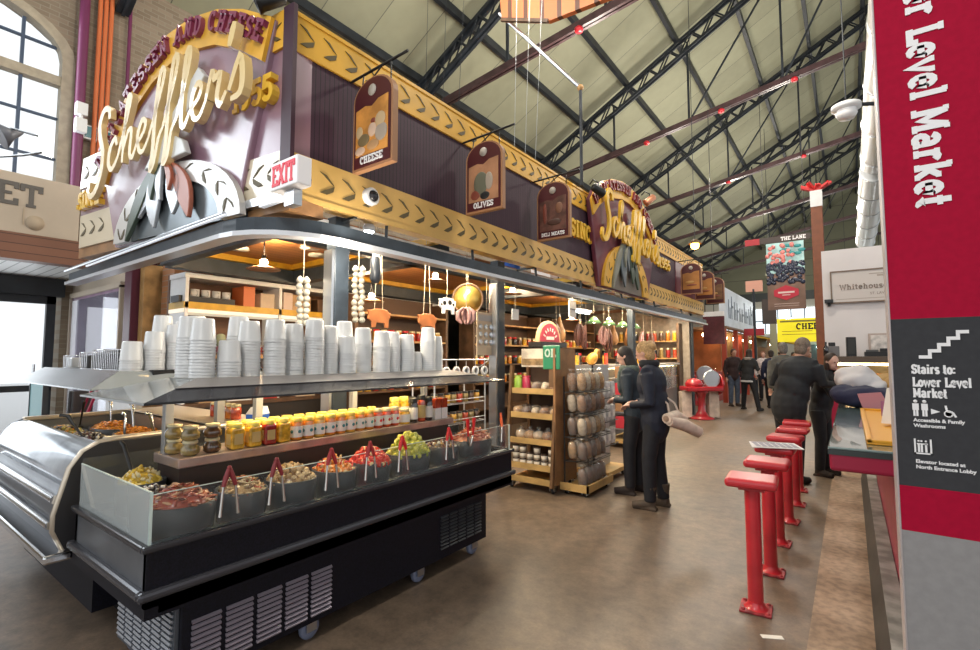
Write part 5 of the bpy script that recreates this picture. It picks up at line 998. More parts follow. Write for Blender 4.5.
# things stored above the rail
o = thing('storage_tub', 'blue plastic tub stored on the beams above the rail', 'tub', (-4.5, 6.7, 2.851)); MB().lathe([(.13,0),(.19,.35),(.2,.36),(.17,.36),(.12,.02),(0,.02)], seg=20).build('body', mat('blue_plastic', (.02,.12,.55), .35), o); MB().lathe([(.2,.36),(.2,.4),(.0,.42)], seg=20).build('lid', mat('blue_plastic'), o)
o = thing('patterned_box', 'white box with black dots stored above the rail', 'box', (-4.4, 7.75, 2.851)); MB().box(-.2, .2, -.25, .25, 0, .44).build('carton', WHITE, o, .005); q = MB()
for i in range(14): q.ell((random.uniform(-.18,.2)*0+.2, random.uniform(-.22,.22), random.uniform(.06,.38)), (.004, random.uniform(.015,.035), random.uniform(.015,.03)), 8, 5)
q.build('dots', BLACK, o)
for i, (y, c, lab) in enumerate(((8.4, mat('pink_sack', (.4,.2,.28), .6), 'pinkish sack stored above the rail'), (8.9, BLACK, 'black case stored above the rail'), (9.5, WHITE, 'white sack stored above the rail'), (10.15, mat('lilac_sack', (.55,.5,.65), .6), 'lilac sack stored above the rail'))):
    o = MB().lathe([(0,0),(.18,0),(.22,.12),(.17,.3),(.06,.36),(0,.36)], seg=14, sy=1.3).build('sack', c); o.location = (-4.3, y, 2.851); tag(o, lab, 'sack', 'sacks above the rail')
# red half-round cheese sign on its stand
hs_ = thing('half_round_sign', 'maroon half-round cheese sign above the bread rack', 'sign', (-3.85, 6.75, 1.72)); hp = [(.36*math.cos(R(a)), .34*math.sin(R(a))) for a in range(0,181,12)]; hp2 = [(.31*math.cos(R(a)), .29*math.sin(R(a))) for a in range(0,181,12)]
MB().prism(hp, (0,0,.03), (0,1,0), UZ, (.05,0,0)).build('backing', mat('tan_rim', (.55,.36,.2), .5), hs_); MB().prism(hp2, (.05,0,.04), (0,1,0), UZ, (.008,0,0)).build('face', mat('sign_maroon', (.28,.02,.04), .4), hs_); q = MB()
for i in range(7): a = R(25+21.5*i); q.bar((.062, .23*math.cos(a), .05+.21*math.sin(a)), (.062, .17*math.cos(a), .05+.155*math.sin(a)), .022, .006, (1,0,0))
q.box(.058, .064, -.12, .12, .07, .12); q.build('ornament', mat('pale_pink_print', (.7,.45,.42), .5), hs_); MB().box(-.1, .14, -.4, .4, -.05, .03).build('stand', BLACK, hs_); MB().box(-.05, .08, -.36, .36, -1.72, -.05).build('plinth', KWOOD, hs_)
# service counter with glass front, goods on it
sc_ = thing('service_counter', 'pale-topped deli counter with glass front behind the racks', 'counter', (-3.95, 9.9, 0))
MB().box(-.4, .32, -2.7, 3.2, 0, .75).build('base', mat('grey_counter_base', (.22,.2,.19), .5), sc_); MB().box(-.45, .4, -2.7, 3.2, 1.33, 1.37).build('top', mat('pale_counter_top', (.7,.66,.62), .3), sc_); MB().box(.3, .31, -2.7, 3.2, .75, 1.33).build('glass', CG, sc_); MB().box(-.4, -.36, -2.7, 3.2, .75, 1.33).build('back', WOOD, sc_); MB().box(-.36, .28, -2.7, 3.2, 1.02, 1.03).build('shelf', CGF, sc_)
q = MB().tube([(.25,-2.65,1.3),(.25,3.15,1.3)], .012, 6).build('light_tube', TUBE, sc_)
for l, z in ((0,.755), (1,1.032)):
    for i in range(12):
        o = MB().lathe([(0,0),(.1,0),(.11,.03),(.1,.09),(0,.1)], seg=14, sy=1.2).build('cheese', [mat('cheese_pale',(.7,.5,.2),.5), mat('cheese_orange',(.65,.3,.05),.5), mat('cheese_rind',(.4,.2,.1),.5)][i % 3]); o.location = (-3.95, 7.4+.47*i, z); tag(o, 'round cheese on the %s shelf of the deli counter, %s from the bread rack' % (('lower','upper')[l], ORD[i]), 'cheese', 'cheeses in the deli counter')
for i in range(16):
    c = [JRO, JY, JK, JG, JO][i % 5]; put('ctr'+c.name, (-3.9+.12*(i % 2), 7.3+.3*i+.05*(i % 3), 1.372), '%s bottle standing along the deli counter top' % ORD[i], 'bottles on the deli counter', 0, ('round', c, BLACK if i % 2 else RED), dict(r=.04, h=.22))
o = thing('chicken_figure', 'golden hen figure on the deli counter', 'figure', (-3.7, 8.1, 1.372)); MB().ell((0,0,.12), (.09,.16,.1), 14, 8, Matrix.Rotation(R(25), 3, 'X')).build('body', mat('golden_hen', (.62,.32,.05), .45), o); MB().tube([(0,.1,.16),(0,.17,.26),(0,.2,.27)], [.05,.03,.035], 8).build('neck', mat('golden_hen'), o); MB().lathe([(0,0),(.06,0),(.05,.03),(0,.03)], seg=12).build('base', KWOOD, o)
eu = thing('shelf_unit', 'end rack of bottles closing the far end of the stall', 'shelf', (-4.9, 13.3, 0))
for z in (.6, 1.05, 1.5, 1.95): MB().box(-1.3, 1.3, -.16, .16, z-.03, z).build('shelf_board', WOOD, eu)
for x in (-1.3, 0, 1.3): MB().box(x-.03, x+.03, -.16, .16, 0, 2.4).build('upright', KWOOD, eu)
for l, z in enumerate((1.05, 1.5, 1.95)):
    for i in range(14):
        c = COLS[(i*3+l) % 8]; put('end'+c.name, (-6.05+.175*i+(.06 if i > 6 else 0), 13.28, z), '%s bottle on the %s shelf of the end rack' % (ORD[i], ('lower','middle','upper')[l]), 'bottles on the end rack', 0, ('round', c, LIDW), dict(r=.055, h=.26))
# wire shelf of little jars behind the cart's far end
ws = thing('wire_shelf', 'white wire shelf of small jars behind the far end of the cart', 'wire shelf', (-3.68, 4.3, 0)); b = MB()
for z in (.55, .78, 1.0, 1.22):
    q = MB()
    for y in (-.5, .38): q.tube([(-.16,y,z),(.16,y,z)], .006, 6)
    for x in (-.16, -.08, 0, .08, .16): q.tube([(x,-.5,z),(x,.38,z)], .004, 5)
    q.tube([(.165,-.5,z+.05),(.165,.38,z+.05)], .005, 5); q.build('shelf', mat('white_wire', (.7,.7,.7), .35, .4), ws)
for y in (-.5, .38):
    for x in (-.16, .16): MB().tube([(x,y,0),(x,y,1.4)], .009, 6).build('post', mat('white_wire'), ws)
for l, z in enumerate((.555, .785, 1.005, 1.225)):
    for i in range(8):
        c = [JG, JRO, JG, JB, JP][(i+l) % 5]; put('wire'+c.name, (-3.62, 3.9+.105*i, z), '%s small jar on the %s wire shelf behind the cart' % (ORD[i], ('bottom', 'lower', 'upper', 'top')[l]), 'small jars on the wire shelf', 0, ('round', c, WHITE if l == 3 else BLACK), dict(r=.04, h=.12))
for i in range(5):
    o = MB().lathe([(.03,-.012),(.055,-.012),(.055,.012),(.03,.012),(.03,-.012)], seg=16, M=Matrix.Rotation(PI/2,3,'Y')).build('ring_tag', WHITE); o.location = (-3.5, 3.96+.17*i, 1.36); tag(o, 'white ring-shaped tag above the wire shelf, %s from the cart' % ORD[i], 'tag', 'ring tags')
    MB().tube([(0,0,.05),(0,0,.12)], .003, 5).build('hook', WHITE, o)
lr = thing('tag_rail', 'thin rail carrying ring tags above the wire shelf', 'rail', (-3.5, 4.3, 1.49)); MB().tube([(0,-.45,0),(0,.45,0)], .008, 6).build('bar', BRUSHED, lr); MB().tube([(0,-.45,0),(-.1,-.45,-.09),(-.17,-.45,-.09)], .006, 5).build('bracket', BRUSHED, lr); MB().tube([(0,.45,0),(-.1,.38,-.09),(-.17,.38,-.09)], .006, 5).build('bracket', BRUSHED, lr)
# ================================================================== bread racks in the aisle
RW = mat('rack_pine', (.5,.32,.12), .5, noise=.2, nscale=5); RWD = mat('rack_walnut', (.16,.085,.04), .5, noise=.2, nscale=5)
LOAF = [mat('crust_brown', (.33,.15,.05), .6, noise=.3, nscale=25), mat('crust_gold', (.5,.28,.1), .6, noise=.3, nscale=25), mat('crust_dark', (.16,.07,.035), .6, noise=.3, nscale=25), mat('flour_white', (.62,.5,.36), .6, noise=.2, nscale=25)]
BAG = glass_mat('clear_bag', (.95,.93,.9), .16, .15)
br = thing('bread_rack', 'wooden bread rack with cream header and green placard, right of the cart', 'rack', (-2.99, 4.8, 0))
for x in (-.31, .30):
    b = MB(); b.bar((x,0,0.08), (x,.14,1.42), .035, .05, (0,1,0)); b.bar((x,.55,.08), (x,.5,1.62), .035, .05, (0,1,0)); b.build('upright', RWD, br)
SHZ = [.12, .27, .55, .84, 1.12]
for i, z in enumerate(SHZ):
    y0 = .02+.09*z; MB().box(-.30, .29, y0, .55, z-.02, z).build('shelf', RW if i < 2 else WOOD, br); MB().box(-.32, .31, y0-.02, y0, z-.03, z+.035).build('shelf_lip', RW, br)
MB().box(-.3, .29, .53, .55, .1, 1.62).build('back_panel', mat('dark_rack_back', (.06,.035,.025), .6), br)
MB().box(-.28, .16, .30, .33, 1.40, 1.62).build('header', mat('cream_header', (.62,.55,.45), .5, noise=.25, nscale=8), br); MB().box(-.27, .15, .295, .30, 1.42, 1.50).build('header_band', mat('brown_header_band', (.3,.2,.1), .6, noise=.4, nscale=14), br)
MB().box(.3, .325, .05, .55, .1, 1.62).build('side_panel', mat('side_panel_brown', (.28,.14,.06), .5, noise=.2), br)
gp = thing('placard', 'green placard with pale letters on top of the bread rack', 'placard', (-2.74, 4.86, 1.38)); MB().box(-.09, .13, 0, .02, 0, .27).build('board', mat('placard_green', (.03,.24,.12), .4), gp, .015); t = MB(); slab(t, 'OL', .09, (-.06, -.001, .14), (1,0,0), UZ, (0,-.006,0), .2); t.build('lettering', mat('pale_green_print', (.55,.7,.58), .5), gp); MB().box(-.01, .05, .0, .02, -.2, 0).build('stem', RWD, gp)
for x in (-.28, .27):
    for y in (.08, .5): caster(x, y, br, RUB, .035, (0, 0))
def bagged(n, loc, L, r, m, lab, grp, rz=0., tied=True, up=False):
    o = thing('bagged_loaf', lab, 'bread', loc, rz, grp)
    prof_ = [(0,-L/2),(r*.7,-L*.46),(r,-L*.3),(r*1.02,L*.2),(r*.7,L*.45),(0,L/2)]; M = Matrix.Rotation(PI/2, 3, 'Y') if not up else Matrix.Rotation(R(12), 3, 'X')
    MB().lathe(prof_, (0,0,r*.85 if not up else L/2), 10, M=M, sy=.9).build('loaf', m, o); pp = [(a*1.08+.003, b*1.06) for a, b in prof_]+[(.012, L*.62), (.03, L*.72)]
    MB().lathe(pp, (0,0,r*.85 if not up else L/2), 10, M=M, sy=.9).build('bag', BAG, o); return o
random.seed(21); k = 0
for l, (z, nm) in enumerate(((SHZ[4], 'top shelf'), (SHZ[3], 'second shelf'), (SHZ[2], 'third shelf'))):
    for i in range(5):
        for row in range(2 if l < 2 else 1):
            x = -2.99-.25+.122*i; y = 4.8+.09*z+.12+.2*row
            if l == 2: o = thing('round_loaf', 'bagged round loaf on the third shelf of the bread rack, %s from the left' % ORD[i], 'bread', (x, y+.08, z), 0, 'round loaves on the bread rack'); MB().lathe([(0,0),(.055,.005),(.075,.04),(.06,.08),(0,.1)], seg=14).build('loaf', LOAF[(3, 1, 3, 0, 2)[i]], o); MB().lathe([(.02,.0),(.07,.0),(.082,.04),(.066,.09),(.02,.112),(.03,.14)], seg=14).build('bag', BAG, o)
            else: bagged(0, (x, y, z), .15, .05, LOAF[(i+row+l) % 4], 'bagged bun pack on the %s of the bread rack, %s from the left%s' % (nm, ORD[i], '' if not row else ', behind'), 'bun packs on the bread rack', R(80+random.uniform(-15,15)))
for i, (x, c, lab) in enumerate(((-3.24, mat('lime_packet', (.28,.45,.06), .4), 'lime green packet at the left of the top bread shelf'), (-3.12, mat('crimson_packet', (.35,.02,.06), .35), 'crimson packet beside the lime one'))):
    o = thing('packet', lab, 'packet', (x, 4.97, SHZ[4]), R(10), 'packets on the bread rack'); MB().lathe([(.05,0),(.055,.03),(.05,.14),(.01,.17)], seg=10, sy=.6).build('bag', c, o); MB().box(-.05, .05, -.006, .006, .16, .18).build('seal', c, o)
tubj = thing('cream_tub', None, None); MB().lathe([(0,0),(.036,0),(.04,.06),(0,.06)], seg=16).build('tub', mat('cream_tub', (.66,.6,.5), .4), tubj); MB().lathe([(.042,.058),(.042,.072),(0,.073)], seg=16).build('lid', mat('dark_tub_lid', (.05,.03,.02), .4), tubj)
for i in range(6):
    for l in range((2, 2, 1, 2, 1, 2)[i]+1):
        dup(tubj, (-2.99-.24+.096*i, 4.8+.11, SHZ[1]+.0735*l), 0, 'cream tub with dark lid, %s column from the rack left, %s of its stack' % (ORD[i], ('bottom', 'middle', 'topmost')[l] if l < 2 or True else ''), 'lidded tubs on the bread rack')['category'] = 'tub'
for o in [tubj]+kids(tubj): COL.objects.unlink(o)
# tiered wire stand of hanging bagged loaves
st = thing('bread_stand', 'black wire stand on a pine base hung with bagged loaves', 'rack', (-2.5, 5.25, 0)); MB().box(-.14, .16, -.3, .35, .05, .085).build('base', RW, st, .005); q = MB(); q.box(-.16, .18, -.32, -.3, .05, .13); q.box(.16, .18, -.32, .37, .05, .13); q.build('base_lip', RW, st)
for y in (-.28, .33): MB().tube([(-.12,y,.08),(-.12,y,1.3)], .01, 6).build('post', BLACK, st)
for z in (.36, .62, .88, 1.12):
    q = MB()
    for x in (-.12, .03, .17): q.tube([(x,-.28,z),(x,.33,z)], .006, 5)
    q.tube([(-.12,-.28,z),(.17,-.28,z+.02),(.17,.33,z+.02),(-.12,.33,z)], .006, 5); q.build('tier', BLACK, st)
for x, y in ((-.1,-.26), (.12,-.26), (-.1,.3), (.12,.3)): caster(x, y, st, RUB, .022, (0,0))
for l, z in enumerate((.09, .375, .64, .90, 1.14)):
    for i in range(5):
        for c in range(2):
            if l == 0 and c == 0: continue
            o = bagged(0, (-2.55+.12*c, 5.03+.125*i, z), .2, .05, LOAF[(i*2+l+c) % 4] if l else LOAF[2], 'bagged loaf on the %s tier of the wire stand, %s from the front%s' % (('bottom', 'lower', 'middle', 'upper', 'top')[l], ORD[i], ' outside' if c else ' inside'), 'bagged loaves on the wire stand', 0, up=True)
# grey grid panel rack with hanging packets, and a farther stand of red and white boxes
gr = thing('grid_rack', 'grey panelled rack of pale packets behind the bagged loaves', 'rack', (-2.62, 5.95, 0)); MB().box(-.02, .0, -.2, .3, .12, 1.42).build('panel', mat('satin_grey_panel', (.4,.39,.39), .35, .3), gr); MB().box(-.3, .0, -.2, -.18, .12, 1.42).build('panel', mat('satin_grey_panel'), gr); MB().box(-.3, .22, -.26, .36, .07, .12).build('base', RW, gr); q = MB()
for z in (.4, .7, 1.0): q.tube([(0,-.2,z),(.12,-.2,z),(.12,.3,z),(0,.3,z)], .006, 5)
q.build('arms', BLACK, gr)
for x, y in ((-.25,-.2), (.17,-.2), (-.25,.3), (.17,.3)): caster(x, y, gr, RUB, .03, (0,0))
for l, z in enumerate((.405, .705, 1.005)):
    for i in range(3):
        o = thing('packet', 'pale grey packet on the %s arm of the panelled rack, %s from the front' % (('lower', 'middle', 'upper')[l], ORD[i]), 'packet', (-2.55, 5.83+.15*i, z), 0, 'packets on the panelled rack'); MB().box(-.03, .04, -.06, .06, 0, .2).build('bag', mat('pale_grey_packet', (.55,.52,.52), .4, noise=.2, nscale=20), o, .02); MB().box(.041, .045, -.035, .035, .05, .13).build('label', PAPER, o)
rs = thing('display_stand', 'dark stand of boxed goods on a pine pallet beyond the panelled rack', 'rack', (-3.12, 8.4, 0)); MB().box(-.3, .25, -.45, .5, .08, .13).build('pallet', RW, rs)
for y in (-.4, .45):
    MB().box(-.28, -.24, y-.02, y+.02, .13, 1.3).build('upright', BLACK, rs); MB().box(.2, .24, y-.02, y+.02, .13, 1.3).build('upright', BLACK, rs)
for z in (.32, .6, .88, 1.16): MB().box(-.28, .24, -.42, .47, z-.02, z).build('shelf', BRUSHED, rs)
for x, y in ((-.2,-.35), (.15,-.35), (-.2,.4), (.15,.4)): MB().box(x-.03, x+.03, y-.03, y+.03, 0, .08).build('foot', RWD, rs)
BXC = [(.45,.03,.05), (.66,.62,.58), (.3,.16,.08), (.6,.3,.1)]
for l, z in enumerate((.32, .6, .88, 1.16)):
    for i in range(5):
        o = MB().box(-.16, .16, -.075, .075, 0, .2).build('goods_box', mat('goods_%d' % ((i+l*2) % 4), BXC[(i+l*2) % 4], .5), None, .004); o.location = (-3.08, 8.06+.175*i, z+.001); tag(o, '%s box on the %s shelf of the pallet stand, %s from the front' % (('red', 'white', 'brown', 'orange')[(i+l*2) % 4], ('bottom', 'lower', 'upper', 'top')[l], ORD[i]), 'box', 'boxes on the pallet stand')

# small fittings on the plank ceiling, extra goods on the back counters
for i, (x, y) in enumerate(((-5.6,2.75),(-4.9,3.2),(-4.3,2.7),(-5.2,3.5))):
    o = MB().lathe([(.03,0),(.1,-.02),(.11,-.05),(0,-.06)], seg=16).build('ceiling_fitting', WHITEBIT); o.location = (x, y, 2.8); tag(o, '%s white disc fitting on the orange plank ceiling near the corner' % ORD[i], 'ceiling light', 'ceiling fittings')
for i, (y, m, h, lab) in enumerate(((2.9, CARD, .3, 'cardboard box'), (3.24, WHITE, .24, 'white box'), (3.6, mat('tin_red', (.4,.04,.03), .4), .2, 'red tin box'), (4.2, CARDL, .32, 'pale carton'), (4.7, JR, .22, 'dark red box'), (5.42, GOLD, .26, 'golden box'), (5.8, CARD, .3, 'tall cardboard box'), (6.18, WHITE, .22, 'white carton'))):
    o = MB().box(-.15,.15,-.16,.16,0,h).build('goods_carton', m, None, .004); o.location = (-6.6, y, .951); tag(o, lab+' on the back counter under the lit shelf, %s from the pillar' % ORD[i], 'box', 'boxes on the back counter')
# ================================================================== stools, snack counter and information column
SRED = mat('stool_red_paint', (.50,.025,.035), .3, coat=.4, noise=.12, nscale=6); CRED = mat('counter_red', (.33,.015,.05), .35, noise=.12, nscale=3)
stl = thing('bar_stool', 'red post stool nearest the camera, bolted to the floor', 'stool', (-.515, 3.41, 0), R(4), 'red stools along the counter')
MB().box(-.14, .14, -.13, .13, .735, .79).build('seat', SRED, stl, .022, seg=3); MB().tube([(0,0,.012),(0,0,.72)], .043, 18).build('post', SRED, stl); MB().box(-.07, .07, -.07, .07, .715, .735).build('seat_bracket', SRED, stl)
b = MB(); b.box(-.085, .085, -.085, .085, 0, .014); b.build('base_plate', mat('scuffed_red', (.28,.025,.03), .5, noise=.5, nscale=20), stl, .004); MB().lathe([(.07,.012),(.05,.03),(.045,.05)], seg=18).build('collar', SRED, stl)
for sx in (-1, 1):
    for sy in (-1, 1): MB().lathe([(.012,.013),(.012,.022),(0,.024)], (sx*.065, sy*.065, 0), 6).build('bolt', mat('scuffed_red'), stl)
for i, y in enumerate((4.04, 4.70, 5.36, 6.01, 6.66)):
    dup(stl, (-.515+random.uniform(-.01,.01), y, 0), R(random.uniform(-5,5)), ('second red stool from the camera, pale sheen on its seat', 'third red stool from the camera, newspaper on its seat', 'fourth red stool from the camera', 'fifth red stool from the camera', 'sixth red stool, farthest, beside the man in the dark jacket')[i], 'red stools along the counter')
nw = thing('newspaper', 'folded newspaper lying on the third red stool', 'newspaper', (-.52, 4.66, .791), R(20)); b = MB()
for i in range(3): b.add([(-.2,-.13,.002*i),(.17,-.13,.002*i),(.17,.13,.002*i+.004),(-.17,.13,.002*i+.004),(-.2,-.13,.002*i+.0016),(.17,-.13,.002*i+.0016),(.17,.13,.002*i+.0056),(-.17,.13,.002*i+.0056)], [(3,2,1,0),(4,5,6,7),(0,1,5,4),(1,2,6,5),(2,3,7,6),(3,0,4,7)])
b.build('sheets', mat('newsprint', (.66,.64,.66), .8, noise=.1), nw); b = MB()
for i in range(7): b.box(-.16+.045*i, -.125+.045*i, -.1, .1, .0097, .0102)
b.box(-.16, .02, .07, .11, .0115, .012); b.build('print', mat('news_ink', (.3,.3,.36), .8), nw)
rc = MB().box(-.055, .055, -.018, .018, .0005, .0025).build('receipt', PAPER); p_ = (-.40, 3.13, 0); rc.location = p_; rc.rotation_euler = (0,0,R(28)); tag(rc, 'white paper receipt on the floor in front of the nearest stool', 'paper')
# counter
cn = thing('snack_counter', 'red snack counter with glossy teal-grey top and kerb plinth', 'counter', (.0, 3.5, 0))
MB().box(-.12, 2.3, 0, 3.3, .86, .985).build('red_edge', CRED, cn, .02, seg=3); MB().box(-.125, 2.3, -.005, 3.3, .985, 1.0).build('top', mat('teal_grey_top', (.17,.24,.24), .14, coat=1., noise=.2, nscale=2), cn, .006)
MB().box(-.126, 2.3, -.006, 3.3, .955, .985).build('dark_band', mat('counter_dark_band', (.04,.05,.05), .3), cn)
MB().box(.185, 2.2, .06, 3.3, .12, .86).build('base', CRED, cn); MB().box(.185, 2.2, .06, 3.3, 0, .12).build('toe', STEEL, cn)
struct(MB().prism([(.05,0),(.18,0),(.18,.19),(.10,.19)], (0,2.6,0), (1,0,0), UZ, (0,5.2,0)).build('floor_kerb', mat('kerb_dark', (.03,.03,.03), .5, noise=.3, nscale=5)))
struct(MB().box(.1, .18, 2.6, 7.8, .19, .2).build('floor_kerb_cap', mat('kerb_concrete', (.2,.19,.18), .6, noise=.35, nscale=9)))
def flat(name, lab, cat, m, loc, sx, sy, sz, rz=0., bev=.004): o = MB().box(-sx/2, sx/2, -sy/2, sy/2, 0, sz).build(name, m, None, bev); o.location = loc; o.rotation_euler = (0,0,rz); return tag(o, lab, cat)
tr = thing('tray', 'orange-yellow tray lying on the counter beside the column', 'tray', (.34, 4.85, 1.001)); MB().box(-.28, .6, -1.15, 1.1, 0, .012).build('base', mat('tray_orange', (.68,.32,.02), .4), tr, .005); q = MB()
for a in ((-.28,.6,-1.15,-1.12), (-.28,.6,1.07,1.1), (-.28,-.25,-1.15,1.1)): q.box(*a, .01, .03)
q.build('rim', mat('tray_orange'), tr, .005)
mn = thing('menu_card', 'white folded menu card standing on the counter by the column', 'menu', (.24, 4.7, 1.033), R(-20)); MB().prism([(-.05,0),(.05,0),(.005,.26),(-.005,.26)], (0,-.08,0), (1,0,0), UZ, (0,.16,0)).build('card', PAPER, mn); MB().box(-.052,-.03,-.06,.06,.05,.16).build('print', mat('plum_print', (.3,.1,.2), .5), mn)
pp = thing('leaflet', 'mauve leaflet leaning over the coats on the counter', 'leaflet', (.2, 6.05, 1.02), R(15)); MB().prism([(-.12,0),(.1,0),(.03,.16),(-.16,.14)], (0,0,0), (1,0,0), UZ, (0,.012,0)).build('sheet', mat('mauve_paper', (.45,.2,.24), .6), pp)
def coat(name, lab, m, loc, blobs):
    b = MB()
    for c, r in blobs: b.ell(c, r, 14, 10)
    o = b.build(name, m); o.location = loc; rm_ = o.modifiers.new('r', 'REMESH'); rm_.mode = 'VOXEL'; rm_.voxel_size = .02; rm_.use_smooth_shade = True; d = o.modifiers.new('d', 'DISPLACE'); tx = bpy.data.textures.new(name, 'CLOUDS'); tx.noise_scale = .12; d.texture = tx; d.strength = .06; d.mid_level = .5; s = o.modifiers.new('s', 'SMOOTH'); s.iterations = 3; return tag(o, lab, 'coat')
coat('coat', 'navy coat heaped on the counter in front of the seated woman', mat('navy_cloth', (.012,.014,.045), .8), (.1, 6.4, 1.03), [((0,0,.08),(.3,.22,.11)), ((-.16,.05,.1),(.14,.18,.1)), ((.2,-.05,.07),(.16,.16,.09)), ((.05,-.1,.05),(.25,.14,.07))])
coat('coat', 'pale grey coat piled on top of the navy coat', mat('pale_grey_cloth', (.55,.53,.55), .8), (.06, 6.75, 1.15), [((0,0,.1),(.2,.16,.13)), ((-.1,.03,.14),(.12,.13,.12)), ((.14,-.03,.05),(.12,.12,.08)), ((.02,.02,.2),(.13,.12,.08))])
ht = thing('hat', 'tan felt hat lying tipped on the coats', 'hat', (.36, 6.75, 1.22)); M_ = Matrix.Rotation(R(50), 3, 'X')@Matrix.Rotation(R(20), 3, 'Y'); MB().lathe([(.0,.09),(.06,.085),(.09,.02),(.09,0)], seg=20, M=M_).build('crown', mat('tan_felt', (.36,.22,.08), .8), ht); MB().lathe([(.085,.0),(.16,-.012),(.165,-.006),(.09,.008)], seg=24, M=M_).build('brim', mat('tan_felt'), ht)
# information column
cl = thing('sign_column', 'tall red and charcoal market information column at the right', 'sign', (.13, 2.4, 0))
INFR = mat('signal_crimson', (.36,.004,.03), .75, noise=.06, nscale=40, spec=.15); INFG = mat('sign_charcoal', (.042,.042,.046), .7, noise=.06, nscale=40, spec=.2); INFL = mat('sign_grey', (.26,.25,.25), .5, noise=.06, nscale=30); SW = mat('sign_white', (.82,.8,.8), .5)
for nm, z0, z1, m in (('grey_base', 0, .882, INFL), ('red_band', .882, 1.045, INFR), ('charcoal_panel', 1.045, 1.663, INFG), ('red_panel', 1.663, 4.6, INFR)): MB().box(0, .9, 0, .16, z0, z1).build(nm, m, cl)
MB().box(-.006, .0, -.002, .17, 0, 4.6).build('steel_edge', mat('dull_edge', (.45,.4,.4), .5, .3), cl, .004)
uv = dict(u=(0,0,-1), v=(1,0,0))
q = MB(); wtxt = slab(MB(), 'Lower Level Market', .098, (0,0,0), (1,0,0), UZ, (0,0,.01), .2, .05, .96); k = .72*.0+1
slab(q, 'Lower Level Market', .1, (.095, -.001, 2.072+slab(MB(), 'Lower Level Market', .1, (0,0,0), (1,0,0), UZ, (0,0,.01), .21, .05, .85)), (0,0,-1), (1,0,0), (0,-.003,0), .21, .05, .85); q.build('lettering', SW, cl)
q = MB()
for i in range(5): x = .075+.026*i; z = 1.52+.0225*i; q.box(x, x+.034, -.004, 0, z-.006, z+.006); q.box(x+.026, x+.036, -.0045, 0, z-.006, z+.028) if i < 4 else None
q.build('stairs_symbol', SW, cl)
for t, z in (('Stairs to:', 1.459), ('Lower Level', 1.412), ('Market', 1.372)):
    q = MB(); slab(q, t, .033, (.053, -.001, z), (1,0,0), UZ, (0,-.002,0), .2, .05, .64); q.build('lettering', SW, cl)
for t, z in (('Accessible & Family', 1.283), ('Washrooms', 1.263), ('Elevator located at', 1.133), ('North Entrance Lobby', 1.113)): plain('lettering', t, .0125, (.05, -.002, z), (1,0,0), UZ, SW, cl, .0006, .0006)
q = MB()
for x in (.058, .083): q.lathe([(0,0),(.006,0),(.006,.003),(0,.003)], (x, -.001, 1.357), 12, M=Matrix.Rotation(PI/2,3,'X')); q.box(x-.009, x+.009, -.003, 0, 1.325, 1.349); q.box(x-.007, x-.001, -.003, 0, 1.303, 1.325); q.box(x+.001, x+.007, -.003, 0, 1.303, 1.325)
q.prism([(.1,1.332),(.125,1.322),(.1,1.312)], (0,0,0), (1,0,0), UZ, (0,-.003,0)); q.lathe([(.009,0),(.013,0),(.013,.003),(.009,.003),(.009,0)], (.147, -.001, 1.316), 14, M=Matrix.Rotation(PI/2,3,'X')); q.bar((.14,-.002,1.345),(.143,-.002,1.325), .006,.003,(0,1,0)); q.bar((.143,-.002,1.325),(.158,-.002,1.322), .006,.003,(0,1,0)); q.bar((.158,-.002,1.322),(.166,-.002,1.305), .006,.003,(0,1,0)); q.build('washroom_symbols', SW, cl)
q = MB()
for a in ((.048,.053,1.165,1.22), (.092,.097,1.165,1.22), (.058,.064,1.172,1.2), (.066,.072,1.172,1.2), (.078,.084,1.172,1.205)): q.box(a[0],a[1],-.003,0,a[2],a[3])
q.box(.048,.097,-.003,0,1.165,1.17); q.box(.056,.086,-.003,0,1.2,1.204)
for x in (.061,.069,.081): q.ell((x,-.001,1.212), (.0035,.002,.0035), 8, 6)
q.build('elevator_symbol', SW, cl)
# kiosk behind the counter: white wall with the Whitehouse board, display case glowing below
struct(MB().box(-.33, 4.5, 10.0, 10.2, 0, 3.32).build('wall_kiosk', WALLWHITE))
wh = thing('wall_sign', 'framed cream lettered board on the white kiosk wall', 'sign', (.3, 9.98, 2.43)); MB().box(-.5, .95, -.03, 0, 0, .5).build('board', mat('off_white_board', (.6,.55,.52), .5), wh); q = MB()
for a in ((-.52,.97,-.02,.0), (-.52,.97,.5,.52)): q.box(a[0],a[1],-.045,0,a[2],a[3])
for x in (-.52,.95): q.box(x,x+.02,-.045,0,0,.5)
q.build('frame', mat('thin_brown_frame', (.2,.14,.1), .5), wh); t = MB(); slab(t, 'Whitehouse', .088, (-.40, -.03, .2), (1,0,0), UZ, (0,-.008,0), .15, .05, 1.0); t.build('lettering', mat('sepia_print', (.22,.17,.14), .6), wh); plain('sub_lettering', 'ST. LAWRENCE', .04, (.0, -.032, .1), (1,0,0), UZ, mat('sepia_print'), wh); q = MB(); q.box(-.45,.9,-.032,-.03,.04,.05); q.box(.1,.6,-.032,-.03,.39,.42); q.box(.0,.7,-.032,-.03,.43,.445); q.build('rule', mat('pale_sepia', (.4,.34,.3), .6), wh)
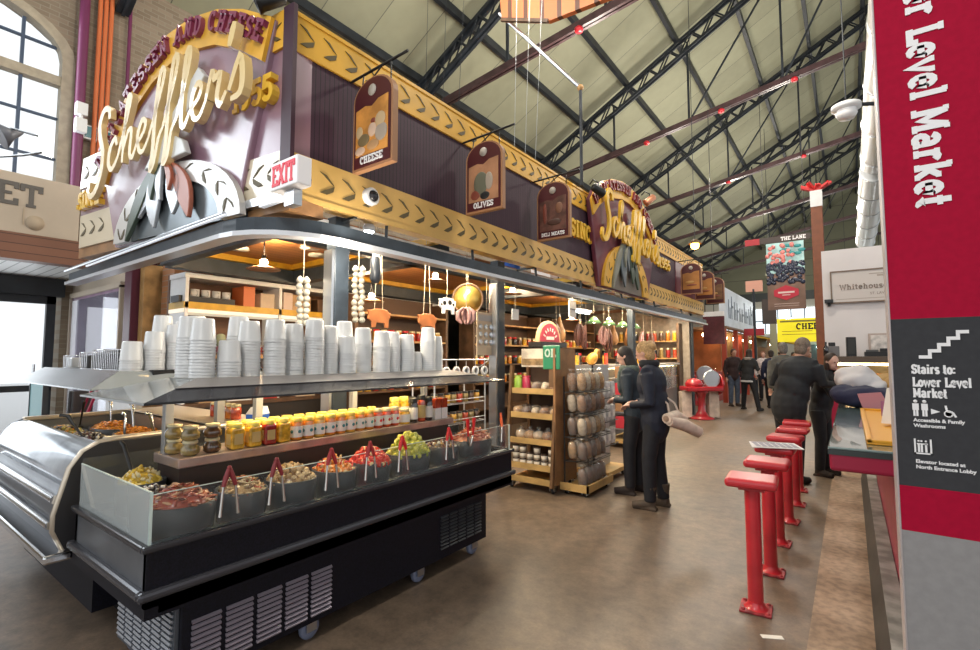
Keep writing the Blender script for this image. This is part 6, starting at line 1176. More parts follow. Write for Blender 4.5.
dc = thing('display_case', 'glowing glass meat case with dark top and red base below the kiosk wall', 'display case', (1.3, 9.2, 0)); MB().box(-1.6, 2.5, 0, .8, 1.44, 1.53).build('top', mat('brown_case_top', (.10,.07,.05), .4), dc); MB().box(-1.6, 2.5, 0, .8, 0, .95).build('base', CRED, dc); MB().box(-1.6, 2.5, .0, .012, .95, 1.44).build('glass', CGF, dc); MB().box(-1.6, 2.5, .7, .72, .95, 1.44).build('back', mat('brass_case_back', (.55,.38,.15), .4), dc); MB().box(-1.6, 2.5, .05, .6, 1.18, 1.2).build('shelf', BRUSHED, dc); MB().tube([(-1.5,.1,1.41),(2.4,.1,1.41)], .018, 8).build('light_tube', mat('case_tube', (1,.9,.6), .4, emit=(1,.75,.35), estr=14), dc); MB().tube([(-1.5,.1,1.165),(2.4,.1,1.165)], .012, 8).build('light_tube', mat('case_tube'), dc)
for l, z in enumerate((.951, 1.201)):
    for i in range(7):
        o = MB().lathe([(0,0),(.09,0),(.1,.03),(.07,.07),(0,.08)], seg=12, sy=.8).build('pastry', LOAF[(i+l) % 3]); o.location = (-.15+.25*i, 9.5, z); tag(o, 'baked item on the %s shelf of the glowing case, %s from the left' % (('lower','upper')[l], ORD[i]), 'pastry', 'baked goods in the glowing case')
def box_thing(name, lab, cat, loc, parts, rz=0.):
    t = thing(name, lab, cat, loc, rz)
    for nm, bx, m in parts: MB().box(*bx).build(nm, m, t, .006)
    return t
box_thing('speaker_box', 'black upright speaker standing on the glass case', 'speaker', (.02, 9.5, 1.531), [('body', (-.06,.06,-.05,.05,0,.3), BLACK), ('front', (-.045,.045,-.055,-.05,.03,.27), mat('speaker_grille', (.04,.04,.04), .7))], R(8))
box_thing('cash_register', 'dark till on the glass case', 'till', (.35, 9.5, 1.531), [('base', (-.17,.15,-.12,.12,0,.07), BLACK), ('keyboard', (-.15,.0,-.1,.0,.07,.1), mat('till_keys', (.1,.1,.1), .5)), ('screen', (.02,.12,-.02,.02,.07,.12), BLACK)])
box_thing('coffee_grinder', 'small grey machine at the left end of the glass case', 'machine', (-.22, 9.5, 1.531), [('body', (-.07,.09,-.06,.06,0,.16), mat('machine_grey', (.16,.15,.15), .4)), ('head', (-.05,.04,-.05,.05,.16,.22), BLACK)])
box_thing('picture_frame', 'small framed picture on the kiosk wall', 'picture', (.38, 9.99, 1.6), [('frame', (-.13,.17,-.02,0,0,.3), mat('pale_frame', (.45,.36,.32), .5)), ('picture', (-.1,.14,-.025,-.02,.03,.27), mat('picture_print', (.6,.55,.52), .5, noise=.3, nscale=12))])
box_thing('wall_lamp', 'black wall lamp at the corner of the kiosk board', 'lamp', (-.25, 9.98, 2.42), [('body', (-.06,.06,-.1,0,0,.06), BLACK), ('arm', (-.02,.02,-.03,0,-.05,0), BLACK)])
bt = thing('bottle', 'dark bottle on the case end by the brown post', 'bottle', (-.30, 9.3, 1.531)); MB().lathe([(0,0),(.035,0),(.036,.13),(.015,.17),(.013,.21),(0,.21)], seg=12).build('glass', JK, bt); MB().lathe([(.015,.2),(.015,.225),(0,.226)], seg=10).build('cap', BLACK, bt)
# ================================================================== middle distance and far stalls
bc = thing('market_post', 'tall rust-brown post with white head beside the hanging banner', 'post', (-.52, 14.3, 0)); MB().box(-.12, .12, -.12, .12, 0, 5.2).build('shaft', mat('rust_brown', (.22,.07,.03), .5, noise=.1), bc, .01); MB().box(-.125, .125, -.125, .125, 5.2, 5.6).build('head', WHITE, bc)
for i in range(9):
    a = 2*PI*i/9; MB().bar((0,0,5.6), (.32*math.cos(a), .1*math.sin(a), 5.78+.06*math.sin(2.3*i)), .12, .05).build('red_pennant', mat('pennant_red', (.55,.03,.03), .5), bc)
bn = thing('hanging_banner', 'hanging banner of berries with a red badge beside the rust-brown post', 'banner', (-1.38, 16., 0))
MB().box(-.46, .46, 0, .02, 2.86, 4.78).build('sheet', mat('banner_brown', (.2,.12,.09), .6, noise=.2, nscale=3), bn); q = MB(); q.box(-.46,.46,-.003,0,3.9,4.78); q.build('aqua_area', mat('banner_aqua', (.35,.55,.55), .5, noise=.35, nscale=3), bn)
random.seed(5); q1 = MB(); q2 = MB(); q3 = MB()
for i in range(105): q1.ell((random.uniform(-.43,.43), -.008, random.uniform(3.6,4.2)), (.06,.012,.055), 8, 6)
for i in range(26): q2.ell((random.uniform(-.43,.2), -.008, random.uniform(4.2,4.72)), (.06,.012,.06), 8, 6)
for i in range(10): q3.ell((random.uniform(-.05,.42), -.006, random.uniform(4.35,4.7)), (.09,.008,.05), 8, 6)
q1.build('blackberries', mat('berry_dark', (.02,.025,.05), .2, noise=.8, nscale=40), bn); q2.build('pink_fruit', mat('berry_pink', (.65,.2,.18), .4, noise=.4, nscale=20), bn); q3.build('teal_leaves', mat('teal_leaf', (.03,.25,.26), .5), bn)
MB().prism([(-.3,3.42),(0,3.55),(.3,3.42),(.3,3.25),(0,3.12),(-.3,3.25)], (0,0,0), (1,0,0), UZ, (0,-.012,0)).build('badge', mat('badge_red', (.5,.015,.04), .4), bn); q = MB(); q.box(-.2,.2,-.016,-.012,3.32,3.37); q.box(-.1,.1,-.016,-.012,3.26,3.28); q.box(-.3,.3,-.004,0,3.02,3.03); q.box(-.3,.3,-.004,0,2.96,2.968); q.build('badge_print', mat('pale_badge_print', (.75,.6,.58), .5), bn)
MB().box(-.62, .62, .0, .06, 4.8, 4.97).build('bar', mat('dark_bar', (.05,.035,.03), .5), bn); t = MB(); slab(t, 'THE LANE', .1, (-.08, 0, 4.835), (1,0,0), UZ, (0,-.006,0), .2, .06, .95); t.build('lettering', SW, bn); MB().box(-1.0, -.62, -.01, .07, 4.79, 4.97).build('bar_end', mat('bar_end_red', (.35,.02,.03), .5), bn); MB().tube([(-.5,.03,4.97),(-.5,.03,9.6)], .008, 5).build('cable', BLACK, bn); MB().tube([(.5,.03,4.97),(.5,.03,9.6)], .008, 5).build('cable', BLACK, bn); MB().box(.62,.80,.01,.05,4.85,4.92).build('wall_arm', BLACK, bn)
# yellow cheese board, pale lettered booth front
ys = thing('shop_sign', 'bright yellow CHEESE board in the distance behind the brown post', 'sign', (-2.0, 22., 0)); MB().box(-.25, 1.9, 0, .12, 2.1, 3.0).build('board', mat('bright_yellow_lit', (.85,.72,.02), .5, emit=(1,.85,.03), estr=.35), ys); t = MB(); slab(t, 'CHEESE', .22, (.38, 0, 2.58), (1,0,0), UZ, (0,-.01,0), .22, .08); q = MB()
t.build('lettering', BLACK, ys); q.box(-.15,1.75,-.008,0,2.86,2.93); q.box(-.1,.9,-.006,0,2.5,2.52); q.box(-.1,1.6,-.006,0,2.38,2.4); q.build('small_print', mat('faded_print', (.3,.25,.05), .6), ys); MB().box(1.2,1.6,-.01,0,2.15,2.3).build('red_patch', mat('badge_red'), ys)
for x in (-.1, 1.75): MB().tube([(x,.06,0),(x,.06,2.1)], .03, 8).build('leg', STEEL, ys)
lb = thing('booth_front', 'long pale blue-white booth front with tall dark letters beyond the stall', 'booth sign', (-3.3, 17.8, 0)); MB().box(-.2, 0, 0, 6.6, 2.55, 3.86).build('board', mat('blue_white_board', (.62,.68,.76), .45, noise=.08, nscale=2), lb); MB().box(-.22, .02, -.02, 6.6, 2.5, 2.56).build('lower_rail', mat('rail_brown', (.2,.1,.05), .5), lb); q = MB(); random.seed(9)
for i in range(11): y = .5+.52*i; h = random.choice((.5,.65,.8)); q.box(0,.01,y,y+.1,2.85,2.85+h); (q.box(0,.01,y,y+.34,2.85+h*.5,2.85+h*.5+.08) if i % 2 else q.box(0,.01,y+.25,y+.33,2.85,2.85+h*.6))
q.build('tall_letters', mat('slate_letters', (.1,.13,.18), .5), lb)
for y in (0.1, 2.2, 4.4, 6.4): MB().box(-.16,-.02,y-.07,y+.07,0,2.5).build('post', mat('warm_red_post', (.4,.06,.03), .5), lb)
ms = thing('hanging_sign', 'dark maroon square board with white top strip at the end of the stall', 'hanging sign', (-3.2, 15.5, 0)); MB().box(-.3,.28,0,.06,1.9,2.72).build('board', mat('board_maroon', (.09,.015,.02), .5, noise=.2), ms); MB().box(-.3,.28,-.005,.06,2.72,2.86).build('top_strip', WHITE, ms); MB().tube([(0,.03,2.86),(0,.03,9.)], .01, 5).build('cable', BLACK, ms)
# shops along the far left, warm lit
far = [(17.9, 20.0, (.5,.16,.05), 'orange'), (20.1, 22.3, (.45,.3,.15), 'tan'), (22.4, 24.6, (.5,.1,.06), 'red'), (25, 29, (.4,.33,.2), 'beige'), (29.5, 34, (.3,.22,.15), 'brown'), (34.5, 40, (.45,.4,.3), 'cream')]
for i, (y0, y1, c, nm) in enumerate(far):
    s = thing('market_booth', 'warm %s market booth, %s along the aisle past the deli stall' % (nm, ORD[i]), 'stall', (-3.9, y0, 0)); L = y1-y0; m = mat('booth_'+nm, c, .6, noise=.25, nscale=2)
    MB().box(-3.6, -3.4, 0, L, 0, 2.5).build('back_wall', m, s); MB().box(-3.4, 0, L-.1, L, 0, 2.5).build('side_wall', m, s); MB().box(-.7, .2, .1, L-.15, 0, 1.0).build('counter', mat('booth_counter_%d' % (i % 2), ((.35,.05,.04), (.4,.28,.16))[i % 2], .5), s); MB().box(-3.4, .1, 0, L, 2.5, 2.56).build('canopy', mat('booth_canopy', (.25,.13,.06), .6), s)
    for k in range(3): MB().ell((-.2, L*(k+.5)/3, 2.3), .07, 10, 8).build('bulb', mat('warm_booth_bulb', (1,.85,.6), .3, emit=(1,.72,.4), estr=18), s)
    for k in range(2): MB().box(-3.38,-3.1,.2,L-.3,1.1+.6*k,1.15+.6*k).build('shelf', WOOD, s)
    for k in range(int(L/.32)):
        for l in range(2):
            o = MB().box(-.12,.12,-.11,.11,0,.3).build('goods_box', mat('goods_%d' % ((k+l+i) % 4), BXC[(k+l+i) % 4], .5)); o.location = (-7.1, y0+.35+.3*k, 1.151+.6*l); tag(o, 'carton on the %s shelf of the %s booth, %s from the near end' % (('lower','upper')[l], nm, ORD[min(k,19)]), 'box', 'cartons in the far booths')
yb = thing('awning', 'yellow awning of a far booth beyond the pale lettered front', 'awning', (-3.4, 25, 2.4)); MB().prism([(0,.0),(1.6,-.25),(1.6,-.35),(0,.1)], (0,0,0), (1,0,0), UZ, (0,3.6,0)).build('cloth', mat('awning_yellow', (.7,.48,.06), .6), yb); MB().box(-.2,0,0,3.6,-.4,.15).build('fascia', mat('awning_rail', (.3,.2,.05), .5), yb)
bl = thing('market_booth', 'dark booth with a blue-green glow at the end of the aisle', 'stall', (-.6, 41.5, 0)); MB().box(-1.6,2.2,0,3,0,2.4).build('body', mat('dim_teal_booth', (.06,.09,.09), .6), bl); MB().box(-1.7,2.3,-.1,3,2.4,3.1).build('fascia', mat('pale_green_fascia', (.42,.5,.4), .5), bl)
for k in range(4): MB().ell((-1.2+.8*k, -.15, 2.2), .08, 10, 8).build('bulb', mat('cool_booth_bulb', (.8,1,.9), .3, emit=(.7,1,.85), estr=16), bl)
gl_ = thing('market_post', 'grey-green post before the yellow board', 'post', (-2.6, 24, 0)); MB().box(-.12,.12,-.12,.12,0,5).build('shaft', mat('grey_green_post', (.3,.3,.22), .5), gl_); MB().box(-.2,.2,-.2,.2,5,5.1).build('cap', mat('grey_green_post'), gl_)
tb_ = thing('sign_mast', 'slim dark mast with small red sign beside the pale lettered booth', 'sign', (-2.75, 20, 0)); MB().tube([(0,0,0),(0,0,4.0)], .045, 8).build('mast', STEEL, tb_); MB().box(-.35,.3,-.03,.03,2.3,2.55).build('red_board', mat('bar_end_red'), tb_); MB().box(-.25,.3,-.03,.03,3.9,4.3).build('top_board', mat('salmon_board', (.6,.3,.22), .5), tb_); MB().box(.25,.7,-.02,.02,2.7,3.6).build('dark_board', mat('dark_bar'), tb_)
# roof-space things: ducts, speaker, sodium lamp, fluorescent rows, tilted orange sign
DUCT = mat('white_duct', (.68,.67,.64), .3, .25)
for i, (y0, y1, z, lab) in enumerate(((5.5, 17.2, 7.0, 'long white round duct hanging under the ridge, nearer length'), (17.9, 29, 7.0, 'white round duct under the ridge, farther length'))):
    d = thing('air_duct', lab, 'duct', (.8, y0, z)); MB().tube([(0,0,0),(0,y1-y0,0)], .36, 24).build('tube', DUCT, d); q = MB()
    for k in range(int((y1-y0)/2.2)+1): q.lathe([(.355,-.03),(.38,-.03),(.38,.03),(.355,.03)], (0, min(y1-y0, 2.2*k), 0), 24, M=Matrix.Rotation(PI/2,3,'X'))
    q.build('bands', BRUSHED, d)
    for k in range(int((y1-y0)/4)+1): MB().tube([(0,1+4*k,.25),(0,1+4*k,7.6)], .012, 5).build('hanger', STEEL, d)
spk = thing('ceiling_speaker', 'white domed loudspeaker hanging near the ridge duct', 'speaker', (.1, 9., 5.12)); MB().lathe([(0,0),(.1,.01),(.14,.08),(.13,.14)], seg=18).build('dome', WHITE, spk); MB().lathe([(.1,.14),(.19,.16),(.19,.22),(.06,.26),(0,.26)], seg=20).build('collar', WHITE, spk); MB().tube([(0,0,.26),(0,0,9.5)], .01, 5).build('cable', STEEL, spk); MB().tube([(.1,0,.2),(.6,.3,.2)], .03, 6).build('arm', STEEL, spk)
sl = thing('roof_lamp', 'glowing orange lamp under the roof beyond the aisle sign', 'lamp', (-3.55, 15, 4.8)); MB().ell((0,0,0), .12, 14, 10).build('bulb', mat('sodium_bulb', (1,.6,.2), .3, emit=(1,.42,.08), estr=22), sl); MB().lathe([(.2,.04),(.14,.12),(.05,.18)], seg=16).build('shade', mat('lamp_shade_dark', (.1,.06,.03), .5), sl); MB().tube([(0,0,.18),(0,0,8.5)], .01, 5).build('cable', STEEL, sl)
for i, (x, y) in enumerate(((-3.0,27), (-.8,27), (1.2,27), (-3.2,38), (0,38))):
    l = thing('hall_light', '%s bright white lamp hanging in the far end of the hall' % ORD[i], 'lamp', (x, y, 4.0)); MB().ell((0,0,0), (.22,.22,.16), 14, 8).build('globe', mat('bright_globe', (1,1,1), .3, emit=(.9,.95,1), estr=18), l); MB().tube([(0,0,.16),(0,0,EZ+TP*(min(x,2*RX-x)-WX)-4.3)], .012, 5).build("cable", STEEL, l)
og = thing('hanging_sign', 'large orange banner sign tilted in the roof space above the fascia', 'hanging sign', (0,0,0)); pts = [V(-4.25,6,7.5), V(-4.19,6,6.79), V(-3.36,6,6.42), V(-2.3,6.0,6.35), V(-2.2,6,7.5)]
b = MB(); b.add(pts+[p+V(0,.08,0) for p in pts], [(0,1,2,3,4),(9,8,7,6,5),(0,5,6,1),(1,6,7,2),(2,7,8,3),(3,8,9,4),(4,9,5,0)]); b.build('cloth', stripes('orange_banner', (.62,.2,.07), (.12,.05,.03), 'X', 3.5, .6, .75, noise=.4), og); MB().bar(pts[1], pts[2], .05, .05).build('lower_rod', KWOOD, og); MB().tube([(-4.2,6.05,7.4),(-4.2,6.05,12.4)], .012, 5).build('cable', STEEL, og); MB().tube([(-2.3,6.05,7.4),(-2.3,6.05,13.3)], .012, 5).build('cable', STEEL, og)
hp_ = thing('roof_pole', 'pale slanting pole meeting a dark hanger above the fascia', 'pole', (0,0,0)); MB().tube([(-4.3,6.1,7.0),(-3.1,6.5,5.55)], .03, 8).build('pole', BRUSHED, hp_); MB().tube([(-3.1,6.5,5.55),(-3.1,6.5,4.05)], .025, 8).build('hanger', STEEL, hp_); MB().ell((-3.1,6.5,5.55), .05).build('joint', WOOD, hp_)
for i, (y, z) in enumerate(((3.4,3.98),(5.0,3.98))):
    w_ = thing('support_wire', ('thin steel wires rising from the fascia behind the CHEESE sign', 'pale wires rising from the fascia before the third hanging sign')[i], 'wire', (-3.3, y, 4.06)); 
    for d in (0, .25, .5): MB().tube([(0,d,0),(.1+d*.3,d*1.1,4.6+d)], .003, 4).build('wire', STEEL if i == 0 else BRUSHED, w_)
lw = thing('horn_speaker', 'grey horn speaker strung on wires before the tall window', 'speaker', (-7., 1.03, 3.86)); MB().lathe([(.02,-.1),(.04,-.06),(.06,.0),(.14,.1),(.13,.1)], seg=16, M=Matrix.Rotation(R(120),3,'X')).build('horn', mat('horn_grey', (.16,.17,.2), .4), lw); MB().tube([(-3,-.4,.5),(0,0,.06),(.5,.12,-.12)], .012, 6).build('wire', BLACK, lw); MB().tube([(-3,-.4,.3),(0,.1,-.2),(.5,.15,-.28)], .012, 6).build('wire', BLACK, lw)
# machines at the end of the stall
def slicer(loc, lab, s=1., rz=0.):
    t = thing('flywheel_slicer', lab, 'slicer', loc, rz, 'red slicers at the end of the stall'); RDM = mat('slicer_red', (.36,.015,.025), .2, coat=.8)
    MB().lathe([(0,0),(.3*s,0),(.3*s,.03),(.16*s,.08),(.09*s,.2),(.08*s,.45),(.13*s,.62),(.2*s,.68),(0,.69)], seg=20).build('pedestal', RDM, t); MB().box(-.45*s,.45*s,-.25,.25,.68,.8).build('bed', RDM, t, .03); MB().lathe([(0,0),(.2*s,0),(.22*s,.06),(.16*s,.16),(0,.2)], (-.18*s,0,.8), 18).build('dome', RDM, t); MB().lathe([(0,-.02),(.2*s,-.02),(.22*s,0),(.2*s,.02),(0,.02)], (.22*s,-.1,.98), 24, M=Matrix.Rotation(PI/2,3,'X'), smooth=False).build('blade', BRUSHED, t); MB().box(-.1*s,.4*s,-.02,.2,.8,.84).build('carriage', CHROME, t); MB().lathe([(.24*s,-.02),(.27*s,-.02),(.27*s,.02),(.24*s,.02),(.24*s,-.02)], (.46*s,.05,.85), 20, M=Matrix.Rotation(PI/2,3,'Y')).build('flywheel', RDM, t); MB().tube([(.46*s,.05,.6),(.46*s,.05,1.1)], .015, 6).build('spoke', CHROME, t)
    for x in (-.36*s, .34*s): MB().box(x-.13*s,x+.13*s,.02,.2,.03,.66).build('side_panel', mat('cream_panel', (.55,.45,.38), .4, noise=.15), t, .01)
slicer((-4.0,16.6,0), 'red flywheel slicer on a flared pedestal at the end of the stall', 1.2, R(15)); slicer((-3.0,12.9,0), 'second red slicer half hidden behind the blonde woman', 1., R(40))
gc = thing('glass_cabinet', 'tall dark glass cabinet behind the red slicer', 'cabinet', (-5.0, 17.3, 0)); MB().box(-.45,.45,-.3,.3,0,1.15).build('base', KWOOD, gc); MB().box(-.42,.42,-.28,.28,1.15,1.75).build('case', mat('dark_cabinet_glass', (.06,.05,.045), .12), gc); MB().box(-.45,.45,-.3,.3,1.75,1.8).build('top', WOOD, gc)
# a folded red ladder and teal board by the entrance doors
ld = thing('step_ladder', 'folded red step ladder leaning behind the rear cart', 'ladder', (-8.3, 2.1, 0)); 
for x in (-.14,.14): MB().bar((x,-.25,0),(x*.8,.1,1.1), .04,.025).build('rail', CRED, ld)
for k in range(4): MB().box(-.13,.13,-.2+.08*k,-.12+.08*k,.22+.25*k,.25+.25*k).build('tread', WHITE, ld)
tbz = thing('notice_board', 'teal board standing by the entrance doors', 'board', (-9.0, 1.75, 0)); MB().box(-.4,.3,0,.04,.25,1.15).build('panel', mat('teal_board', (.12,.3,.32), .5), tbz); MB().box(-.42,-.4,-.01,.05,0,1.18).build('post', STEEL, tbz); MB().box(.3,.32,-.01,.05,0,1.18).build('post', STEEL, tbz)
for i, x in enumerate((-8.85, -8.7)):
    o = MB().box(-.03,.03,-.12,.12,0,1.05).build('folding_table', mat('dark_slat', (.06,.05,.05), .5), None, .01); o.location = (x, 2.15, 0); o.rotation_euler = (0,R(3),R(10)); tag(o, 'dark folded tabletop leaning by the red ladder, %s of two' % ('outer','inner')[i], 'table', 'folded tabletops')
wd3 = thing('white_panel', 'white board standing behind the rear cart', 'board', (-7.35, 2.2, 0)); MB().box(-.5,.5,0,.04,0,1.1).build('panel', WHITE, wd3); MB().box(-.5,-.42,.04,.3,0,.04).build('foot', STEEL, wd3); MB().box(.42,.5,.04,.3,0,.04).build('foot', STEEL, wd3)

for i, (x, y, lab) in enumerate(((-4.6, 9.7, 'red fitting on the nearest roof tie above the fascia'), (-5.4, 16.6, 'red fitting on the second roof tie, left of centre'), (-3.0, 16.6, 'red fitting on the second roof tie, middle'), (-1.0, 16.6, 'red fitting on the second roof tie, toward the ridge'), (-4.0, 23.2, 'red fitting on the third roof tie, left of centre'), (-1.2, 23.2, 'red fitting on the third roof tie, toward the ridge'))):
    z = 8.42+(.172 if y > 10 else .12)*(x-WX-1.8)-.2
    r = thing('sprinkler_valve', lab, 'sprinkler', (x, y-.1, z), 0, 'red fittings on the roof ties'); MB().lathe([(0,0),(.09,.01),(.1,.08),(.05,.13),(0,.13)], seg=12).build('body', mat('valve_red', (.5,.02,.03), .4), r); MB().box(-.03,.03,0,.1,.1,.16).build('clamp', STEEL, r)
# ================================================================== people
SKIN = mat('skin', (.50,.27,.19), .5, noise=.08, nscale=12); SKINL = mat('skin_light', (.58,.34,.26), .5, noise=.08, nscale=12); LIPS = mat('lips', (.36,.1,.09), .5); EYE = mat('eye_dark', (.03,.02,.018), .3)
def rem(o, vox, it=4):
    m = o.modifiers.new('r', 'REMESH'); m.mode = 'VOXEL'; m.voxel_size = vox; m.use_smooth_shade = True
    s = o.modifiers.new('s', 'SMOOTH'); s.factor = .5; s.iterations = it; return o
def person(label, loc, facing, H=1.7, jacket=(.02,.02,.025), trousers=(.015,.015,.02), hair=(.1,.06,.03), shoes=(.03,.02,.015), skin=None, pose={}, vox=.009, cvox=.013, female=False, hem=.80, hairlong=False, bun=False, bulk=1., jnoise=.2, group=None):
    k = H/1.7; fx, fy = facing; rz = math.atan2(-fx, fy); p = thing('person', label, 'person', loc, rz, group); sk = skin or SKIN; g = pose.get
    lx, ly = g('lean', (0, .02)); sw_ = (.165 if female else .19)*k; hw = .09*k
    def W(t): return V(*t)*k
    hips = W((0,0,.93)) + W(g('hips', (0,0,0))); chest = hips+W((lx*.8, ly*.8, .35)); shz = hips+W((lx, ly, .47)); neck = shz+W((0,.01,.07)); head = neck+W(g('head', (0,.035,.135)))
    hd = g('headyaw', 0.); HM = Matrix.Rotation(R(hd), 3, 'Z')@Matrix.Rotation(R(g('headpitch', -8)), 3, 'X')
    J = {}
    for s, c in ((-1,'L'), (1,'R')):
        J['sh'+c] = shz+V(s*sw_, 0, -.02*k); J['el'+c] = hips+W(g('el'+c, (s*.25, -.02, .17))); J['ha'+c] = hips+W(g('ha'+c, (s*.24, .06, -.08)))
        J['hip'+c] = hips+V(s*hw, 0, -.02*k); J['an'+c] = W(g('an'+c, (s*.1, 0, .08))); J['kn'+c] = W(g('kn'+c, tuple(((J['hip'+c]+J['an'+c])*.5+V(0,.03*k,.02*k))/k)))
        J['toe'+c] = J['an'+c]+Matrix.Rotation(R(g('toe'+c, -s*12)), 3, 'Z')@W((0,.15,-.045))
    b = MB(); b.ell(hips, W((.15*bulk,.105*bulk,.12))); b.ell(hips.lerp(chest, .5), W((.13*bulk,.095*bulk,.16))); b.ell(chest, W((.155*bulk,.11*bulk,.17))); b.tube([J['shL'], shz+V(0,0,.03*k), J['shR']], [.055*k,.06*k,.055*k], 10); b.tube([shz, neck+V(0,0,.02*k), head], [.062*k,.052*k,.05*k], 10)
    b.ell(head+V(0,0,.015*k), W((.073,.09,.098)), 18, 14, HM); b.ell(head+HM@W((0,.035,-.055)), W((.052,.055,.06)), 14, 10, HM); b.ell(head+HM@W((0,.093,-.015)), W((.013,.018,.024)), 10, 8, HM); b.ell(head+HM@W((0,.084,.02)), W((.03,.012,.012)), 10, 8, HM)
    for s in (-1, 1): b.ell(head+HM@W((s*.073,-.005,-.005)), W((.01,.02,.03)), 8, 8, HM)
    for c in 'LR':
        b.tube([J['hip'+c], J['kn'+c], J['an'+c]], [.085*k,.056*k,.038*k], 10); b.tube([J['an'+c]-V(0,.03*k,.03*k), J['toe'+c]], [.036*k,.028*k], 8); b.tube([J['sh'+c], J['el'+c], J['ha'+c]], [.05*k,.038*k,.026*k], 10)
        d = (J['ha'+c]-J['el'+c]).normalized(); sd = d.cross(V(0,0,1)); sd = sd.normalized() if sd.length > .1 else V(1,0,0); up = sd.cross(d); M = Matrix((sd, up, d)).transposed(); h0 = J['ha'+c]; side = -1 if c == 'R' else 1
        b.ell(h0+d*.045*k, W((.038,.017,.05)), 10, 8, M)
        for i, ln in enumerate((.062,.072,.068,.05)):
            a = h0+d*.075*k+sd*(-.027+.018*i)*k; m_ = a+(d*ln*.55-up*.012)*k; e = m_+(d*ln*.35-up*.035)*k; b.tube([a, m_, e], [.0095*k,.009*k,.0075*k], 6)
        a = h0+d*.02*k+sd*side*.03*k; b.tube([a, a+(d*.035+sd*side*.03)*k, a+(d*.065+sd*side*.028-up*.02)*k], [.011*k,.010*k,.008*k], 6)
    rem(b.build('body', sk, p), vox, 3)
    e = MB()
    for s in (-1, 1): e.ell(head+HM@W((s*.028,.088,.005)), W((.011,.006,.006)), 8, 6, HM)
    e.build('eyes', EYE, p); MB().ell(head+HM@W((0,.093,-.055)), W((.022,.006,.006)), 8, 6, HM).build('mouth', LIPS, p)
    nm = lambda q, c: mat(q+'_%02d%02d%02d' % tuple(int(99*x) for x in c), c, .75, noise=jnoise, nscale=14)
    t = MB(); t.ell(hips+V(0,0,-.03*k), W((.165*bulk,.12*bulk,.13)))
    for c in 'LR': t.tube([J['hip'+c], J['kn'+c], J['an'+c]+V(0,0,.0)], [.102*k,.076*k,.062*k], 12)
    rem(t.build('trousers', nm('trousers', trousers), p), cvox)
    j = MB(); hz = hem*k-hips.z if False else 0
    j.ell(hips+V(0,0,-.03*k+(.8-hem)*-.0), W((.18*bulk,.135*bulk,(.93-hem)+.04))); j.ell(hips.lerp(chest,.4), W((.176*bulk,.138*bulk,.24))); j.ell(chest, W((.185*bulk,.14*bulk,.2))); j.tube([J['shL'], shz+V(0,0,.03*k), J['shR']], [.078*k,.085*k,.078*k], 12); j.tube([shz-V(0,0,.02*k), neck-V(0,0,.005*k)], [.1*k,.072*k], 12)
    for c in 'LR': d = (J['ha'+c]-J['el'+c]).normalized(); j.tube([J['sh'+c], J['el'+c], J['ha'+c]-d*.01*k], [.072*k*bulk,.056*k,.043*k], 12)
    rem(j.build('jacket', nm('jacket', jacket), p), cvox, 9)
    h = MB(); h.ell(head+HM@W((0,-.018,.03)), W((.083,.093,.098)), 16, 12, HM); h.ell(head+HM@W((0,-.04,-.03)), W((.074,.065,.085)), 14, 10, HM)
    if hairlong: h.ell(head+HM@W((0,-.06,-.13)), W((.085,.05,.15)), 14, 10, HM); h.ell(head+HM@W((.06,-.02,-.08)), W((.03,.05,.12)), 10, 8, HM); h.ell(head+HM@W((-.06,-.02,-.08)), W((.03,.05,.12)), 10, 8, HM)
    if bun: h.ell(head+HM@W((0,-.105,.03)), W((.05,.04,.045)), 14, 10, HM); h.ell(head+HM@W((.02,-.09,.075)), W((.045,.035,.03)), 10, 8, HM)
    rem(h.build('hair', mat('hair_%02d%02d%02d' % tuple(int(99*x) for x in hair), hair, .6, noise=.3, nscale=60), p), .009 if vox < .012 else .016, 2)
    for c in 'LR':
        f = MB(); A = J['an'+c]; T = J['toe'+c]; d = (T-A); d.z = 0; d.normalize(); h_ = A-d*.05*k; f.tube([V(h_.x,h_.y,A.z-.03*k), V(A.x,A.y,A.z-.03*k)+d*.03*k, V(T.x,T.y,A.z-.045*k)+d*.03*k], [.046*k,.05*k,.036*k], 10); f.tube([A+V(0,0,.02*k if not g('boots') else .16*k), A-V(0,0,.03*k)], [.058*k if not g('boots') else .068*k,.05*k], 10)
        f.box(*[q for ax in (0,1) for q in (min(h_[ax],T[ax])-.02*k, max(h_[ax],T[ax])+.02*k)], A.z-.08*k, A.z-.055*k) if abs(d.x) < .3 else None
        rem(f.build('shoe', nm('shoe', shoes), p), .009 if vox < .012 else .014, 2)
    return p, dict(head=head, HM=HM, J=J, k=k, shz=shz, hips=hips, neck=neck)
P1, I1 = person('blonde woman in a navy winter jacket looking at the bread rack', (-1.62, 5.05, 0), (-1, -.08), 1.66, (.010,.013,.026), (.010,.011,.016), (.42,.26,.11), (.07,.05,.035), SKINL, dict(lean=(0,.04), headpitch=-22, headyaw=-6, head=(0,.05,.13), elL=(-.23,.0,.16), haL=(-.1,.23,.12), elR=(.24,-.02,.16), haR=(.08,.22,.14), anL=(-.09,.05,.08), anR=(.1,-.04,.08), boots=True), .008, .012, True, .72, bun=True, bulk=1.1)
k = I1['k']; MB().lathe([(.075,-.03),(.1,-.01),(.105,.03),(.085,.055),(.07,.05)], I1['neck']-V(0,-.005,.0), 18).build('collar', mat('fur_collar', (.015,.016,.02), .95, bump=.6, bscale=200), P1); MB().box(-.205,-.2,-.03,.03,1.2,1.215).build('sleeve_patch', mat('pale_thread', (.4,.42,.45), .6), P1)
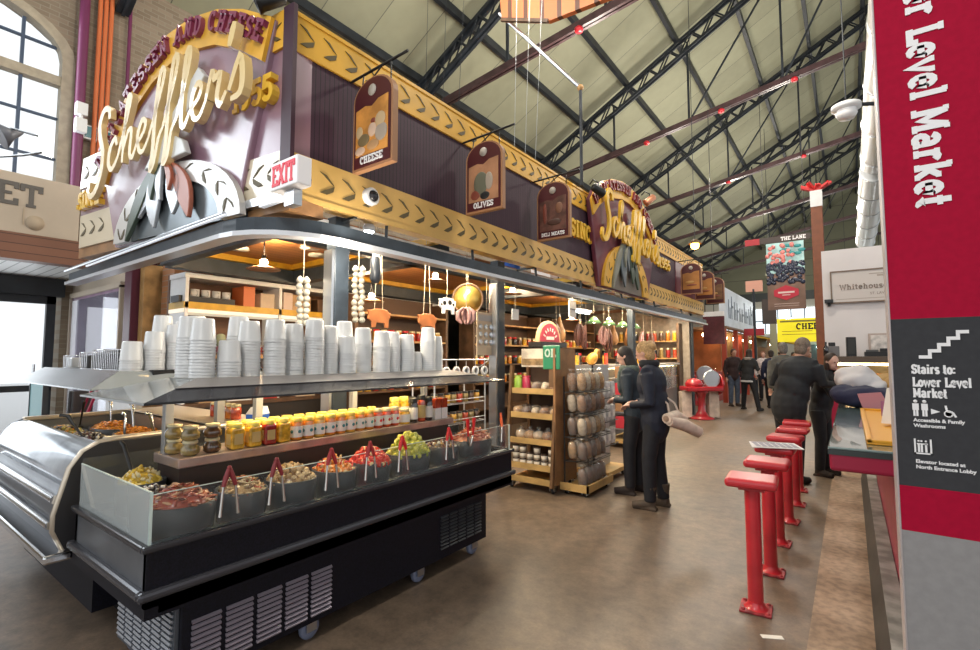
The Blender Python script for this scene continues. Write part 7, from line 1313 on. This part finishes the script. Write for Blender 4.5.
P2, I2 = person('dark-haired woman in a blue-grey jacket behind the blonde woman', (-1.98, 5.46, 0), (-1, -.1), 1.62, (.022,.032,.045), (.012,.012,.016), (.018,.013,.012), (.02,.012,.01), SKINL, dict(lean=(0,.05), headpitch=-20, headyaw=12, head=(0,.05,.13), elL=(-.24,.02,.17), haL=(-.06,.22,.15), elR=(.23,.0,.17), haR=(.06,.22,.16), anL=(-.1,.05,.08), anR=(.1,-.02,.08)), .009, .013, True, .76, hairlong=True)
b = MB(); n_ = I2['neck']; b.lathe([(.07,-.05),(.11,-.03),(.12,.02),(.095,.06),(.075,.05)], n_-V(0,0,.03), 16); b.ell(n_+V(-.05,.1,-.16), (.04,.03,.14)); b.ell(n_+V(.04,.1,-.2), (.04,.03,.16)); rem(b.build('scarf', mat('grey_green_scarf', (.09,.115,.10), .9, noise=.3, nscale=25), P2), .012)
sb2 = thing('shoulder_bag', 'cream rolled cloth bundle with straps hanging behind the blonde woman', 'bag', (-1.44, 5.0, .9)); CRM = mat('cream_canvas', (.58,.46,.38), .8, noise=.12, nscale=15)
MB().tube([(-.02,-.12,.02),(.02,.05,.03),(.05,.2,-.02)], [.05,.062,.055], 12).build('roll', CRM, sb2); MB().tube([(.0,-.1,-.0),(.1,.06,-.05),(.2,.2,-.13)], [.05,.062,.055], 12).build('roll', CRM, sb2); MB().lathe([(0,0),(.03,0),(.028,.004),(0,.004)], (-.023,-.122,.02), 12, M=Matrix.Rotation(PI/2,3,'X')).build('roll_end', mat('roll_end_brown', (.3,.2,.14), .7), sb2)
for a, c_ in (((-.02,-.02,.05),(-.10,.0,.2)), ((.05,.08,.04),(-.08,.05,.22))): MB().tube([a, ((a[0]+c_[0])/2+.02, (a[1]+c_[1])/2, (a[2]+c_[2])/2+.03), c_], .011, 6).build('strap', CRM, sb2)
P3, I3 = person('grey-haired man in a dark jacket leaning on the snack counter', (-.64, 7.15, 0), (.42, .9), 1.74, (.014,.016,.02), (.008,.008,.011), (.16,.12,.09), (.012,.01,.01), SKIN, dict(lean=(.07,.13), headpitch=-14, headyaw=-8, head=(.02,.06,.13), elL=(-.26,.12,.22), haL=(-.08,.34,.22), elR=(.32,.16,.24), haR=(.34,.42,.22), anL=(-.1,.02,.08), anR=(.14,-.12,.08)), .01, .014, False, .70, bulk=1.18)
P4, I4 = person('dark-haired woman resting her chin on her hand beside the grey-haired man', (-.34, 7.72, 0), (.95, -.3), 1.56, (.016,.016,.02), (.01,.01,.014), (.035,.018,.012), (.015,.012,.01), SKINL, dict(lean=(0,.1), headpitch=-8, headyaw=-32, head=(.03,.07,.12), elR=(.24,.22,.2), haR=(.1,.26,.46), elL=(-.2,.24,.16), haL=(.0,.36,.16)), .008, .013, True, .75, hairlong=True)
P5, _ = person('person in an olive-grey jacket and pale jeans behind the man at the counter', (-1.05, 11.2, 0), (-.3, 1), 1.78, (.085,.085,.075), (.28,.33,.42), (.14,.13,.12), (.3,.04,.03), SKIN, {}, .016, .02, False, .8, bulk=1.1)
P6, _ = person('slim person in a navy top and black trousers walking away down the aisle', (-1.88, 16.6, 0), (-.2, 1), 1.7, (.015,.02,.05), (.008,.008,.012), (.03,.02,.015), (.02,.015,.015), SKIN, dict(anL=(-.07,.15,.08), anR=(.07,-.15,.08)), .018, .02, True, .85)
P7, I7 = person('woman in a black padded vest striding across the aisle', (-2.4, 15.8, 0), (.3, .95), 1.72, (.012,.012,.014), (.006,.006,.009), (.03,.018,.012), (.012,.01,.01), SKIN, dict(lean=(.02,.05), anL=(-.2,.1,.08), anR=(.3,-.05,.08), knL=(-.15,.08,.48), knR=(.2,.02,.47), elL=(-.27,.06,.2), haL=(-.2,.25,.2), elR=(.27,.05,.2), haR=(.2,.26,.25)), .018, .02, True, .78, hairlong=True)
rem(MB().lathe([(.08,-.05),(.125,-.03),(.12,.04),(.08,.05)], I7['neck']-V(0,.02,.02), 14).build('scarf', mat('grey_scarf', (.25,.22,.2), .9), P7), .02); MB().lathe([(.195,0),(.2,.02),(.195,.045),(.18,.05)], I7['hips']-V(0,0,.14), 18, sy=.78).build('shirt_hem', mat('pale_hem', (.4,.4,.42), .8), P7)
P8, _ = person('man in a dark jacket and blue jeans beside the striding woman', (-2.95, 16.8, 0), (.6, -.8), 1.75, (.03,.014,.014), (.05,.065,.1), (.06,.025,.018), (.03,.02,.015), SKIN, {}, .018, .02)
P9, _ = person('person in a white shirt facing up the aisle in the distance', (-2.45, 19.5, 0), (.1, -1), 1.7, (.62,.56,.56), (.012,.012,.018), (.2,.08,.04), (.03,.02,.015), SKINL, dict(elL=(-.28,.05,.2), haL=(-.1,.26,.26)), .018, .02, False, .85)
for i, (x, y, c, lab) in enumerate(((-1.9, 23.5, (.05,.06,.1), 'shopper in a slate jacket far down the aisle near the yellow board'), (-2.6, 26, (.1,.03,.03), 'shopper in a dark red jacket far down the aisle'), (-1.2, 21, (.02,.02,.025), 'shopper in black beside the yellow board'))):
    person(lab, (x, y, 0), (random.uniform(-1,1), random.choice((-1,1))), 1.7, c, (.015,.015,.02), (.04,.03,.02), (.02,.015,.015), SKIN, {}, .025, .028)
for h_ in hide:
    for o in [h_]+kids(h_):
        for q in kids(o): COL.objects.unlink(q) if q.name in COL.objects else None
        COL.objects.unlink(o) if o.name in COL.objects else None
hide.clear()
# ================================================================== camera and light
cam = bpy.data.cameras.new('camera'); co = bpy.data.objects.new('camera', cam); COL.objects.link(co)
cam.sensor_width = 36; cam.lens = 36*488/980; cam.clip_end = 200; cam.clip_start = .05
co.location = (0, 0, 1.52); co.rotation_euler = (R(90+3.7517), 0, R(36.3577)); S.camera = co
wd_ = bpy.data.worlds.new('World'); S.world = wd_; wd_.use_nodes = True; nt = wd_.node_tree
bg = nt.nodes['Background']; bg.inputs[0].default_value = (.93, .97, 1, 1); bg.inputs[1].default_value = WORLD
light('hall_fill', 'POINT', (-1.2, -1.2, 5.6), 240, (1, .95, .88), .4)  # unseen lamp added to brighten the tubs and the cart front
for x, y in ((-4, 3.5), (-1, 7), (-4.5, 10.5), (-1, 14), (-4.5, 18), (-1, 22), (-4, 27), (-1, 33), (-4, 40)):
    light('hall_fill', 'POINT', (x, y, 7.6), 420, (1, .93, .82), .35)  # points without fixtures, added as general fill under the roof
light('window_daylight', 'AREA', (-10.9, .6, 6), 260, (.85,.93,1), 3.2, (0, R(-90), 0), 3.2)
light('window_daylight', 'AREA', (-10.9, -4.1, 6), 200, (.85,.93,1), 3.2, (0, R(-90), 0), 3.2)  # daylight of the unseen window, added for the sign's gloss
light('door_daylight', 'AREA', (-10.8, .6, 1.5), 30, (.88,.95,1), 2.2, (0, R(-90), 0), 2.8)
S.view_settings.view_transform = 'Standard'; S.view_settings.look = 'None'; S.view_settings.gamma = 1; S.view_settings.exposure = EXPO
S.cycles.use_denoising = True; S.cycles.max_bounces = 8; S.cycles.transparent_max_bounces = 24; S.cycles.caustics_reflective = False; S.cycles.caustics_refractive = False
S.cycles.sample_clamp_indirect = 4
